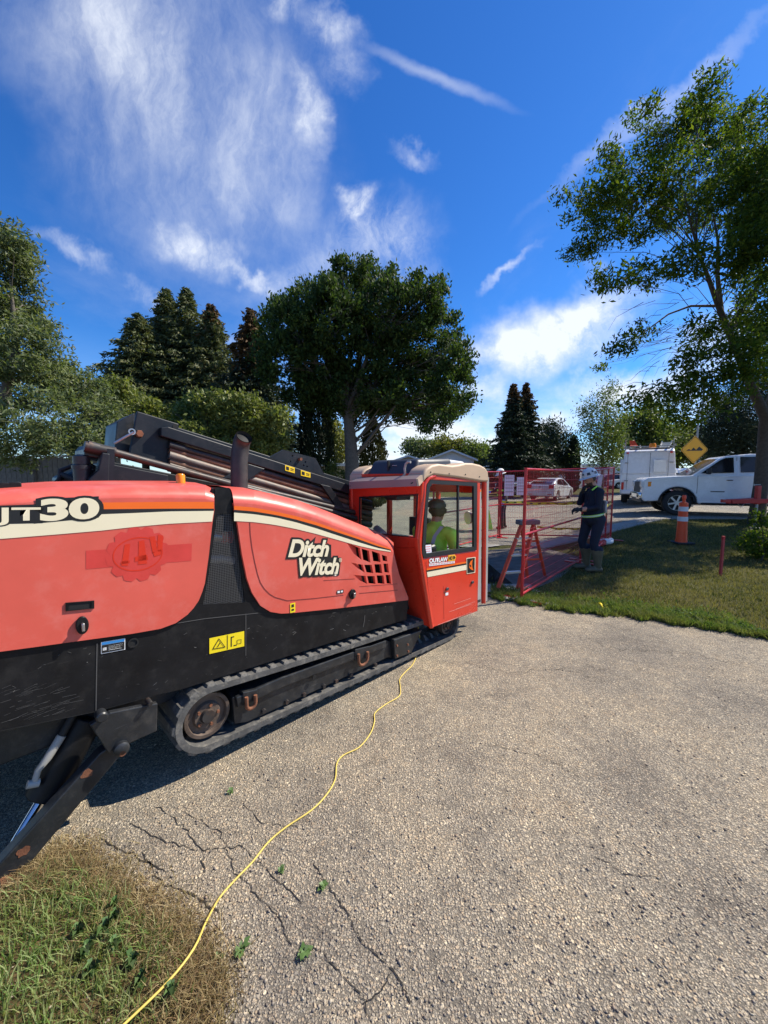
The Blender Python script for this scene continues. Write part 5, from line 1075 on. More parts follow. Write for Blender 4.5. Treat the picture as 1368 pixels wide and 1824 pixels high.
broadleaf('distant_tree', 'yellow-green tree beyond the cream house left of the elm trunk', 600, 40, [(600, 790, 26, 36), (585, 770, 18, 24), (612, 805, 20, 24)], 4200, .30, .6, .5, 'leaf_yellow', [(600, 850), (600, 800)], [.2, .1])
broadleaf('distant_tree', 'grey-green tree beyond the white gable, leftmost of three', 745, 65, [(735, 800, 16, 13), (752, 798, 18, 13), (765, 806, 12, 10)], 3600, .42, .6, .6, 'leaf_willow', [(745, 850), (745, 810)], [.2, .1])
broadleaf('distant_tree', 'yellowing tree with pointed tip beyond the white gable', 800, 62, [(787, 788, 9, 14), (800, 798, 26, 14), (815, 796, 16, 16), (785, 805, 14, 10)], 4200, .42, .6, .6, 'leaf_yellow', [(800, 850), (800, 810)], [.2, .1])
broadleaf('distant_tree', 'pale green tree at the right end of the white gable', 845, 60, [(838, 802, 14, 14), (856, 806, 18, 14), (845, 818, 26, 16)], 4200, .42, .6, .6, 'leaf_light', [(845, 850), (845, 815)], [.2, .1])
GD = 'twin-topped spruce pair'
conifer('spruce_tree', 'tall dark spruce with brown cones, left of the pair beyond the fence', 910, 684, 30, 62, 850, 'needle', 18000, .30, tip_mat='needle_brown', tip=.16)
conifer('spruce_tree', 'tall dark spruce with brown cones, right of the pair beyond the fence', 932, 682, 30.6, 62, 850, 'needle', 18000, .30, tip_mat='needle_brown', tip=.2)
broadleaf('pine_tree', 'rounded dark pine right of the spruce pair', 985, 38, [(985, 775, 22, 22), (970, 800, 26, 24), (1000, 800, 24, 24), (985, 822, 34, 18)], 9000, .34, .3, .45, 'needle', [(985, 855), (985, 790)], [.25, .12])
column_tree('cedar_tree', 'narrow pointed cedar between the pine and the young ash', 1018, 775, 850, 11, 36, 'cedar', 5000, lsize=.24)
broadleaf('shrub', 'yellowish round shrub beside the white house beyond the street', 1004, 40, [(1004, 824, 16, 14), (998, 834, 12, 10)], 2600, .26, .6, .25, 'leaf_light', [(1004, 855), (1004, 840)], [.1, .05], cat='shrub')
broadleaf('ash_tree', 'slender young ash with airy pale crown by the far kerb', 1074, 24, [(1082, 715, 18, 26), (1060, 745, 26, 22), (1094, 745, 22, 24), (1055, 775, 24, 18), (1085, 785, 34, 26), (1050, 720, 12, 16), (1065, 810, 30, 20), (1098, 815, 22, 18), (1090, 690, 10, 12)], 9000, .15, .42, .28, 'leaf_light', [(1074, 880), (1073, 820), (1076, 770), (1082, 720)], [.10, .07, .05, .02], 'bark_grey', None, .8, .3, 26, .9)
broadleaf('green_tree', 'fresh green tree behind the utility van roof, left', 1140, 32, [(1135, 765, 40, 28), (1160, 750, 36, 26), (1125, 800, 30, 24), (1165, 785, 36, 24)], 9000, .26, .5, .4, 'leaf_light', [(1140, 860), (1140, 790)], [.25, .12])
broadleaf('green_tree', 'olive tree behind the utility van and the road sign', 1205, 34, [(1200, 775, 34, 30), (1225, 795, 30, 26), (1190, 810, 28, 20), (1245, 810, 26, 20)], 8000, .28, .5, .4, 'leaf_olive', [(1205, 860), (1205, 790)], [.25, .12])
broadleaf('pine_tree', 'large dark shaggy pine behind the white pickup', 1315, 21, [(1300, 770, 46, 40), (1340, 735, 44, 60), (1285, 795, 34, 26), (1325, 800, 50, 26), (1275, 745, 14, 24), (1355, 690, 40, 40), (1345, 780, 40, 40), (1262, 790, 16, 22)], 24000, .24, .16, .3, 'needle', [(1320, 900), (1320, 800), (1325, 740)], [.28, .2, .12], 'bark', None, .8, .25)
broadleaf('distant_tree', 'far dark tree in the gap behind the street', 880, 75, [(870, 830, 30, 12), (900, 835, 30, 10), (940, 836, 30, 8)], 3500, .6, .6, .6, 'leaf_olive', [(880, 852), (880, 835)], [.2, .1])
# the large ash over the lawn on the right
ash_l = [(1259, 172, 26, 34), (1240, 205, 34, 34), (1161, 188, 18, 14), (1131, 218, 22, 16), (1172, 255, 44, 38), (1225, 236, 54, 38), (1285, 222, 50, 38), (1340, 200, 28, 18), (1336, 262, 54, 42), (1268, 300, 70, 46), (1199, 308, 52, 38), (1078, 282, 28, 18), (1104, 300, 24, 22), (1008, 342, 18, 13), (1033, 372, 28, 20), (1078, 348, 42, 26), (1131, 334, 42, 32), (1088, 394, 50, 26), (1036, 449, 32, 17), (1062, 425, 34, 20),
    (1152, 385, 58, 36), (1217, 377, 58, 36), (1281, 360, 64, 42), (1345, 342, 54, 52), (1101, 496, 34, 16), (1152, 488, 44, 20), (1217, 470, 46, 22), (1311, 454, 44, 32), (1350, 419, 50, 50), (1350, 505, 40, 30), (1144, 590, 24, 13), (1104, 616, 26, 13), (1071, 650, 15, 9), (1251, 590, 30, 24), (1323, 569, 40, 30), (1238, 646, 30, 28), (1323, 633, 40, 34), (1152, 708, 32, 16), (1199, 718, 34, 17), (1238, 689, 34, 24), (1285, 695, 40, 28), (1215, 745, 30, 14), (1350, 600, 36, 50), (1405, 420, 60, 120), (1410, 250, 60, 90), (1400, 600, 50, 70), (1480, 300, 90, 110), (1500, 480, 90, 100), (1460, 620, 70, 70), (1580, 380, 90, 110), (1560, 560, 80, 80), (1640, 470, 80, 90)]  # lobes beyond the right frame edge: unseen crown added to shade the lawn
broadleaf('ash_tree', 'big leaning ash over the lawn with trunk at the right edge', 1352, 11, ash_l, 92000, .13, .34, .12, 'leaf_ash', [(1352, 945), (1356, 860), (1364, 745), (1338, 688), (1315, 633), (1294, 582), (1276, 535), (1259, 488), (1240, 440)], [.20, .165, .14, .11, .09, .078, .066, .05, .03], 'bark', None, .8, -.1, 24, .55, shell=.25, spread=2.4, gap=-.75)
def ash_twigs():
    root = [o for o in bpy.data.objects if o.name.startswith('ash_tree') and 'big leaning' in o.get('label', '')][0]; base = root.location; m = MB(); Y = 11
    for pts, r in (([(1285, 560), (1278, 490), (1279, 428), (1270, 380)], [.07, .05, .035, .015]), ([(1300, 590), (1335, 530), (1368, 483), (1400, 440)], [.07, .05, .04, .02]), ([(1364, 745), (1380, 690), (1400, 620)], [.12, .09, .06]), ([(1276, 545), (1230, 545), (1190, 560), (1150, 590), (1110, 615)], [.04, .03, .024, .016, .006]), ([(1294, 600), (1240, 640), (1200, 690), (1160, 715)], [.03, .022, .015, .006])):
        m.tube([at(x, y, Y + random.uniform(-.4, .4)) - base for x, y in pts], r, 7)
    for _ in range(46):
        x, y = random.uniform(1130, 1270), random.uniform(530, 690); a = random.uniform(2.2, 4.0); l = random.uniform(25, 80); yy = Y + random.uniform(-1, 1)
        dr = random.uniform(.15, .75); p = [at(x, y, yy), at(x - l * .35, y + l * dr * .25 + random.uniform(-6, 6), yy + .1), at(x - l * .7, y + l * dr * .65 + random.uniform(-6, 6), yy + .05), at(x - l * .9, y + l * dr * 1.05 + random.uniform(-8, 8), yy)]
        m.tube([q - base for q in p], [.008, .006, .004, .002], 4, caps=False)
    m.build('bare_twigs', 'bark_grey', root, smooth=60)['kind'] = 'stuff'
ash_twigs()
broadleaf('shrub', 'leafy dark shrub at the foot of the leaning ash', 1352, 7.6, [(1350, 958, 30, 24), (1330, 975, 18, 10), (1368, 985, 28, 22), (1385, 960, 24, 30), (1355, 925, 14, 18)], 2600, .075, .5, .07, 'leaf_ash', [(1365, 1015), (1362, 985), (1360, 960)], [.018, .012, .008], 'bark', None, .7, .2, 16, .6, cat='shrub')
# weeds growing in the cracks of the driveway
leaf_mat('leaf_weed', [(.09, .17, .05), (.14, .24, .08), (.20, .30, .13)], .35, .5, .3)
def weed(px, py, r, n, label, group=None, h=.022):
    base = gp(px, py, .013); v = []; f = []
    for i in range(n):
        a = random.uniform(0, 6.283); l = r * random.uniform(.6, 1.2); w = l * random.uniform(.22, .36); d = Vector((cos(a), sin(a), 0)); s = Vector((-sin(a), cos(a), 0)); z = h * random.uniform(.3, 1.1); o = Vector((random.uniform(-.2, .2), random.uniform(-.2, .2), 0)) * r
        p = [o, o + d * l * .45 + s * w + Vector((0, 0, z * .8)), o + d * l + Vector((0, 0, z * .55)), o + d * l * .45 - s * w + Vector((0, 0, z * .8))]; b0 = len(v); v += [tuple(q) for q in p]; f.append((b0, b0 + 1, b0 + 2, b0 + 3))
    o = raw_mesh('weed', np.array(v), np.array(f), 'leaf_weed'); o.location = base; tag(o, label, 'weed', group); return o
weed(412, 1410, .022, 9, 'tiny weed in the asphalt nearest the track, beside the shadow edge'); weed(500, 1553, .022, 12, 'small weed right of the yellow cord in the asphalt crack'); weed(577, 1580, .024, 14, 'dark green weed at the top of the long asphalt crack')
weed(542, 1697, .030, 18, 'pale broad-leaved weed standing alone on the lower asphalt'); weed(430, 1690, .032, 16, 'leafy weed pair just right of the yellow cord'); weed(388, 1708, .024, 12, 'small weed between the yellow cord and the leafy pair'); weed(330, 1686, .024, 12, 'small weed just left of the yellow cord')
for i, (x, y, r) in enumerate(((185, 1665, .10), (155, 1700, .09), (205, 1640, .07), (165, 1735, .09), (235, 1720, .08), (205, 1690, .08), (140, 1665, .07), (305, 1775, .07), (250, 1755, .07), (205, 1620, .05))): weed(x, y, r * .30, 26, 'broad-leaved weed in the green tuft at the lower left', 'broad-leaved weeds in the near grass', .06)

def verge_weeds():
    m = 9000; t = RNG.uniform(0, len(edge) - 1.001, m); i = t.astype(int); fr = t - i; E = np.array(edge); P = E[i] * (1 - fr)[:, None] + E[i + 1] * fr[:, None]; off = np.abs(RNG.normal(0, .30, m)) - .03
    P = np.stack([P[:, 0] + off * .25, P[:, 1] + off, RNG.uniform(.01, .075, m)], -1); k = lump(P * np.array([1, 1, 0]), .55) > .15; P = P[k]
    o = leaf_mesh('verge_weeds', P, .036, .55, 'leaf_weed_dark', None, np.tile(np.array([[0, 0, 1.0]]), (len(P), 1)), .3); tag(o, 'low broad-leaved weeds in the grass along the driveway edge', 'weeds', kind='stuff')
leaf_mat('leaf_weed_dark', [(.05, .10, .02), (.08, .14, .03), (.12, .18, .05), (.16, .19, .07)], .35, .6, .2)
verge_weeds()
# ------------------------------------------------------------------ vehicles
def arch(c, r, zb, n=10):                   # semicircular wheel cut, from front to back
    a0 = math.asin(min(.99, (zb - c[1]) / r)); return [(c[0] - r * cos(a), c[1] + r * sin(a)) for a in [a0 + (pi - 2 * a0) * k / n for k in range(n + 1)]]
def wheel_thing(parent, x, y, r, w, side, rimmat='alu', spokes=6):
    m = MB(); s = side; m.lathe([(r * .62, -.5 * w), (r * .90, -.5 * w), (r, -.36 * w), (r, .36 * w), (r * .90, .5 * w), (r * .62, .5 * w)], (x, y, r), (0, 1, 0), 26, close=True); t = m.build('wheel', 'tyre', parent, smooth=35)
    m = MB(); m.lathe([(r * .60, .46 * w), (r * .64, .46 * w), (r * .64, -.3 * w), (r * .58, -.3 * w)], (x, y, r), (0, s, 0), 24, close=True); m.lathe([(r * .14, .44 * w), (r * .16, .36 * w), (r * .16, .0)], (x, y, r), (0, s, 0), 12)
    for k in range(spokes):
        a = 2 * pi * k / spokes + .2; d = Vector((cos(a), 0, sin(a))); c = Vector((x, y + s * .36 * w, r)); m.bar(c + d * r * .1, c + d * r * .61, r * .13, .05 * w, (0, 1, 0))
    m.build('rim', rimmat, t, smooth=30)
    m = MB(); m.lathe([(.02, 0), (r * .6, .005)], (x, y - s * .02, r), (0, s, 0), 18); m.build('brake', 'car_black', t); return t
def vehicle(name, label, cat, loc, heading, sp, group=None):
    """x runs from the front bumper (0) backwards, y across, z up; heading = direction of travel"""
    root = empty(name, loc, heading + pi); tag(root, label, cat, group); W = sp['w'] / 2; body = sp['body']; belt = sp['belt']; tz = sp['ztop']; tum = sp.get('tumble', .16)
    def yw(z): return W * (1 - tum * max(0, (z - belt)) / max(.01, tz - belt)) if z > belt else W * (1 - .03 * max(0, .55 - z))
    def nose(x): return 1 - .14 * max(0, 1 - x / .55) ** 2
    def solid(nm, poly, mat, wf=1.0, bev=.04):
        m = MB(); n = len(poly); m.prism([(x, -yw(z) * wf * nose(x), z) for x, z in poly], [(x, yw(z) * wf * nose(x), z) for x, z in poly]); return m.build(nm, mat, root, smooth=35, bevel=bev, seg=3)
    bo = solid('body', body, sp['paint']); ca = solid('cabin', sp['cabin'], sp['paint'], .985, .05)
    def on_side(poly, s, d=.004): return [(x, s * (yw(z) * .985 + d), z) for x, z in poly]
    for s in (-1, 1):
        for wn in sp['windows']: m = MB(); m.quad(*on_side(wn, s, .006)); m.build('window', 'car_glass', ca, smooth=0)
        for (hx, hz) in sp.get('handles', ()): m = MB(); m.box((hx, s * (W + .012), hz), (.17, .025, .03)); m.build('door_handle', sp.get('handle_mat', 'chrome'), bo, bevel=.008)
        for sx in sp.get('seams', ()):
            m = MB(); z0, z1 = sx[1], sx[2]; m.quad((sx[0] - .006, s * (yw(z0) + .002), z0), (sx[0] + .006, s * (yw(z0) + .002), z0), (sx[0] + .006, s * (yw(z1) + .002), z1), (sx[0] - .006, s * (yw(z1) + .002), z1)); m.build('door_seam', 'car_black', bo, smooth=0)
        if 'mirror' in sp: mx, mz = sp['mirror']; m = MB(); m.box((mx, s * (W + .10), mz), (.10, .20, .19)); m.build('mirror', sp.get('mirror_mat', sp['paint']), ca, bevel=.03)
        for wx in sp['wheels']: wheel_thing(root, wx, s * (W - .13), sp['r'], sp.get('tw', .24), s, sp.get('rim', 'alu'))
        if 'arch_r' in sp:
            for wx in sp['wheels']:
                m = MB(); R = sp['arch_r']; pts = [(wx - R * cos(a), s * (W + .004), sp['r'] + R * sin(a)) for a in [pi * k / 14 for k in range(15)]]; m.tube(pts, .028, 6); m.build('arch_trim', 'car_black', bo, smooth=60)
    for nm, pts, mat in sp.get('ends', ()): m = MB(); m.quad(*pts); m.build(nm, mat, bo if nm not in ('windscreen', 'rear_window') else ca, smooth=0)
    for nm, c, d, mat, bev in sp.get('boxes', ()): m = MB(); m.box(c, d); m.build(nm, mat, bo, smooth=35, bevel=bev, seg=3)
    m = MB(); m.box((sum(sp['wheels']) / 2, 0, sp['r'] + .06), (sp['wheels'][-1] - sp['wheels'][0] + .5, W * 1.5, .25)); m.build('underbody', 'car_black', root, smooth=0)
    return root, bo, ca
def sym(*q): return [q, [(x, -y, z) for x, y, z in q]]
# white full-size pickup at the right
def pickup():
    f, r = arch((.98, .42), .50, .45), arch((4.62, .42), .50, .45)
    body = [(.10, .42), (.02, .50), (0, .66), (.03, .92), (.06, 1.12), (.16, 1.20), (.75, 1.25), (1.42, 1.29), (3.95, 1.33), (5.75, 1.34), (5.82, 1.2), (5.84, .62), (5.78, .5)] + r[::-1] + [(4.05, .40), (1.55, .38)] + f[::-1]
    cabin = [(1.30, 1.26), (2.02, 1.80), (2.22, 1.90), (2.8, 1.95), (3.6, 1.93), (4.6, 1.90), (5.45, 1.86), (5.72, 1.3)]
    wins = [[(1.56, 1.36), (2.04, 1.76), (2.18, 1.83), (2.38, 1.85), (2.38, 1.37)], [(2.54, 1.38), (2.54, 1.86), (3.60, 1.86), (3.86, 1.80), (3.86, 1.40)], [(4.02, 1.41), (4.02, 1.80), (4.9, 1.80), (5.4, 1.74), (5.5, 1.42)]]
    W = 1.0
    ends = [('windscreen', [(1.30, -.80, 1.30), (1.30, .80, 1.30), (2.06, .72, 1.83), (2.06, -.72, 1.83)], 'car_glass'), ('grille', [(-.004, -.55, .72), (-.004, .55, .72), (.035, .55, 1.08), (.035, -.55, 1.08)], 'car_black')]
    boxes = [('bumper', (.03, 0, .60), (.20, 1.74, .24), 'chrome', .06), ('air_dam', (.10, 0, .43), (.2, 1.7, .12), 'car_black', .03)]
    for s in (-1, 1): boxes += [('headlight', (.11, s * .73, 1.0), (.24, .32, .22), 'lamp_clear', .03), ('turn_lamp', (.22, s * .90, 1.0), (.10, .06, .16), 'amber', .01), ('fog_lamp', (-.06, s * .70, .60), (.06, .20, .10), 'car_black', .02), ('side_step', (2.7, s * .96, .40), (2.2, .14, .05), 'car_black', .02), ('badge_strip', (2.0, s * 1.003, .78), (.35, .008, .03), 'car_black', 0)]
    loc = Vector((9.05, 13.9, .40)); loc.z = g(9.8, 12.7) + .016
    sp = dict(w=2.0, body=body, belt=1.34, ztop=1.95, cabin=cabin, windows=wins, wheels=(.98, 4.62), r=.40, tw=.28, paint='white_paint', handles=((2.28, 1.14), (3.72, 1.16)), seams=((1.48, .5, 1.28), (2.46, .5, 1.85), (3.94, .5, 1.34)), mirror=(1.72, 1.42), mirror_mat='car_black', ends=ends, boxes=boxes, arch_r=.50, tumble=.18)
    return vehicle('pickup_truck', 'white full-size pickup with dark windows parked beyond the orange delineator', 'pickup', loc, radians(180 - 24), sp)
pickup()
def sedan():
    f, r = arch((.85, .32), .36, .30), arch((3.42, .32), .36, .30)
    body = [(.10, .24), (0, .40), (.02, .62), (.22, .74), (1.05, .90), (2.2, .95), (3.5, 1.02), (4.05, 1.06), (4.22, .98), (4.28, .60), (4.22, .30)] + r[::-1] + [(2.8, .22), (1.4, .22)] + f[::-1]
    cabin = [(1.0, .90), (1.85, 1.38), (2.4, 1.46), (3.0, 1.43), (3.65, 1.26), (4.10, 1.06)]
    wins = [[(1.45, .98), (1.98, 1.34), (2.42, 1.38), (2.42, .99)], [(2.5, .99), (2.5, 1.38), (2.95, 1.36), (3.4, 1.24), (3.55, 1.05)]]
    ends = [('rear_window', [(3.30, -.60, 1.385), (3.30, .60, 1.385), (4.08, .68, 1.10), (4.08, -.68, 1.10)], 'car_glass'), ('windscreen', [(1.02, -.7, .93), (1.02, .7, .93), (1.88, .6, 1.39), (1.88, -.6, 1.39)], 'car_glass'), ('number_plate', [(4.292, -.26, .42), (4.292, .26, .42), (4.285, .26, .55), (4.285, -.26, .55)], 'paper')]
    boxes = [('rear_bumper', (4.22, 0, .45), (.16, 1.66, .26), 'silver_paint', .05)]
    for s in (-1, 1): boxes += [('tail_lamp', (4.16, s * .68, .90), (.22, .30, .24), 'lamp_red', .04), ('tail_lamp', (4.05, s * .80, 1.0), (.2, .08, .18), 'lamp_red', .03), ('reflector', (4.295, s * .60, .42), (.02, .26, .05), 'lamp_red', .005)]
    boxes.append(('boot_badge', (4.27, 0, .88), (.02, .10, .07), 'car_black', .01))
    p = on(990, 25); sp = dict(w=1.72, body=body, belt=1.0, ztop=1.46, cabin=cabin, windows=wins, wheels=(.85, 3.42), r=.31, tw=.2, paint='silver_paint', ends=ends, boxes=boxes, tumble=.26, handles=((2.35, .86), (3.3, .89)), handle_mat='silver_paint')
    vehicle('sedan_car', 'silver white sedan with red tail lamps seen through the fence', 'car', Vector((p.x + 1.6, p.y + 2.6, p.z + .011)), radians(48), sp)
sedan()
def van():
    f, r = arch((.95, .38), .45, .40), arch((4.3, .38), .45, .40)
    body = [(.1, .40), (0, .55), (.05, .95), (.9, 1.15), (1.5, 1.30), (1.6, 1.4), (5.9, 1.4), (5.95, .62), (5.9, .5)] + r[::-1] + [(3.8, .40), (1.5, .40)] + f[::-1]
    cabin = [(1.2, 1.3), (1.9, 2.0), (2.1, 2.05), (2.15, 2.42), (2.4, 2.52), (5.6, 2.52), (5.82, 2.40), (5.93, 1.38)]
    ends = [('windscreen', [(1.22, -.75, 1.36), (1.22, .75, 1.36), (1.88, .70, 1.96), (1.88, -.70, 1.96)], 'car_glass')]
    boxes = [('rear_bumper', (6.0, -.62, .58), (.22, .70, .16), 'white_paint', .03), ('rear_bumper', (6.0, .62, .58), (.22, .70, .16), 'white_paint', .03), ('hitch', (6.02, 0, .52), (.2, .4, .2), 'car_black', .02),
             ('door_seam', (5.97, .06, 1.50), (.012, .016, 1.66), 'car_black', 0), ('door_seam', (5.968, .72, 1.5), (.01, .012, 1.6), 'car_black', 0), ('door_seam', (5.968, -.78, 1.5), (.01, .012, 1.6), 'car_black', 0), ('roof_lip', (5.9, 0, 2.50), (.2, 1.5, .05), 'car_black', .02), ('number_plate', (5.985, .22, .80), (.02, .30, .14), 'paper', .004), ('door_lock', (5.99, -.06, .95), (.03, .20, .20), 'car_black', .05),
             ('hatch', (5.955, .42, 1.75), (.03, .46, .55), 'white_paint', .02), ('hinge', (5.95, .82, 1.9), (.05, .14, .05), 'strip_grey', .01), ('hinge', (5.95, -.82, 1.9), (.05, .14, .05), 'strip_grey', .01), ('hinge', (5.97, -.80, 1.1), (.05, .14, .05), 'strip_grey', .01), ('hinge', (5.97, .80, 1.1), (.05, .14, .05), 'strip_grey', .01),
             ('marker_lamp', (5.86, .80, 2.34), (.06, .10, .08), 'lamp_red', .02), ('marker_lamp', (5.86, -.80, 2.34), (.06, .10, .08), 'lamp_red', .02), ('tail_lamp', (5.97, .93, .86), (.06, .10, .34), 'lamp_red', .02), ('tail_lamp', (5.97, -.93, .86), (.06, .10, .34), 'lamp_red', .02), ('side_box', (4.6, -1.02, 1.55), (.7, .18, 1.1), 'white_paint', .03)]
    p = on(1110, 17.2); sp = dict(w=2.05, body=body, belt=1.4, ztop=2.52, cabin=cabin, windows=[[(1.75, 1.45), (2.05, 1.92), (2.7, 1.92), (2.7, 1.45)]], wheels=(.95, 4.3), r=.38, tw=.26, paint='white_paint', ends=ends, boxes=boxes, tumble=.10, mirror=(1.6, 1.55), mirror_mat='car_black')
    h = radians(90 - 34)
    fwd = Vector((cos(h), sin(h), 0)); rear = Vector((p.x + 1.05, p.y, 0)) + fwd * 6.0; zz = g(p.x + 1, p.y) + .012
    root, bo, ca = vehicle('utility_van', 'tall white utility van with roof rack seen from behind', 'van', Vector((rear.x, rear.y, zz)), h, sp)
    # roof rack with ladder, beacon and orange traffic gear
    m = MB()
    for x in (2.7, 3.9, 5.2): m.bar((x, -1.0, 2.66), (x, 1.0, 2.66), .05, .04); m.bar((x, -.9, 2.5), (x, -.9, 2.66), .04, .04); m.bar((x, .9, 2.5), (x, .9, 2.66), .04, .04)
    for y in (-1.0, -.35, .95): m.bar((2.4, y, 2.70), (5.6, y, 2.70), .04, .04)
    m.build('roof_rack', 'galv', root, smooth=0)
    m = MB(); m.lathe([(.13, 0), (.13, .16), (.10, .20)], (5.3, .12, 2.58), (0, 0, 1), 16); m.build('warning_beacon', 'amber', root)
    m = MB(); m.prism([(4.9, -.45, 2.72), (5.3, -.45, 2.72), (5.3, -.75, 2.72), (4.9, -.75, 2.72)], [(5.0, -.58, 2.95), (5.2, -.58, 2.95), (5.2, -.78, 2.95), (5.0, -.78, 2.95)]); m.build('traffic_gear', 'cone_orange', root, smooth=0)
    m = MB()
    for y in (.45, .80): m.bar((2.2, y, 2.76), (5.8, y, 2.80), .05, .07)
    for k in range(10): m.bar((2.5 + k * .34, .45, 2.77), (2.5 + k * .34, .80, 2.77), .03, .03)
    m.build('rack_ladder', 'alu', root, smooth=0)
    m = MB(); m.tube([(5.0, .9, 2.6), (5.0, .9, 3.0)], .02, 8); m.tube([(4.6, -.95, 2.6), (4.6, -.95, 3.05)], .02, 8); m.build('rack_post', 'galv', root)
    m = MB(); m.quad((5.2, -1.03, 1.25), (5.6, -1.03, 1.25), (5.6, -1.015, 1.55), (5.2, -1.015, 1.55)); m.build('side_marking', 'blue_label', bo, smooth=0)
van()
def suv(name, label, px, Y, heading, mat, dx=0):
    f, r = arch((.85, .36), .42, .36), arch((3.7, .36), .42, .36)
    body = [(.1, .34), (0, .50), (.03, .85), (.3, 1.0), (1.3, 1.10), (4.5, 1.16), (4.62, 1.0), (4.62, .45)] + r[::-1] + [(3.0, .33), (1.5, .33)] + f[::-1]
    cabin = [(1.1, 1.08), (1.75, 1.62), (2.1, 1.72), (3.9, 1.70), (4.3, 1.60), (4.55, 1.14)]
    wins = [[(1.5, 1.18), (1.88, 1.58), (2.45, 1.63), (2.45, 1.18)], [(2.53, 1.18), (2.53, 1.63), (3.35, 1.63), (3.4, 1.2)], [(3.48, 1.2), (3.45, 1.62), (3.95, 1.60), (4.3, 1.25)]]
    ends = [('windscreen', [(1.14, -.74, 1.14), (1.14, .74, 1.14), (1.78, .66, 1.63), (1.78, -.66, 1.63)], 'car_glass'), ('rear_window', [(4.30, -.62, 1.60), (4.30, .62, 1.60), (4.54, .70, 1.2), (4.54, -.70, 1.2)], 'car_glass')]
    boxes = [('bumper', (.05, 0, .52), (.2, 1.8, .24), mat, .05), ('bumper', (4.58, 0, .55), (.2, 1.8, .26), 'car_black', .05)]
    for s in (-1, 1): boxes += [('headlight', (.14, s * .70, .90), (.26, .34, .16), 'lamp_clear', .03), ('tail_lamp', (4.55, s * .80, 1.0), (.12, .16, .3), 'lamp_red', .02)]
    p = on(px, Y); sp = dict(w=1.88, body=body, belt=1.15, ztop=1.72, cabin=cabin, windows=wins, wheels=(.85, 3.7), r=.37, tw=.24, paint=mat, ends=ends, boxes=boxes, tumble=.2, mirror=(1.55, 1.2))
    vehicle(name, label, 'car', Vector((p.x + dx, p.y, p.z + .01)), heading, sp)
suv('parked_suv', 'white SUV parked far off beside the young ash trunk', 1080, 44, radians(180), 'white_paint', 0)
suv('parked_suv', 'maroon car parked far off left of the white SUV', 1046, 45, radians(180), 'maroon_paint', 0)
suv('parked_suv', 'white van front peering out between the utility van and the sign', 1228, 20, radians(255), 'white_paint', 0)
suv('parked_suv', 'dark red car half hidden behind the cab post', 868, 40, radians(180), 'maroon_paint', -2.0)
suv('parked_suv', 'grey green wagon behind the red fence, left of the sedan', 892, 34, radians(200), 'silver_paint', 0)

# ------------------------------------------------------------------ houses
def board_wall(parent, a, b_, z0, z1, step, mat, th=.02, name='siding_board'):
    """horizontal lapped boards between two ground points"""
    a, b_ = Vector(a), Vector(b_); d = (b_ - a).normalized(); nn = Vector((d.y, -d.x, 0)); k = 0; z = z0
    while z < z1 - .01:
        h = min(step, z1 - z); m = MB(); q = [a + Vector((0, 0, z)), b_ + Vector((0, 0, z)), b_ + Vector((0, 0, z + h)), a + Vector((0, 0, z + h))]; o = [nn * (th * 1.8), nn * (th * 1.8), nn * th * .4, nn * th * .4]
        m.prism([p + w for p, w in zip(q, o)], [p - nn * .01 for p in q]); m.build(name, mat, parent, smooth=0); z += step
def house_box(name, label, px0, px1, Y, depth, zwall, wall, roofmat, gable=None, wins=(), flat=False, step=.25):
    p0, p1 = on(px0, Y), on(px1, Y); zb = min(p0.z, p1.z) - .1; root = empty(name, ((p0.x + p1.x) / 2, Y, zb)); w = p1.x - p0.x; tag(root, label, 'house')
    m = MB(); m.box((0, depth / 2 + .03, zwall / 2), (w, depth, zwall)); wo = m.build('wall', wall, root, smooth=0)
    board_wall(wo, (-w / 2, 0, 0), (w / 2, 0, 0), .15, zwall, step, wall)
    if gable:
        e = .35; m = MB(); m.prism([(-w / 2, 0, zwall), (w / 2, 0, zwall), (0, 0, zwall + gable)], [(-w / 2, depth, zwall), (w / 2, depth, zwall), (0, depth, zwall + gable)]); m.build('gable', wall, root, smooth=0)
        for s in (-1, 1):
            a = Vector((0, -e, zwall + gable + .02)); b2 = Vector((s * (w / 2 + e), -e, zwall - gable * e / (w / 2) + .02)); m = MB(); up = Vector((0, 0, .12)); dd = Vector((0, depth + 2 * e, 0)); m.prism([a, b2, b2 + up, a + up], [a + dd, b2 + dd, b2 + up + dd, a + up + dd]); m.build('roof', roofmat, root, smooth=0)
            m = MB(); m.prism([a + Vector((0, -.03, -.06)), b2 + Vector((0, -.03, -.06)), b2 + up + Vector((0, -.03, .02)), a + up + Vector((0, -.03, .02))], [a + Vector((0, -.005, -.06)), b2 + Vector((0, -.005, -.06)), b2 + up + Vector((0, -.005, .02)), a + up + Vector((0, -.005, .02))]); m.build('fascia', 'siding_white', root, smooth=0)
    else:
        m = MB(); m.box((0, depth / 2, zwall + .08), (w + .5, depth + .6, .16)); m.build('roof', roofmat, root, smooth=0)
        m = MB(); m.box((0, -.32, zwall + .08), (w + .56, .06, .22)); m.build('fascia', 'siding_white', root, smooth=0)
    for (x, z, ww, hh) in wins:
        m = MB(); m.box((x, -.05, z), (ww, .06, hh)); wn = m.build('window', 'siding_white', root, smooth=0)
        m = MB(); m.box((x - ww * .24, -.085, z), (ww * .42, .02, hh * .86)); m.build('pane', 'car_glass', wn, smooth=0); m = MB(); m.box((x + ww * .24, -.085, z), (ww * .42, .02, hh * .86)); m.build('pane', 'car_glass', wn, smooth=0)
    return root
house_box('gable_house', 'white gabled house behind the cab roof', 764, 843, 42, 10, 3.55, 'siding_white', 'shingle', gable=.95, wins=((-1.2, 2.2, 1.0, .8), (1.2, 2.2, 1.0, .8)))
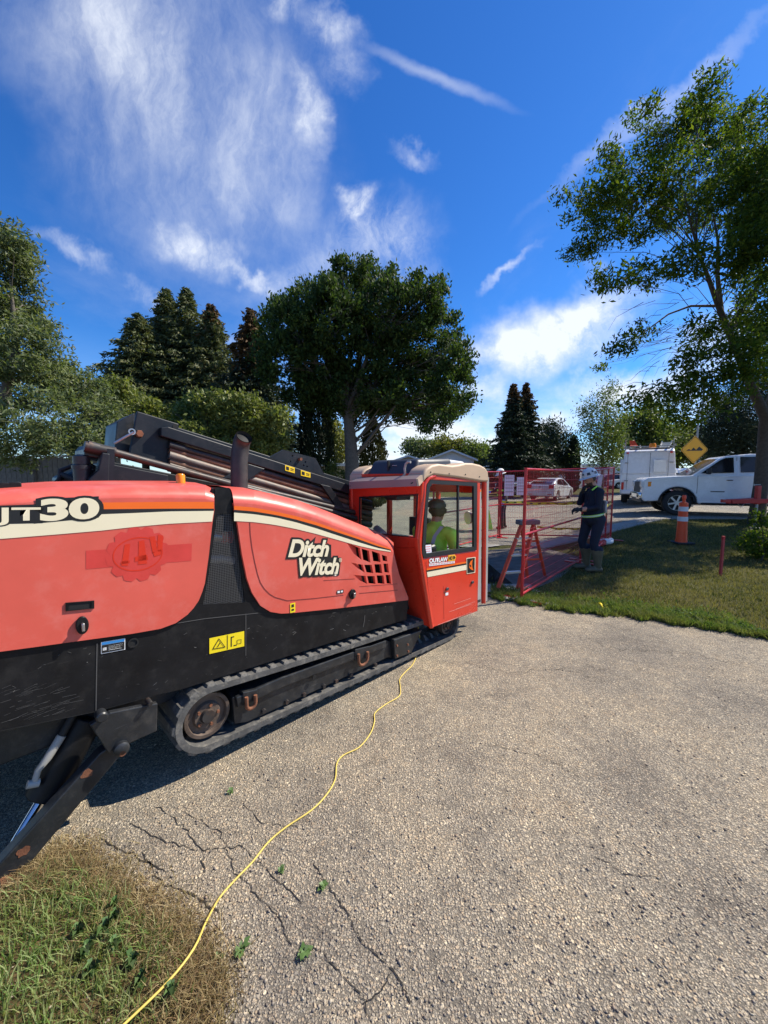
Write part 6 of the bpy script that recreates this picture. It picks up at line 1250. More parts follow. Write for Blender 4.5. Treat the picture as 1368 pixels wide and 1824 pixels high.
house_box('wing_house', 'low grey-roofed house wing left of the white gable', 690, 764, 46, 8, 3.3, 'siding_cream', 'shingle', gable=.8)
house_box('mobile_home', 'white flat-roofed mobile home right of the spruce pair', 940, 1000, 46, 8, 3.45, 'siding_white', 'siding_white', wins=((1.0, 1.9, 1.0, 1.2),))
house_box('mobile_home', 'low white mobile home behind the young ash', 1036, 1125, 50, 8, 3.0, 'siding_white', 'siding_white', wins=((-2.4, 1.7, .9, 1.3), (1.2, 1.7, 1.1, .9)))
house_box('mobile_home', 'shaded white mobile home behind the double spruce, far left', 862, 925, 52, 8, 3.0, 'siding_white', 'roof_brown', wins=((-1.2, 1.7, .9, 1.0),))
house_box('cream_house', 'cream house with brown roof seen left of the elm trunk', 560, 640, 30, 8, 2.55, 'siding_cream', 'roof_brown', wins=((-.9, 1.4, 1.5, .9), (1.1, 1.4, 1.2, .9)))
# hedges and trees that close off the far ground
def hedge(name, label, px0, px1, py, Y, h, mat, n):
    a, b_ = on(px0, Y), on(px1, Y); root = empty(name, ((a.x + b_.x) / 2, Y, a.z)); tag(root, label, 'hedge'); w = b_.x - a.x; x = RNG.uniform(-w / 2, w / 2, n); top = h * (.72 + .28 * np.sin(x * 1.7) * np.sin(x * .63 + 1)); z = RNG.uniform(0, 1, n) ** .7 * top; y = RNG.normal(0, .8, n)
    leaf_mesh('foliage', np.stack([x, y, z], -1), .32, .6, mat, root); m = MB()
    for k in range(8): m.tube([(-w / 2 + w * (k + .5) / 8, 0, -.05), (-w / 2 + w * (k + .5) / 8 + .1, .1, h * .6)], [.06, .02], 5)
    m.build('stems', 'bark', root)
hedge('hedge', 'dark hedge and shrubs closing the view behind the cab', 690, 960, 840, 56, 3.0, 'leaf_olive', 9000)
hedge('hedge', 'mixed hedge behind the far parked cars', 1000, 1260, 840, 60, 3.4, 'leaf_olive', 9000)
hedge('hedge', 'tall hedge behind the pickup', 1220, 1420, 830, 26, 2.6, 'cedar', 9000)
hedge('hedge', 'long olive hedge below the spruces behind the rack', -560, 640, 850, 26, 2.4, 'leaf_olive', 32000)
# weathered board fence behind the willow
def board_fence():
    a = at(-160, 860, 11.5); b_ = at(230, 860, 11.5); root = empty('board_fence', ((a.x + b_.x) / 2, 11.5, 0)); tag(root, 'weathered grey board fence behind the willow', 'fence'); w = b_.x - a.x; n = int(w / .155); zt = at(100, 815, 11.5).z
    m = MB(); m.box((0, 0, zt / 2), (.145, .022, zt)); me = m.mesh('board', 'wood_grey', 0)
    for i in range(n): o = link('board', me, root, (-w / 2 + i * .155, random.uniform(-.006, .006), random.uniform(-.02, .02)))
    for i in range(0, n, 12): q = MB(); q.box((-w / 2 + i * .155, -.07, zt / 2 + .02), (.1, .1, zt + .04)); q.build('post', 'wood_grey', root, smooth=0)
    q = MB(); q.bar((-w / 2, -.03, zt + .03), (w / 2, -.03, zt + .03), .09, .04); q.build('cap_rail', 'strip_grey', root, smooth=0)
board_fence()

# ------------------------------------------------------------------ temporary fence panels round the pit
def fence_panel(label, a, b_, h=1.80, gap=.045, hz=None, nrows=12):
    a, b_ = Vector(a), Vector(b_); root = empty('fence_panel', a); tag(root, label, 'fence panel', 'red temporary fence panels around the pit'); d = b_ - a; L_ = d.length; u = d / L_; up = Vector((0, 0, 1)); z0 = .08
    def P(s, z): return u * s + up * z
    for s in (0, L_): m = MB(); m.tube([P(s, -.0), P(s, h)], .021, 10); m.build('post', 'fence_red', root)
    for z in (z0, h * .50, h - .02): m = MB(); m.tube([P(0, z), P(L_, z)], .017, 8); m.build('rail', 'fence_red', root)
    n = int(L_ / gap); m = MB()
    for i in range(1, n): m.tube([P(L_ * i / n, z0), P(L_ * i / n, h - .02)], .0017, 4, caps=False)
    m.build('upright_wires', 'fence_red', root, smooth=0)
    w = MB(); w.tube([P(0, 0), P(L_, 0)], .0028, 5, caps=False); me = w.mesh('cross_wire', 'fence_red', 0)
    for j in range(nrows): o = link('cross_wire', me, root, (0, 0, z0 + (h - .1 - z0) * (j + .5) / nrows))
    for s in (.0, L_): m = MB(); m.box(P(s, .012), (.10, .55, .02), Matrix.Rotation(atan2(u.y, u.x), 3, 'Z')); m.build('foot_plate', 'fence_red', root, smooth=0)
    return root
fa, fb_ = gp(929, 1071), gp(1033, 1004); fa.z = fb_.z = .02
fence_panel('near red fence panel standing ajar like a gate beside the ladder', fa, fb_)
fc, fd = gp(1041, 999), gp(1087, 962); fence_panel('red fence panel behind the worker in navy', fc, fd, 1.80)
fe = gp(890, 957); fence_panel('far red fence panel carrying the white notices, along the street', fe, fd + Vector((-.1, .05, 0)), 1.80)
ff = fe + Vector((-2.1, -2.2, 0)); ff.z = 0; fence_panel('far red fence panel half hidden behind the cab front post', ff, fe + Vector((-.06, -.04, 0)), 1.80)
def wplate(name, c, L_, w, h, ang, mat, label, cat): m = MB(); m.box((0, 0, h / 2), (L_, w, h)); o = m.build(name, mat, None, bevel=.006, smooth=0, loc=c, rot=(0, 0, ang)); tag(o, label, cat); return o
pa_, pb2 = gp(925, 1070), gp(985, 1079); c = (pa_ + pb2) / 2; wplate('ballast_plate', c + Vector((0, 0, .016)), (pb2 - pa_).length + .1, .16, .03, atan2(pb2.y - pa_.y, pb2.x - pa_.x), 'concrete', 'pale concrete ballast strip right of the gate post foot', 'ballast')
pa_, pb2 = gp(880, 1064), gp(918, 1071); c = (pa_ + pb2) / 2; wplate('ballast_plate', c + Vector((0, 0, .016)), (pb2 - pa_).length, .14, .025, atan2(pb2.y - pa_.y, pb2.x - pa_.x), 'concrete', 'pale concrete ballast strip left of the gate post foot', 'ballast')
# caution tape sagging along the far panel, notices, sandbag, yellow rope
def tape(label, p0, p1, sag, w=.07):
    n = 24; A_, B_ = [], []; root = Vector(p0)
    for i in range(n + 1): t = i / n; p = Vector(p0).lerp(Vector(p1), t); p.z -= sag * sin(pi * t) + .012 * sin(t * 23); tw = .8 * sin(t * 9); A_.append(p - root + Vector((0, sin(tw) * w / 2, cos(tw) * w / 2))); B_.append(p - root - Vector((0, sin(tw) * w / 2, cos(tw) * w / 2)))
    m = MB(); m.strip(A_, B_); o = m.build('caution_tape', 'tape_yellow', None, smooth=60, loc=root); tag(o, label, 'tape')
    for i in range(1, n, 2):
        q = MB(); a0, a1, b0, b1 = A_[i].lerp(B_[i], .25), A_[i + 1].lerp(B_[i + 1], .25), A_[i].lerp(B_[i], .75), A_[i + 1].lerp(B_[i + 1], .75); e = Vector((0, -.004, 0)); q.quad(a0 + e, a0.lerp(a1, .7) + e, b0.lerp(b1, .7) + e, b0 + e); q.build('print', 'decal_black', o, smooth=0)
tape('yellow caution tape along the middle of the far fence panel', fe + Vector((.02, -.05, .98)), fd + Vector((-.2, -.03, .95)), .05); tape('second yellow caution tape low on the far fence panel', fe + Vector((1.0, -.05, .30)), fd + Vector((-.2, -.03, .34)), .06, .06); tape('short yellow tape on the fence panel behind the worker', fc + Vector((.1, -.05, .92)), fd + Vector((-.05, -.05, .95)), .04, .06)
for (x0, y0, x1, y1, mt, lb) in ((899, 846, 915, 883, 'paper', 'white notice sheet on the far fence panel left of the gate post'), (921, 850, 938, 882, 'paper', 'lilac white notice sheet on the far fence panel right of the gate post')):
    Yd = 10.75; p, q = at(x0, y0, Yd), at(x1, y1, Yd); m = MB(); m.box((0, 0, 0), (q.x - p.x, .012, p.z - q.z)); o = m.build('notice_sheet', mt, None, smooth=0, loc=((p.x + q.x) / 2, Yd, (p.z + q.z) / 2)); tag(o, lb, 'notice')
    for k in range(5): r = MB(); r.box((0, -.008, (p.z - q.z) * (.34 - k * .16)), ((q.x - p.x) * .8, .002, .015)); r.build('print', 'strip_grey', o, smooth=0)
p, q = at(1066, 845, 9.2), at(1071, 868, 9.2); m = MB(); m.box((0, 0, 0), (.10, .012, p.z - q.z), Matrix.Rotation(.12, 3, 'Y')); o = m.build('notice_sheet', 'paper', None, smooth=0, loc=((p.x + q.x) / 2, 9.2, (p.z + q.z) / 2)); tag(o, 'narrow white notice tilted on the panel behind the worker', 'notice')
def sandbag(px, py, label, mat, s):
    m = MB(); m.ball((0, 0, .07), (.22 * s, .13 * s, .075), 14, 8); m.ball((.16 * s, .02, .10), (.08 * s, .07 * s, .06), 10, 6); o = m.build('sandbag', mat, None, smooth=60, loc=gp(px, py)); tag(o, label, 'sandbag')
sandbag(1079, 970, 'white sandbag on the fence foot behind the worker', 'white_matt', .8); sandbag(1066, 973, 'reddish sandbag beside the white one on the fence foot', 'stake_red', .8)
rp = [gp(1064, 1079), gp(1069, 1083), gp(1074, 1089), gp(1083, 1090)]; m = MB(); m.tube([p + Vector((0, 0, .03 + .02 * (i % 2))) - rp[0] for i, p in enumerate(rp)], [.015, .022, .014, .02], 8); o = m.build('rope_scrap', 'tape_yellow', None, smooth=60, loc=rp[0]); tag(o, 'crumpled yellow ribbon lying on the grass edge', 'ribbon')
# stepladder inside the fence
def ladder():
    A0, A1 = gp(891, 1055), gp(917, 1053); base = (A0 + A1) / 2; base.z = .03; root = empty('stepladder', base); tag(root, 'orange fibreglass stepladder with grey top standing by the pit', 'ladder'); u = (A1 - A0); u.z = 0; hw = u.length / 2 + .05; u.normalize(); v = Vector((-u.y, u.x, 0)); H = 1.06; top = v * .34 + Vector((0, 0, H))
    tc = at(940, 930, base.y + .42) - base; top = Vector((tc.x, tc.y, tc.z)); H = top.z
    back = top + Vector((.30, .34, 0)); back.z = 0
    for s in (-1, 1): m = MB(); m.bar(u * hw * s, top + u * hw * .62 * s - Vector((0, 0, .03)), .028, .075, v); m.build('front_rail', 'ladder_orange', root, smooth=0, bevel=.004)
    for s in (-1, 1): m = MB(); m.bar(back + u * hw * s, top + u * hw * .62 * s - Vector((0, 0, .03)), .026, .06, v); m.build('rear_rail', 'ladder_orange', root, smooth=0, bevel=.004)
    for k in range(1, 4): f = k / 4; m = MB(); m.bar(u * -hw * (1 - .38 * f) + top * f, u * hw * (1 - .38 * f) + top * f, .07, .025); m.build('step', 'alu', root, smooth=0)
    for k in (1, 2): f = k / 3; c = back.lerp(top, f); m = MB(); m.bar(c - u * hw * (1 - .38 * f), c + u * hw * (1 - .38 * f), .02, .03); m.build('brace', 'ladder_orange', root, smooth=0)
    m = MB(); m.box(top + Vector((0, 0, .0)), (hw * 2.0, .16, .075), Matrix.Rotation(atan2(u.y, u.x), 3, 'Z')); m.build('top_cap', 'cap_grey', root, bevel=.012, smooth=0)
    m = MB(); m.bar(top * .55, back.lerp(top, .55), .012, .02); m.build('spreader', 'alu', root, smooth=0)
ladder()
# lime wedge beyond the cab
p = gp(869, 944); m = MB(); m.prism([(-.16, 0, 0), (.16, 0, 0), (.03, 0, .62), (-.03, 0, .62)], [(-.16, .05, 0), (.16, .05, 0), (.03, .03, .62), (-.03, .03, .62)]); o = m.build('barrier_wedge', 'lime_band', None, smooth=0, bevel=.01, loc=p); tag(o, 'lime green wedge-shaped barrier end beside the cab post', 'barrier')

# ------------------------------------------------------------------ delineator, stake, sign, trailer tongue
def delineator():
    base = gp(1213, 968); h = (968 - 881) / F * base.y * 1.0; root = empty('traffic_delineator', base); tag(root, 'orange traffic delineator with two white bands on the lawn', 'delineator'); k = h / 1.07
    m = MB(); m.box((0, 0, .02 * k), (.36 * k, .36 * k, .04 * k)); m.build('base', 'rubber_black', root, bevel=.01, smooth=0)
    prof = [(.115, .04), (.105, .12), (.092, .50), (.082, .90)]
    m = MB(); m.lathe([(r * k, z * k) for r, z in prof] + [(.03 * k, .93 * k), (.03 * k, .98 * k), (.04 * k, .99 * k), (.04 * k, 1.05 * k), (.03 * k, 1.07 * k)], (0, 0, 0), (0, 0, 1), 22); m.build('body', 'cone_orange', root, smooth=40)
    for z0, z1 in ((.50, .60), (.72, .82)):
        def rad(z): return (.105 - (z - .12) * .0295 + .0035) * k
        m = MB(); m.lathe([(rad(z0), z0 * k), (rad(z1), z1 * k)], (0, 0, 0), (0, 0, 1), 22); m.build('reflective_band', 'silver_band', root, smooth=40)
delineator()
p = gp(1283, 1026); h = (1026 - 953) / F * p.y; m = MB(); m.prism([(-.014, -.02, -.05), (.014, -.02, -.05), (.014, .02, -.05), (-.014, .02, -.05)], [(-.014, -.018, h), (.018, -.018, h), (.018, .018, h), (-.014, .018, h)]); o = m.build('survey_stake', 'stake_red', None, smooth=0, loc=p); tag(o, 'thin red wooden survey stake in the lawn', 'stake')
m = MB(); m.box((0, 0, h - .03), (.03, .042, .05)); m.build('painted_tip', 'fence_red', o, smooth=0)
def road_sign():
    Y = 16.0; base = on(1237, Y); root = empty('road_sign', base); tag(root, 'yellow diamond bump warning sign on a steel post behind the pickup', 'sign'); c = at(1237, 801, Y) - base; r = (1260 - 1213) / 2 / F * Y * .98
    m = MB(); m.tube([(0, 0.05, -.05), (0, .05, c.z + 1.6)], .035, 10); m.build('post', 'galv', root)
    def dia(k, y): 
        o = []; 
        for a in range(4):
            for da in (-.07, .07): t = pi / 2 * a + da; o.append(c + Vector((cos(t) * r * k, y, sin(t) * r * k)))
        return o
    m = MB(); m.prism(dia(1.0, 0), dia(1.0, .01)); m.build('panel', 'sign_yellow', root, smooth=0)
    o1, o2 = dia(.95, -.003), dia(.92, -.003); m = MB(); m.strip(o1 + [o1[0]], o2 + [o2[0]]); m.build('border', 'decal_black', root, smooth=0)
    pts = [(-.62, -.08), (-.42, .06), (-.27, -.04), (-.08, .17), (.12, -.02), (.34, .24), (.64, .02), (.56, -.08)]; m = MB(); m.quad(*[c + Vector((x * r, -.004, z * r)) for x, z in pts]); m.build('bump_symbol', 'decal_black', root, smooth=0)
road_sign()
def lamp_pole():
    b0 = on(1241, 30); m = MB(); m.tube([(0, 0, -.05), (0, 0, 8.5)], [.10, .07], 12); root = empty('utility_pole', b0); tag(root, 'grey steel pole rising behind the road sign', 'pole'); m.build('pole', 'galv', root)
    m = MB(); m.tube([(0, 0, 8.3), (-.8, 0, 8.7), (-1.6, 0, 8.8)], .04, 8); m.build('arm', 'galv', root); m = MB(); m.ball((-1.8, 0, 8.78), (.35, .14, .09), 12, 6); m.build('lamp_head', 'galv', root)
lamp_pole()
def tongue():
    Y = 10.6; j = on(1343, Y); root = empty('trailer_tongue', (j.x, Y, j.z)); tag(root, 'red trailer tongue with jack in front of the pickup', 'trailer'); zt = at(1343, 889, Y).z - j.z
    tip = at(1296, 893, Y) - Vector(root.location)
    m = MB(); m.bar(tip, (1.6, .6, zt), .09, .12); m.bar(tip + Vector((.1, 0, 0)), (1.6, -.6, zt), .09, .12); m.box(tip + Vector((-.05, 0, .01)), (.22, .10, .09)); m.build('drawbar', 'fence_red', root, smooth=0, bevel=.01)
    m = MB(); m.box((0, -.12, zt + .12), (.10, .10, .50)); m.build('jack_tube', 'fence_red', root, smooth=0, bevel=.01)
    m = MB(); m.tube([(0, -.12, .02), (0, -.12, zt)], .032, 10); m.lathe([(.10, 0), (.10, .025)], (0, -.12, 0), (0, 0, 1), 14); m.build('jack_leg', 'galv', root)
    m = MB(); m.tube([(-.12, -.12, zt + .39), (0.05, -.12, zt + .40)], .012, 8); m.tube([(-.12, -.12, zt + .36), (-.12, -.12, zt + .42)], .014, 8); m.build('jack_handle', 'strip_grey', root)
    m = MB(); m.tube([tip + Vector((.2, -.06, -.03)), tip + Vector((.32, -.06, -.16)), tip + Vector((.42, -.06, -.05)), tip + Vector((.55, -.05, -.02))], .008, 6); m.build('safety_chain', 'steel', root)
tongue()
# ------------------------------------------------------------------ yellow extension cord over the driveway
cp = [(180, 1862), (222, 1824), (300, 1748), (345, 1690), (368, 1640), (392, 1598), (420, 1566), (450, 1535), (478, 1500), (510, 1473), (555, 1443), (582, 1415), (597, 1388), (600, 1360), (612, 1345), (640, 1331), (660, 1306), (667, 1285), (668, 1270), (688, 1254), (711, 1240), (713, 1224), (712, 1210), (722, 1197), (735, 1184), (743, 1165), (747, 1150)]
P = [gp(x, y, .018 if y < 1590 else .018 + .034 * min(1, (y - 1590) / 110)) for x, y in cp]; q = []
for i in range(len(P) - 1):
    p0, p1, p2, p3 = P[max(0, i - 1)], P[i], P[i + 1], P[min(len(P) - 1, i + 2)]
    for k in range(4): t = k / 4; q.append(.5 * ((2 * p1) + (p2 - p0) * t + (2 * p0 - 5 * p1 + 4 * p2 - p3) * t * t + (3 * p1 - p0 - 3 * p2 + p3) * t ** 3))
q.append(P[-1]); e = P[-1]; q += [e + Vector((.0, -.02, .10)), e + Vector((-.02, .0, .22)), e + Vector((-.10, .08, .26))]
m = MB(); m.tube([p - P[0] for p in q], .0040, 8); o = m.build('extension_cord', 'cord_yellow', None, smooth=60, loc=P[0]); tag(o, 'yellow extension cord snaking over the driveway to the machine', 'cord')
# ------------------------------------------------------------------ people: one continuous body each
def limb(m, pts, rs, n=12):
    """round-ended tapered chain"""
    m.tube(pts, rs, n)
    for p, r in zip(pts, rs): m.ball(p, r, n, 8)
def body_mesh(name, m, voxel, mats, region, parent, smooth_it=3):
    me0 = bpy.data.meshes.new('tmp'); me0.from_pydata(m.v, [], m.f); o = link('tmp', me0); r = o.modifiers.new('r', 'REMESH'); r.mode = 'VOXEL'; r.voxel_size = voxel
    s = o.modifiers.new('s', 'SMOOTH'); s.factor = .5; s.iterations = smooth_it
    bpy.context.view_layer.update(); me = bpy.data.meshes.new_from_object(o.evaluated_get(bpy.context.evaluated_depsgraph_get())); bpy.data.objects.remove(o); bpy.data.meshes.remove(me0)
    for x in mats: me.materials.append(M(x))
    n = len(me.polygons); c = np.zeros(n * 3); me.polygons.foreach_get('center', c); c = c.reshape(-1, 3)
    me.polygons.foreach_set('material_index', np.array([region(*p) for p in c], np.int32)); me.polygons.foreach_set('use_smooth', np.ones(n, bool)); me.name = name; me.update()
    return link(name, me, parent)
def hand(m, wrist, d, up, curl=.5, s=1.0, thumb=1):
    """palm, four bent fingers of different length and a thumb; d = pointing direction, up = back of the hand"""
    d, up = Vector(d).normalized(), Vector(up).normalized(); sd_ = d.cross(up).normalized(); w = Vector(wrist); palm = w + d * .085 * s
    limb(m, [w, w + d * .045 * s, palm], [.026 * s, .034 * s, .030 * s], 8)
    for i, (o, L_) in enumerate(((-.030, .070), (-.010, .080), (.010, .075), (.029, .058))):
        a = palm + sd_ * o * s + d * .005; b_ = a + (d * cos(curl) - up * sin(curl)) * L_ * .55 * s; c = b_ + (d * cos(curl * 2.3) - up * sin(curl * 2.3)) * L_ * .5 * s; limb(m, [a, b_, c], [.0105 * s, .0100 * s, .0088 * s], 7)
    a = w + d * .03 * s - sd_ * .032 * s * thumb; b_ = a + (d * .7 - sd_ * .6 * thumb - up * .3).normalized() * .045 * s; c = b_ + (d * .9 - up * .45).normalized() * .035 * s; limb(m, [a, b_, c], [.0125 * s, .0115 * s, .0095 * s], 7)
def head(m, c, look, hr=1.0):
    f = Vector(look).normalized(); up = Vector((0, 0, 1)); up = (up - f * up.dot(f)).normalized(); sd_ = f.cross(up); c = Vector(c)
    def at_(x, y, z): return c + f * x + sd_ * y + up * z
    m.ball(c + up * .015, (.094 * hr, .080 * hr, .112 * hr), 16, 12); m.ball(at_(.045, 0, -.055), (.052, .058, .062), 12, 8); m.ball(at_(.03, 0, -.09), (.045, .04, .035), 12, 8)
    limb(m, [at_(.088, 0, .03), at_(.108, 0, -.012), at_(.100, 0, -.022)], [.012, .017, .014], 8)                      # nose
    m.ball(at_(.086, 0, -.055), (.016, .030, .012), 8, 6); m.ball(at_(.084, 0, -.092), (.022, .024, .018), 8, 6)      # lips, chin
    for s in (-1, 1): m.ball(at_(.080, .036 * s, .022), (.016, .020, .013), 8, 6); m.ball(at_(-.005, .086 * s, 0), (.030, .014, .034), 8, 6); m.ball(at_(.070, .034 * s, .05), (.03, .03, .014), 8, 6)
    return at_
def eyes(parent, at_):
    for s in (-1, 1): m = MB(); m.ball(at_(.094, .034 * s, .022), .0085, 8, 6); m.build('eye', 'hat_mark', parent, smooth=60)
def hard_hat(parent, c, look, mat='hat_shell'):
    f = Vector(look).normalized(); up = Vector((0, 0, 1)); up = (up - f * up.dot(f)).normalized(); sd_ = f.cross(up); R = Matrix((f, sd_, up)).transposed(); c = Vector(c); m = MB(); rows = []
    prof = [(1.34, -.012, .35), (1.26, -.002, .3), (1.02, .008, 0), (1.0, .04, 0), (.93, .085, 0), (.78, .118, 0), (.50, .138, 0), (.2, .146, 0), (.01, .147, 0)]
    for k, z, br in prof:
        row = []
        for i in range(29):
            a = 2 * pi * i / 28; fx = 1 + (.16 * max(0, cos(a)) if br else 0); row.append(c + R @ Vector((cos(a) * .128 * k * fx, sin(a) * .105 * k, z + (-.012 * max(0, cos(a)) if br else 0))))
        rows.append(row)
    for p, q in zip(rows, rows[1:]): m.strip(p, q)
    h = m.build('hard_hat', mat, parent, smooth=50)
    m = MB(); m.tube([c + R @ Vector((-.125, 0, .045)), c + R @ Vector((-.08, 0, .125)), c + R @ Vector((0, 0, .152)), c + R @ Vector((.08, 0, .12)), c + R @ Vector((.125, 0, .045))], .010, 8); m.build('crest', mat, h, smooth=60)
    for a, z, w in ((2.0, .05, .03), (1.1, .06, .025), (-2.2, .05, .03), (-1.2, .055, .03), (-.4, .06, .02), (2.9, .05, .02), (-1.75, .085, .018), (1.6, .09, .02)):
        p = c + R @ Vector((cos(a) * .127, sin(a) * .105, z)); n = (R @ Vector((cos(a), sin(a), .35))).normalized(); u = n.cross(up).normalized(); v = u.cross(n); m = MB(); m.quad(*[p + n * .004 + (u * x + v * y) * w for x, y in ((-1, -.7), (1, -.7), (.8, .8), (-.7, .9))]); m.build('hat_sticker', 'hat_mark', h, smooth=0)
    return h
def band(name, c, rx, ry, z0, z1, mat, parent, tilt=0.0, n=28):
    m = MB(); a_ = [2 * pi * k / n for k in range(n + 1)]; m.strip([(c[0] + cos(a) * rx, c[1] + sin(a) * ry, z0 + tilt * cos(a)) for a in a_], [(c[0] + cos(a) * rx, c[1] + sin(a) * ry, z1 + tilt * cos(a)) for a in a_]); return m.build(name, mat, parent, smooth=60)

def worker():
    p = gp(1052, 1017); root = empty('person', p, radians(172)); tag(root, 'person in navy sweater and jeans with silver hard hat holding the fence', 'person'); m = MB()
    # legs (left leg nearer the camera)
    for y, dx, kx in ((.10, -.05, .03), (-.11, .06, .10)):
        limb(m, [(dx - .02, y * .95, .95), (kx + dx * .5, y, .52), (dx - .03, y * 1.05, .12)], [.105, .074, .058]); limb(m, [(dx - .03, y * 1.05, .40), (dx - .02, y * 1.05, .12)], [.078, .060])      # boot shaft
        limb(m, [(dx - .06, y * 1.05, .055), (dx + .06, y * 1.1, .055), (dx + .15, y * 1.15, .045)], [.052, .056, .044])
    # hips and torso (deep in profile)
    m.ball((0, 0, .95), (.155, .185, .13), 16, 10); limb(m, [(0, .07, 1.0), (.01, .06, 1.15), (.0, .09, 1.36)], [.135, .135, .115]); limb(m, [(0, -.07, 1.0), (.01, -.06, 1.15), (.0, -.09, 1.36)], [.135, .135, .115]); m.ball((.03, 0, 1.12), (.155, .17, .15), 16, 10); m.ball((-.01, 0, 1.36), (.125, .20, .13), 16, 10)
    m.ball((-.02, 0, 1.45), (.085, .19, .07), 14, 8); limb(m, [(-.01, 0, 1.45), (.03, 0, 1.56)], [.068, .060])
    # left arm: forearm forward to the fence; right arm: hand raised to the chin
    limb(m, [(-.01, .215, 1.43), (.03, .255, 1.17), (.27, .215, 1.13)], [.072, .056, .042]); hand(m, (.29, .21, 1.13), (1, -.1, -.08), (.1, .3, 1), .75, 1.15, 1)
    limb(m, [(-.01, -.215, 1.43), (.16, -.25, 1.22), (.17, -.12, 1.40)], [.072, .056, .042]); hand(m, (.165, -.10, 1.42), (-.05, .55, .75), (1, 0, 0), .7, 1.1, -1)
    look = Vector((.88, .0, -.42)); hc = Vector((.075, 0, 1.655)); at_ = head(m, hc, look)
    def reg(x, y, z):
        if z < .03: return 5
        if z < .40: return 4
        if z < .99: return 3
        if z > 1.53:
            q = Vector((x, y, z)) - hc; l = look.normalized(); upv = (Vector((0, 0, 1)) - l * l.z).normalized(); fx, uz = q.dot(l), q.dot(upv)
            if fx < -.005 and uz > -.05: return 2
            if fx > .02 and uz < -.042: return 2
            return 1 if (z > 1.545 or q.length < .13) else 0
        if x > .275 and z < 1.25: return 6
        if x > .09 and z > 1.40 and z < 1.56 and y < .06: return 6
        if .21 < x < .275 and z < 1.2 and y > .12: return 1
        return 0
    b_ = body_mesh('body', m, .010, ['navy_cloth', 'skin', 'hair', 'jeans', 'boot_rubber', 'boot_sole', 'glove_black'], reg, root)
    eyes(root, at_); hard_hat(root, at_(-.012, 0, .050), Vector((.95, 0, -.28)))
    w = band('waist_band', (.012, 0), .175, .205, 1.005, 1.045, 'lime_band', root, -.035); band('reflective_tape', (.012, 0), .178, .208, 1.017, 1.033, 'silver_band', root, -.035)
    m = MB(); m.strip([(-.085, .06, 1.52), (-.155, .10, 1.40), (-.165, .12, 1.2), (-.165, .11, 1.03)], [(-.085, .10, 1.51), (-.150, .14, 1.40), (-.155, .155, 1.2), (-.155, .15, 1.03)]); m.strip([(-.085, .05, 1.525), (0, .085, 1.545), (.09, .10, 1.47)], [(-.085, .09, 1.515), (0, .125, 1.525), (.085, .14, 1.455)]); m.build('harness_strap', 'lime_band', root, smooth=60)
    m = MB(); m.box((-.165, .05, 1.17), (.03, .13, .22)); m.build('back_pouch', 'paper', root, bevel=.01)
worker()
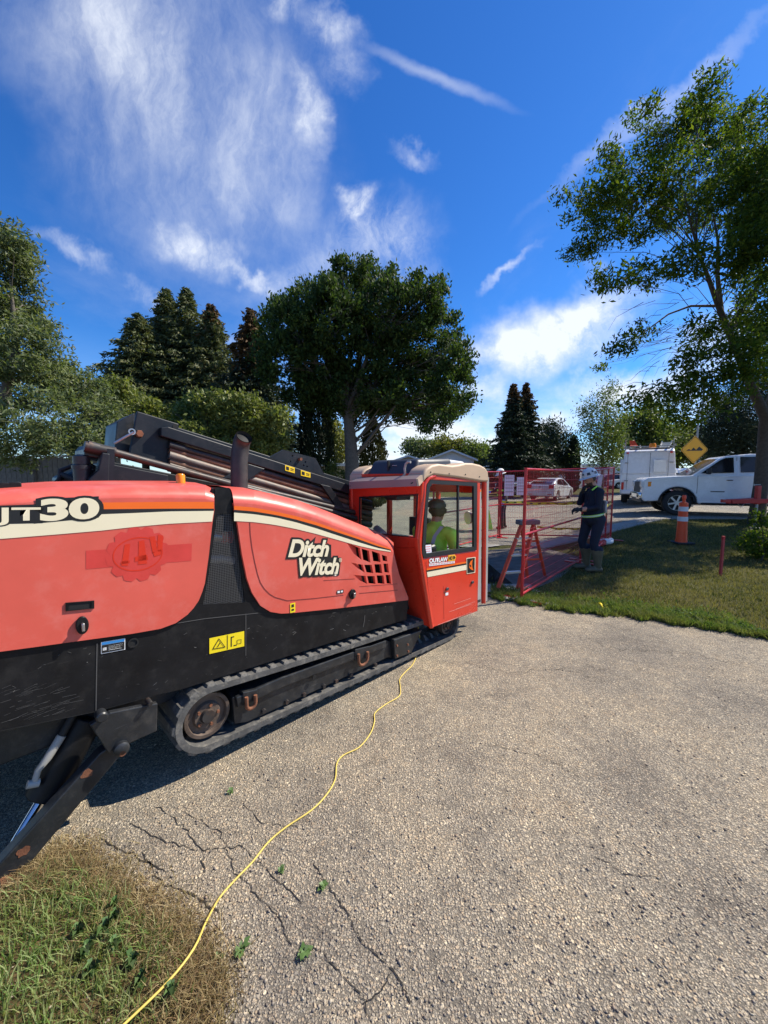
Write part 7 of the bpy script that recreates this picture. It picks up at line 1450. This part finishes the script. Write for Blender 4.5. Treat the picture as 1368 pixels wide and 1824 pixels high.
def far_worker():
    p = on(896, 11.9, 0.03); root = empty('person', p, radians(190)); tag(root, 'person in dark clothes with blue glove standing behind the notices', 'person'); m = MB()
    for y, dx in ((.11, .05), (-.11, -.10)): limb(m, [(dx, y * .9, .93), (dx * 1.2 + .03, y, .50), (dx * 1.4, y * 1.1, .1)], [.10, .07, .052]); limb(m, [(dx * 1.4 - .04, y * 1.1, .05), (dx * 1.4 + .15, y * 1.15, .045)], [.05, .042])
    m.ball((0, 0, .95), (.14, .18, .13), 14, 8); limb(m, [(0, 0, 1.0), (.02, 0, 1.2), (.03, 0, 1.38)], [.15, .15, .14]); m.ball((.03, 0, 1.42), (.11, .20, .09), 14, 8); limb(m, [(.03, 0, 1.45), (.06, 0, 1.55)], [.065, .058])
    limb(m, [(.03, .21, 1.42), (.04, .25, 1.15), (.10, .24, .92)], [.068, .054, .042]); hand(m, (.105, .24, .90), (.15, 0, -1), (0, 1, 0), .4, 1.1, 1)
    limb(m, [(.03, -.21, 1.42), (.10, -.25, 1.17), (.30, -.20, 1.12)], [.068, .054, .042]); hand(m, (.32, -.20, 1.12), (1, 0, 0), (0, 0, 1), .5, 1.1, -1)
    hc = Vector((.09, 0, 1.65)); look = Vector((.95, 0, -.3)); at_ = head(m, hc, look)
    def reg(x, y, z):
        if z < .32: return 4
        if z < .99 and not (y > .19): return 3
        if z > 1.54: return 2 if x < .08 else 1
        if z < .905 and y > .18: return 5
        if x > .315: return 5
        return 0
    body_mesh('body', m, .011, ['navy_cloth', 'skin', 'hair', 'jeans', 'boot_sole', 'glove_blue'], reg, root); eyes(root, at_)
    hard_hat(root, at_(-.012, 0, .045), look, 'white_matt'); band('reflective_band', (.02, 0), .158, .168, 1.16, 1.21, 'lime_band', root); band('reflective_band', (.02, 0), .156, .166, 1.02, 1.06, 'lime_band', root)
far_worker()
def operator():
    p = rig.matrix_basis @ Vector((3.04, .25, .66)); root = empty('person', p, rig.rotation_euler.z); tag(root, 'person in lime green shirt sitting at the controls inside the cab', 'person'); m = MB()
    for y in (.10, -.10): limb(m, [(0, y, .09), (.26, y * 1.2, .08), (.27, y * 1.3, -.12)], [.095, .075, .055])
    m.ball((0, 0, .10), (.15, .19, .12), 14, 8); limb(m, [(0, 0, .14), (0, 0, .33), (.03, 0, .50)], [.15, .155, .145]); m.ball((.03, 0, .52), (.115, .205, .10), 14, 8); m.ball((.03, .16, .55), (.08, .08, .06), 10, 8); m.ball((.03, -.16, .55), (.08, .08, .06), 10, 8); limb(m, [(.04, 0, .56), (.07, 0, .66)], [.066, .058])
    for y in (.22, -.22): limb(m, [(.03, y, .53), (.08, y * 1.12, .30), (.27, y * .95, .20)], [.066, .052, .040]); hand(m, (.285, y * .95, .20), (1, 0, -.15), (0, 0, 1), .8, 1.0, 1 if y > 0 else -1)
    hc = Vector((.09, 0, .76)); look = Vector((.92, .30, -.18)); at_ = head(m, hc, look)
    def reg(x, y, z):
        if z > .65: return 2 if ((Vector((x, y, z)) - hc).dot(look.normalized()) < .02 and z > .70) else 1
        if z < .13 and not abs(y) > .19: return 3
        if x > .20 and z > .13: return 1
        if x > .12 and z < .15: return 3
        return 0
    body_mesh('body', m, .010, ['lime_shirt', 'skin', 'hair', 'jeans'], reg, root); eyes(root, at_)
    for s in (-1, 1): m = MB(); m.strip([(-.12, s * .03, .16), (-.16, s * .06, .33), (-.125, s * .10, .52), (-.03, s * .12, .615)], [(-.12, s * .07, .16), (-.155, s * .10, .33), (-.115, s * .14, .52), (-.02, s * .16, .61)]); m.build('reflective_strap', 'silver_band', root, smooth=60)
    band('cap_band', (.075, 0), .108, .096, .80, .835, 'hat_mark', root); m = MB(); m.ball((.07, 0, .83), (.106, .094, .062), 14, 8); m.build('cap', 'hat_mark', root, smooth=60)
operator()
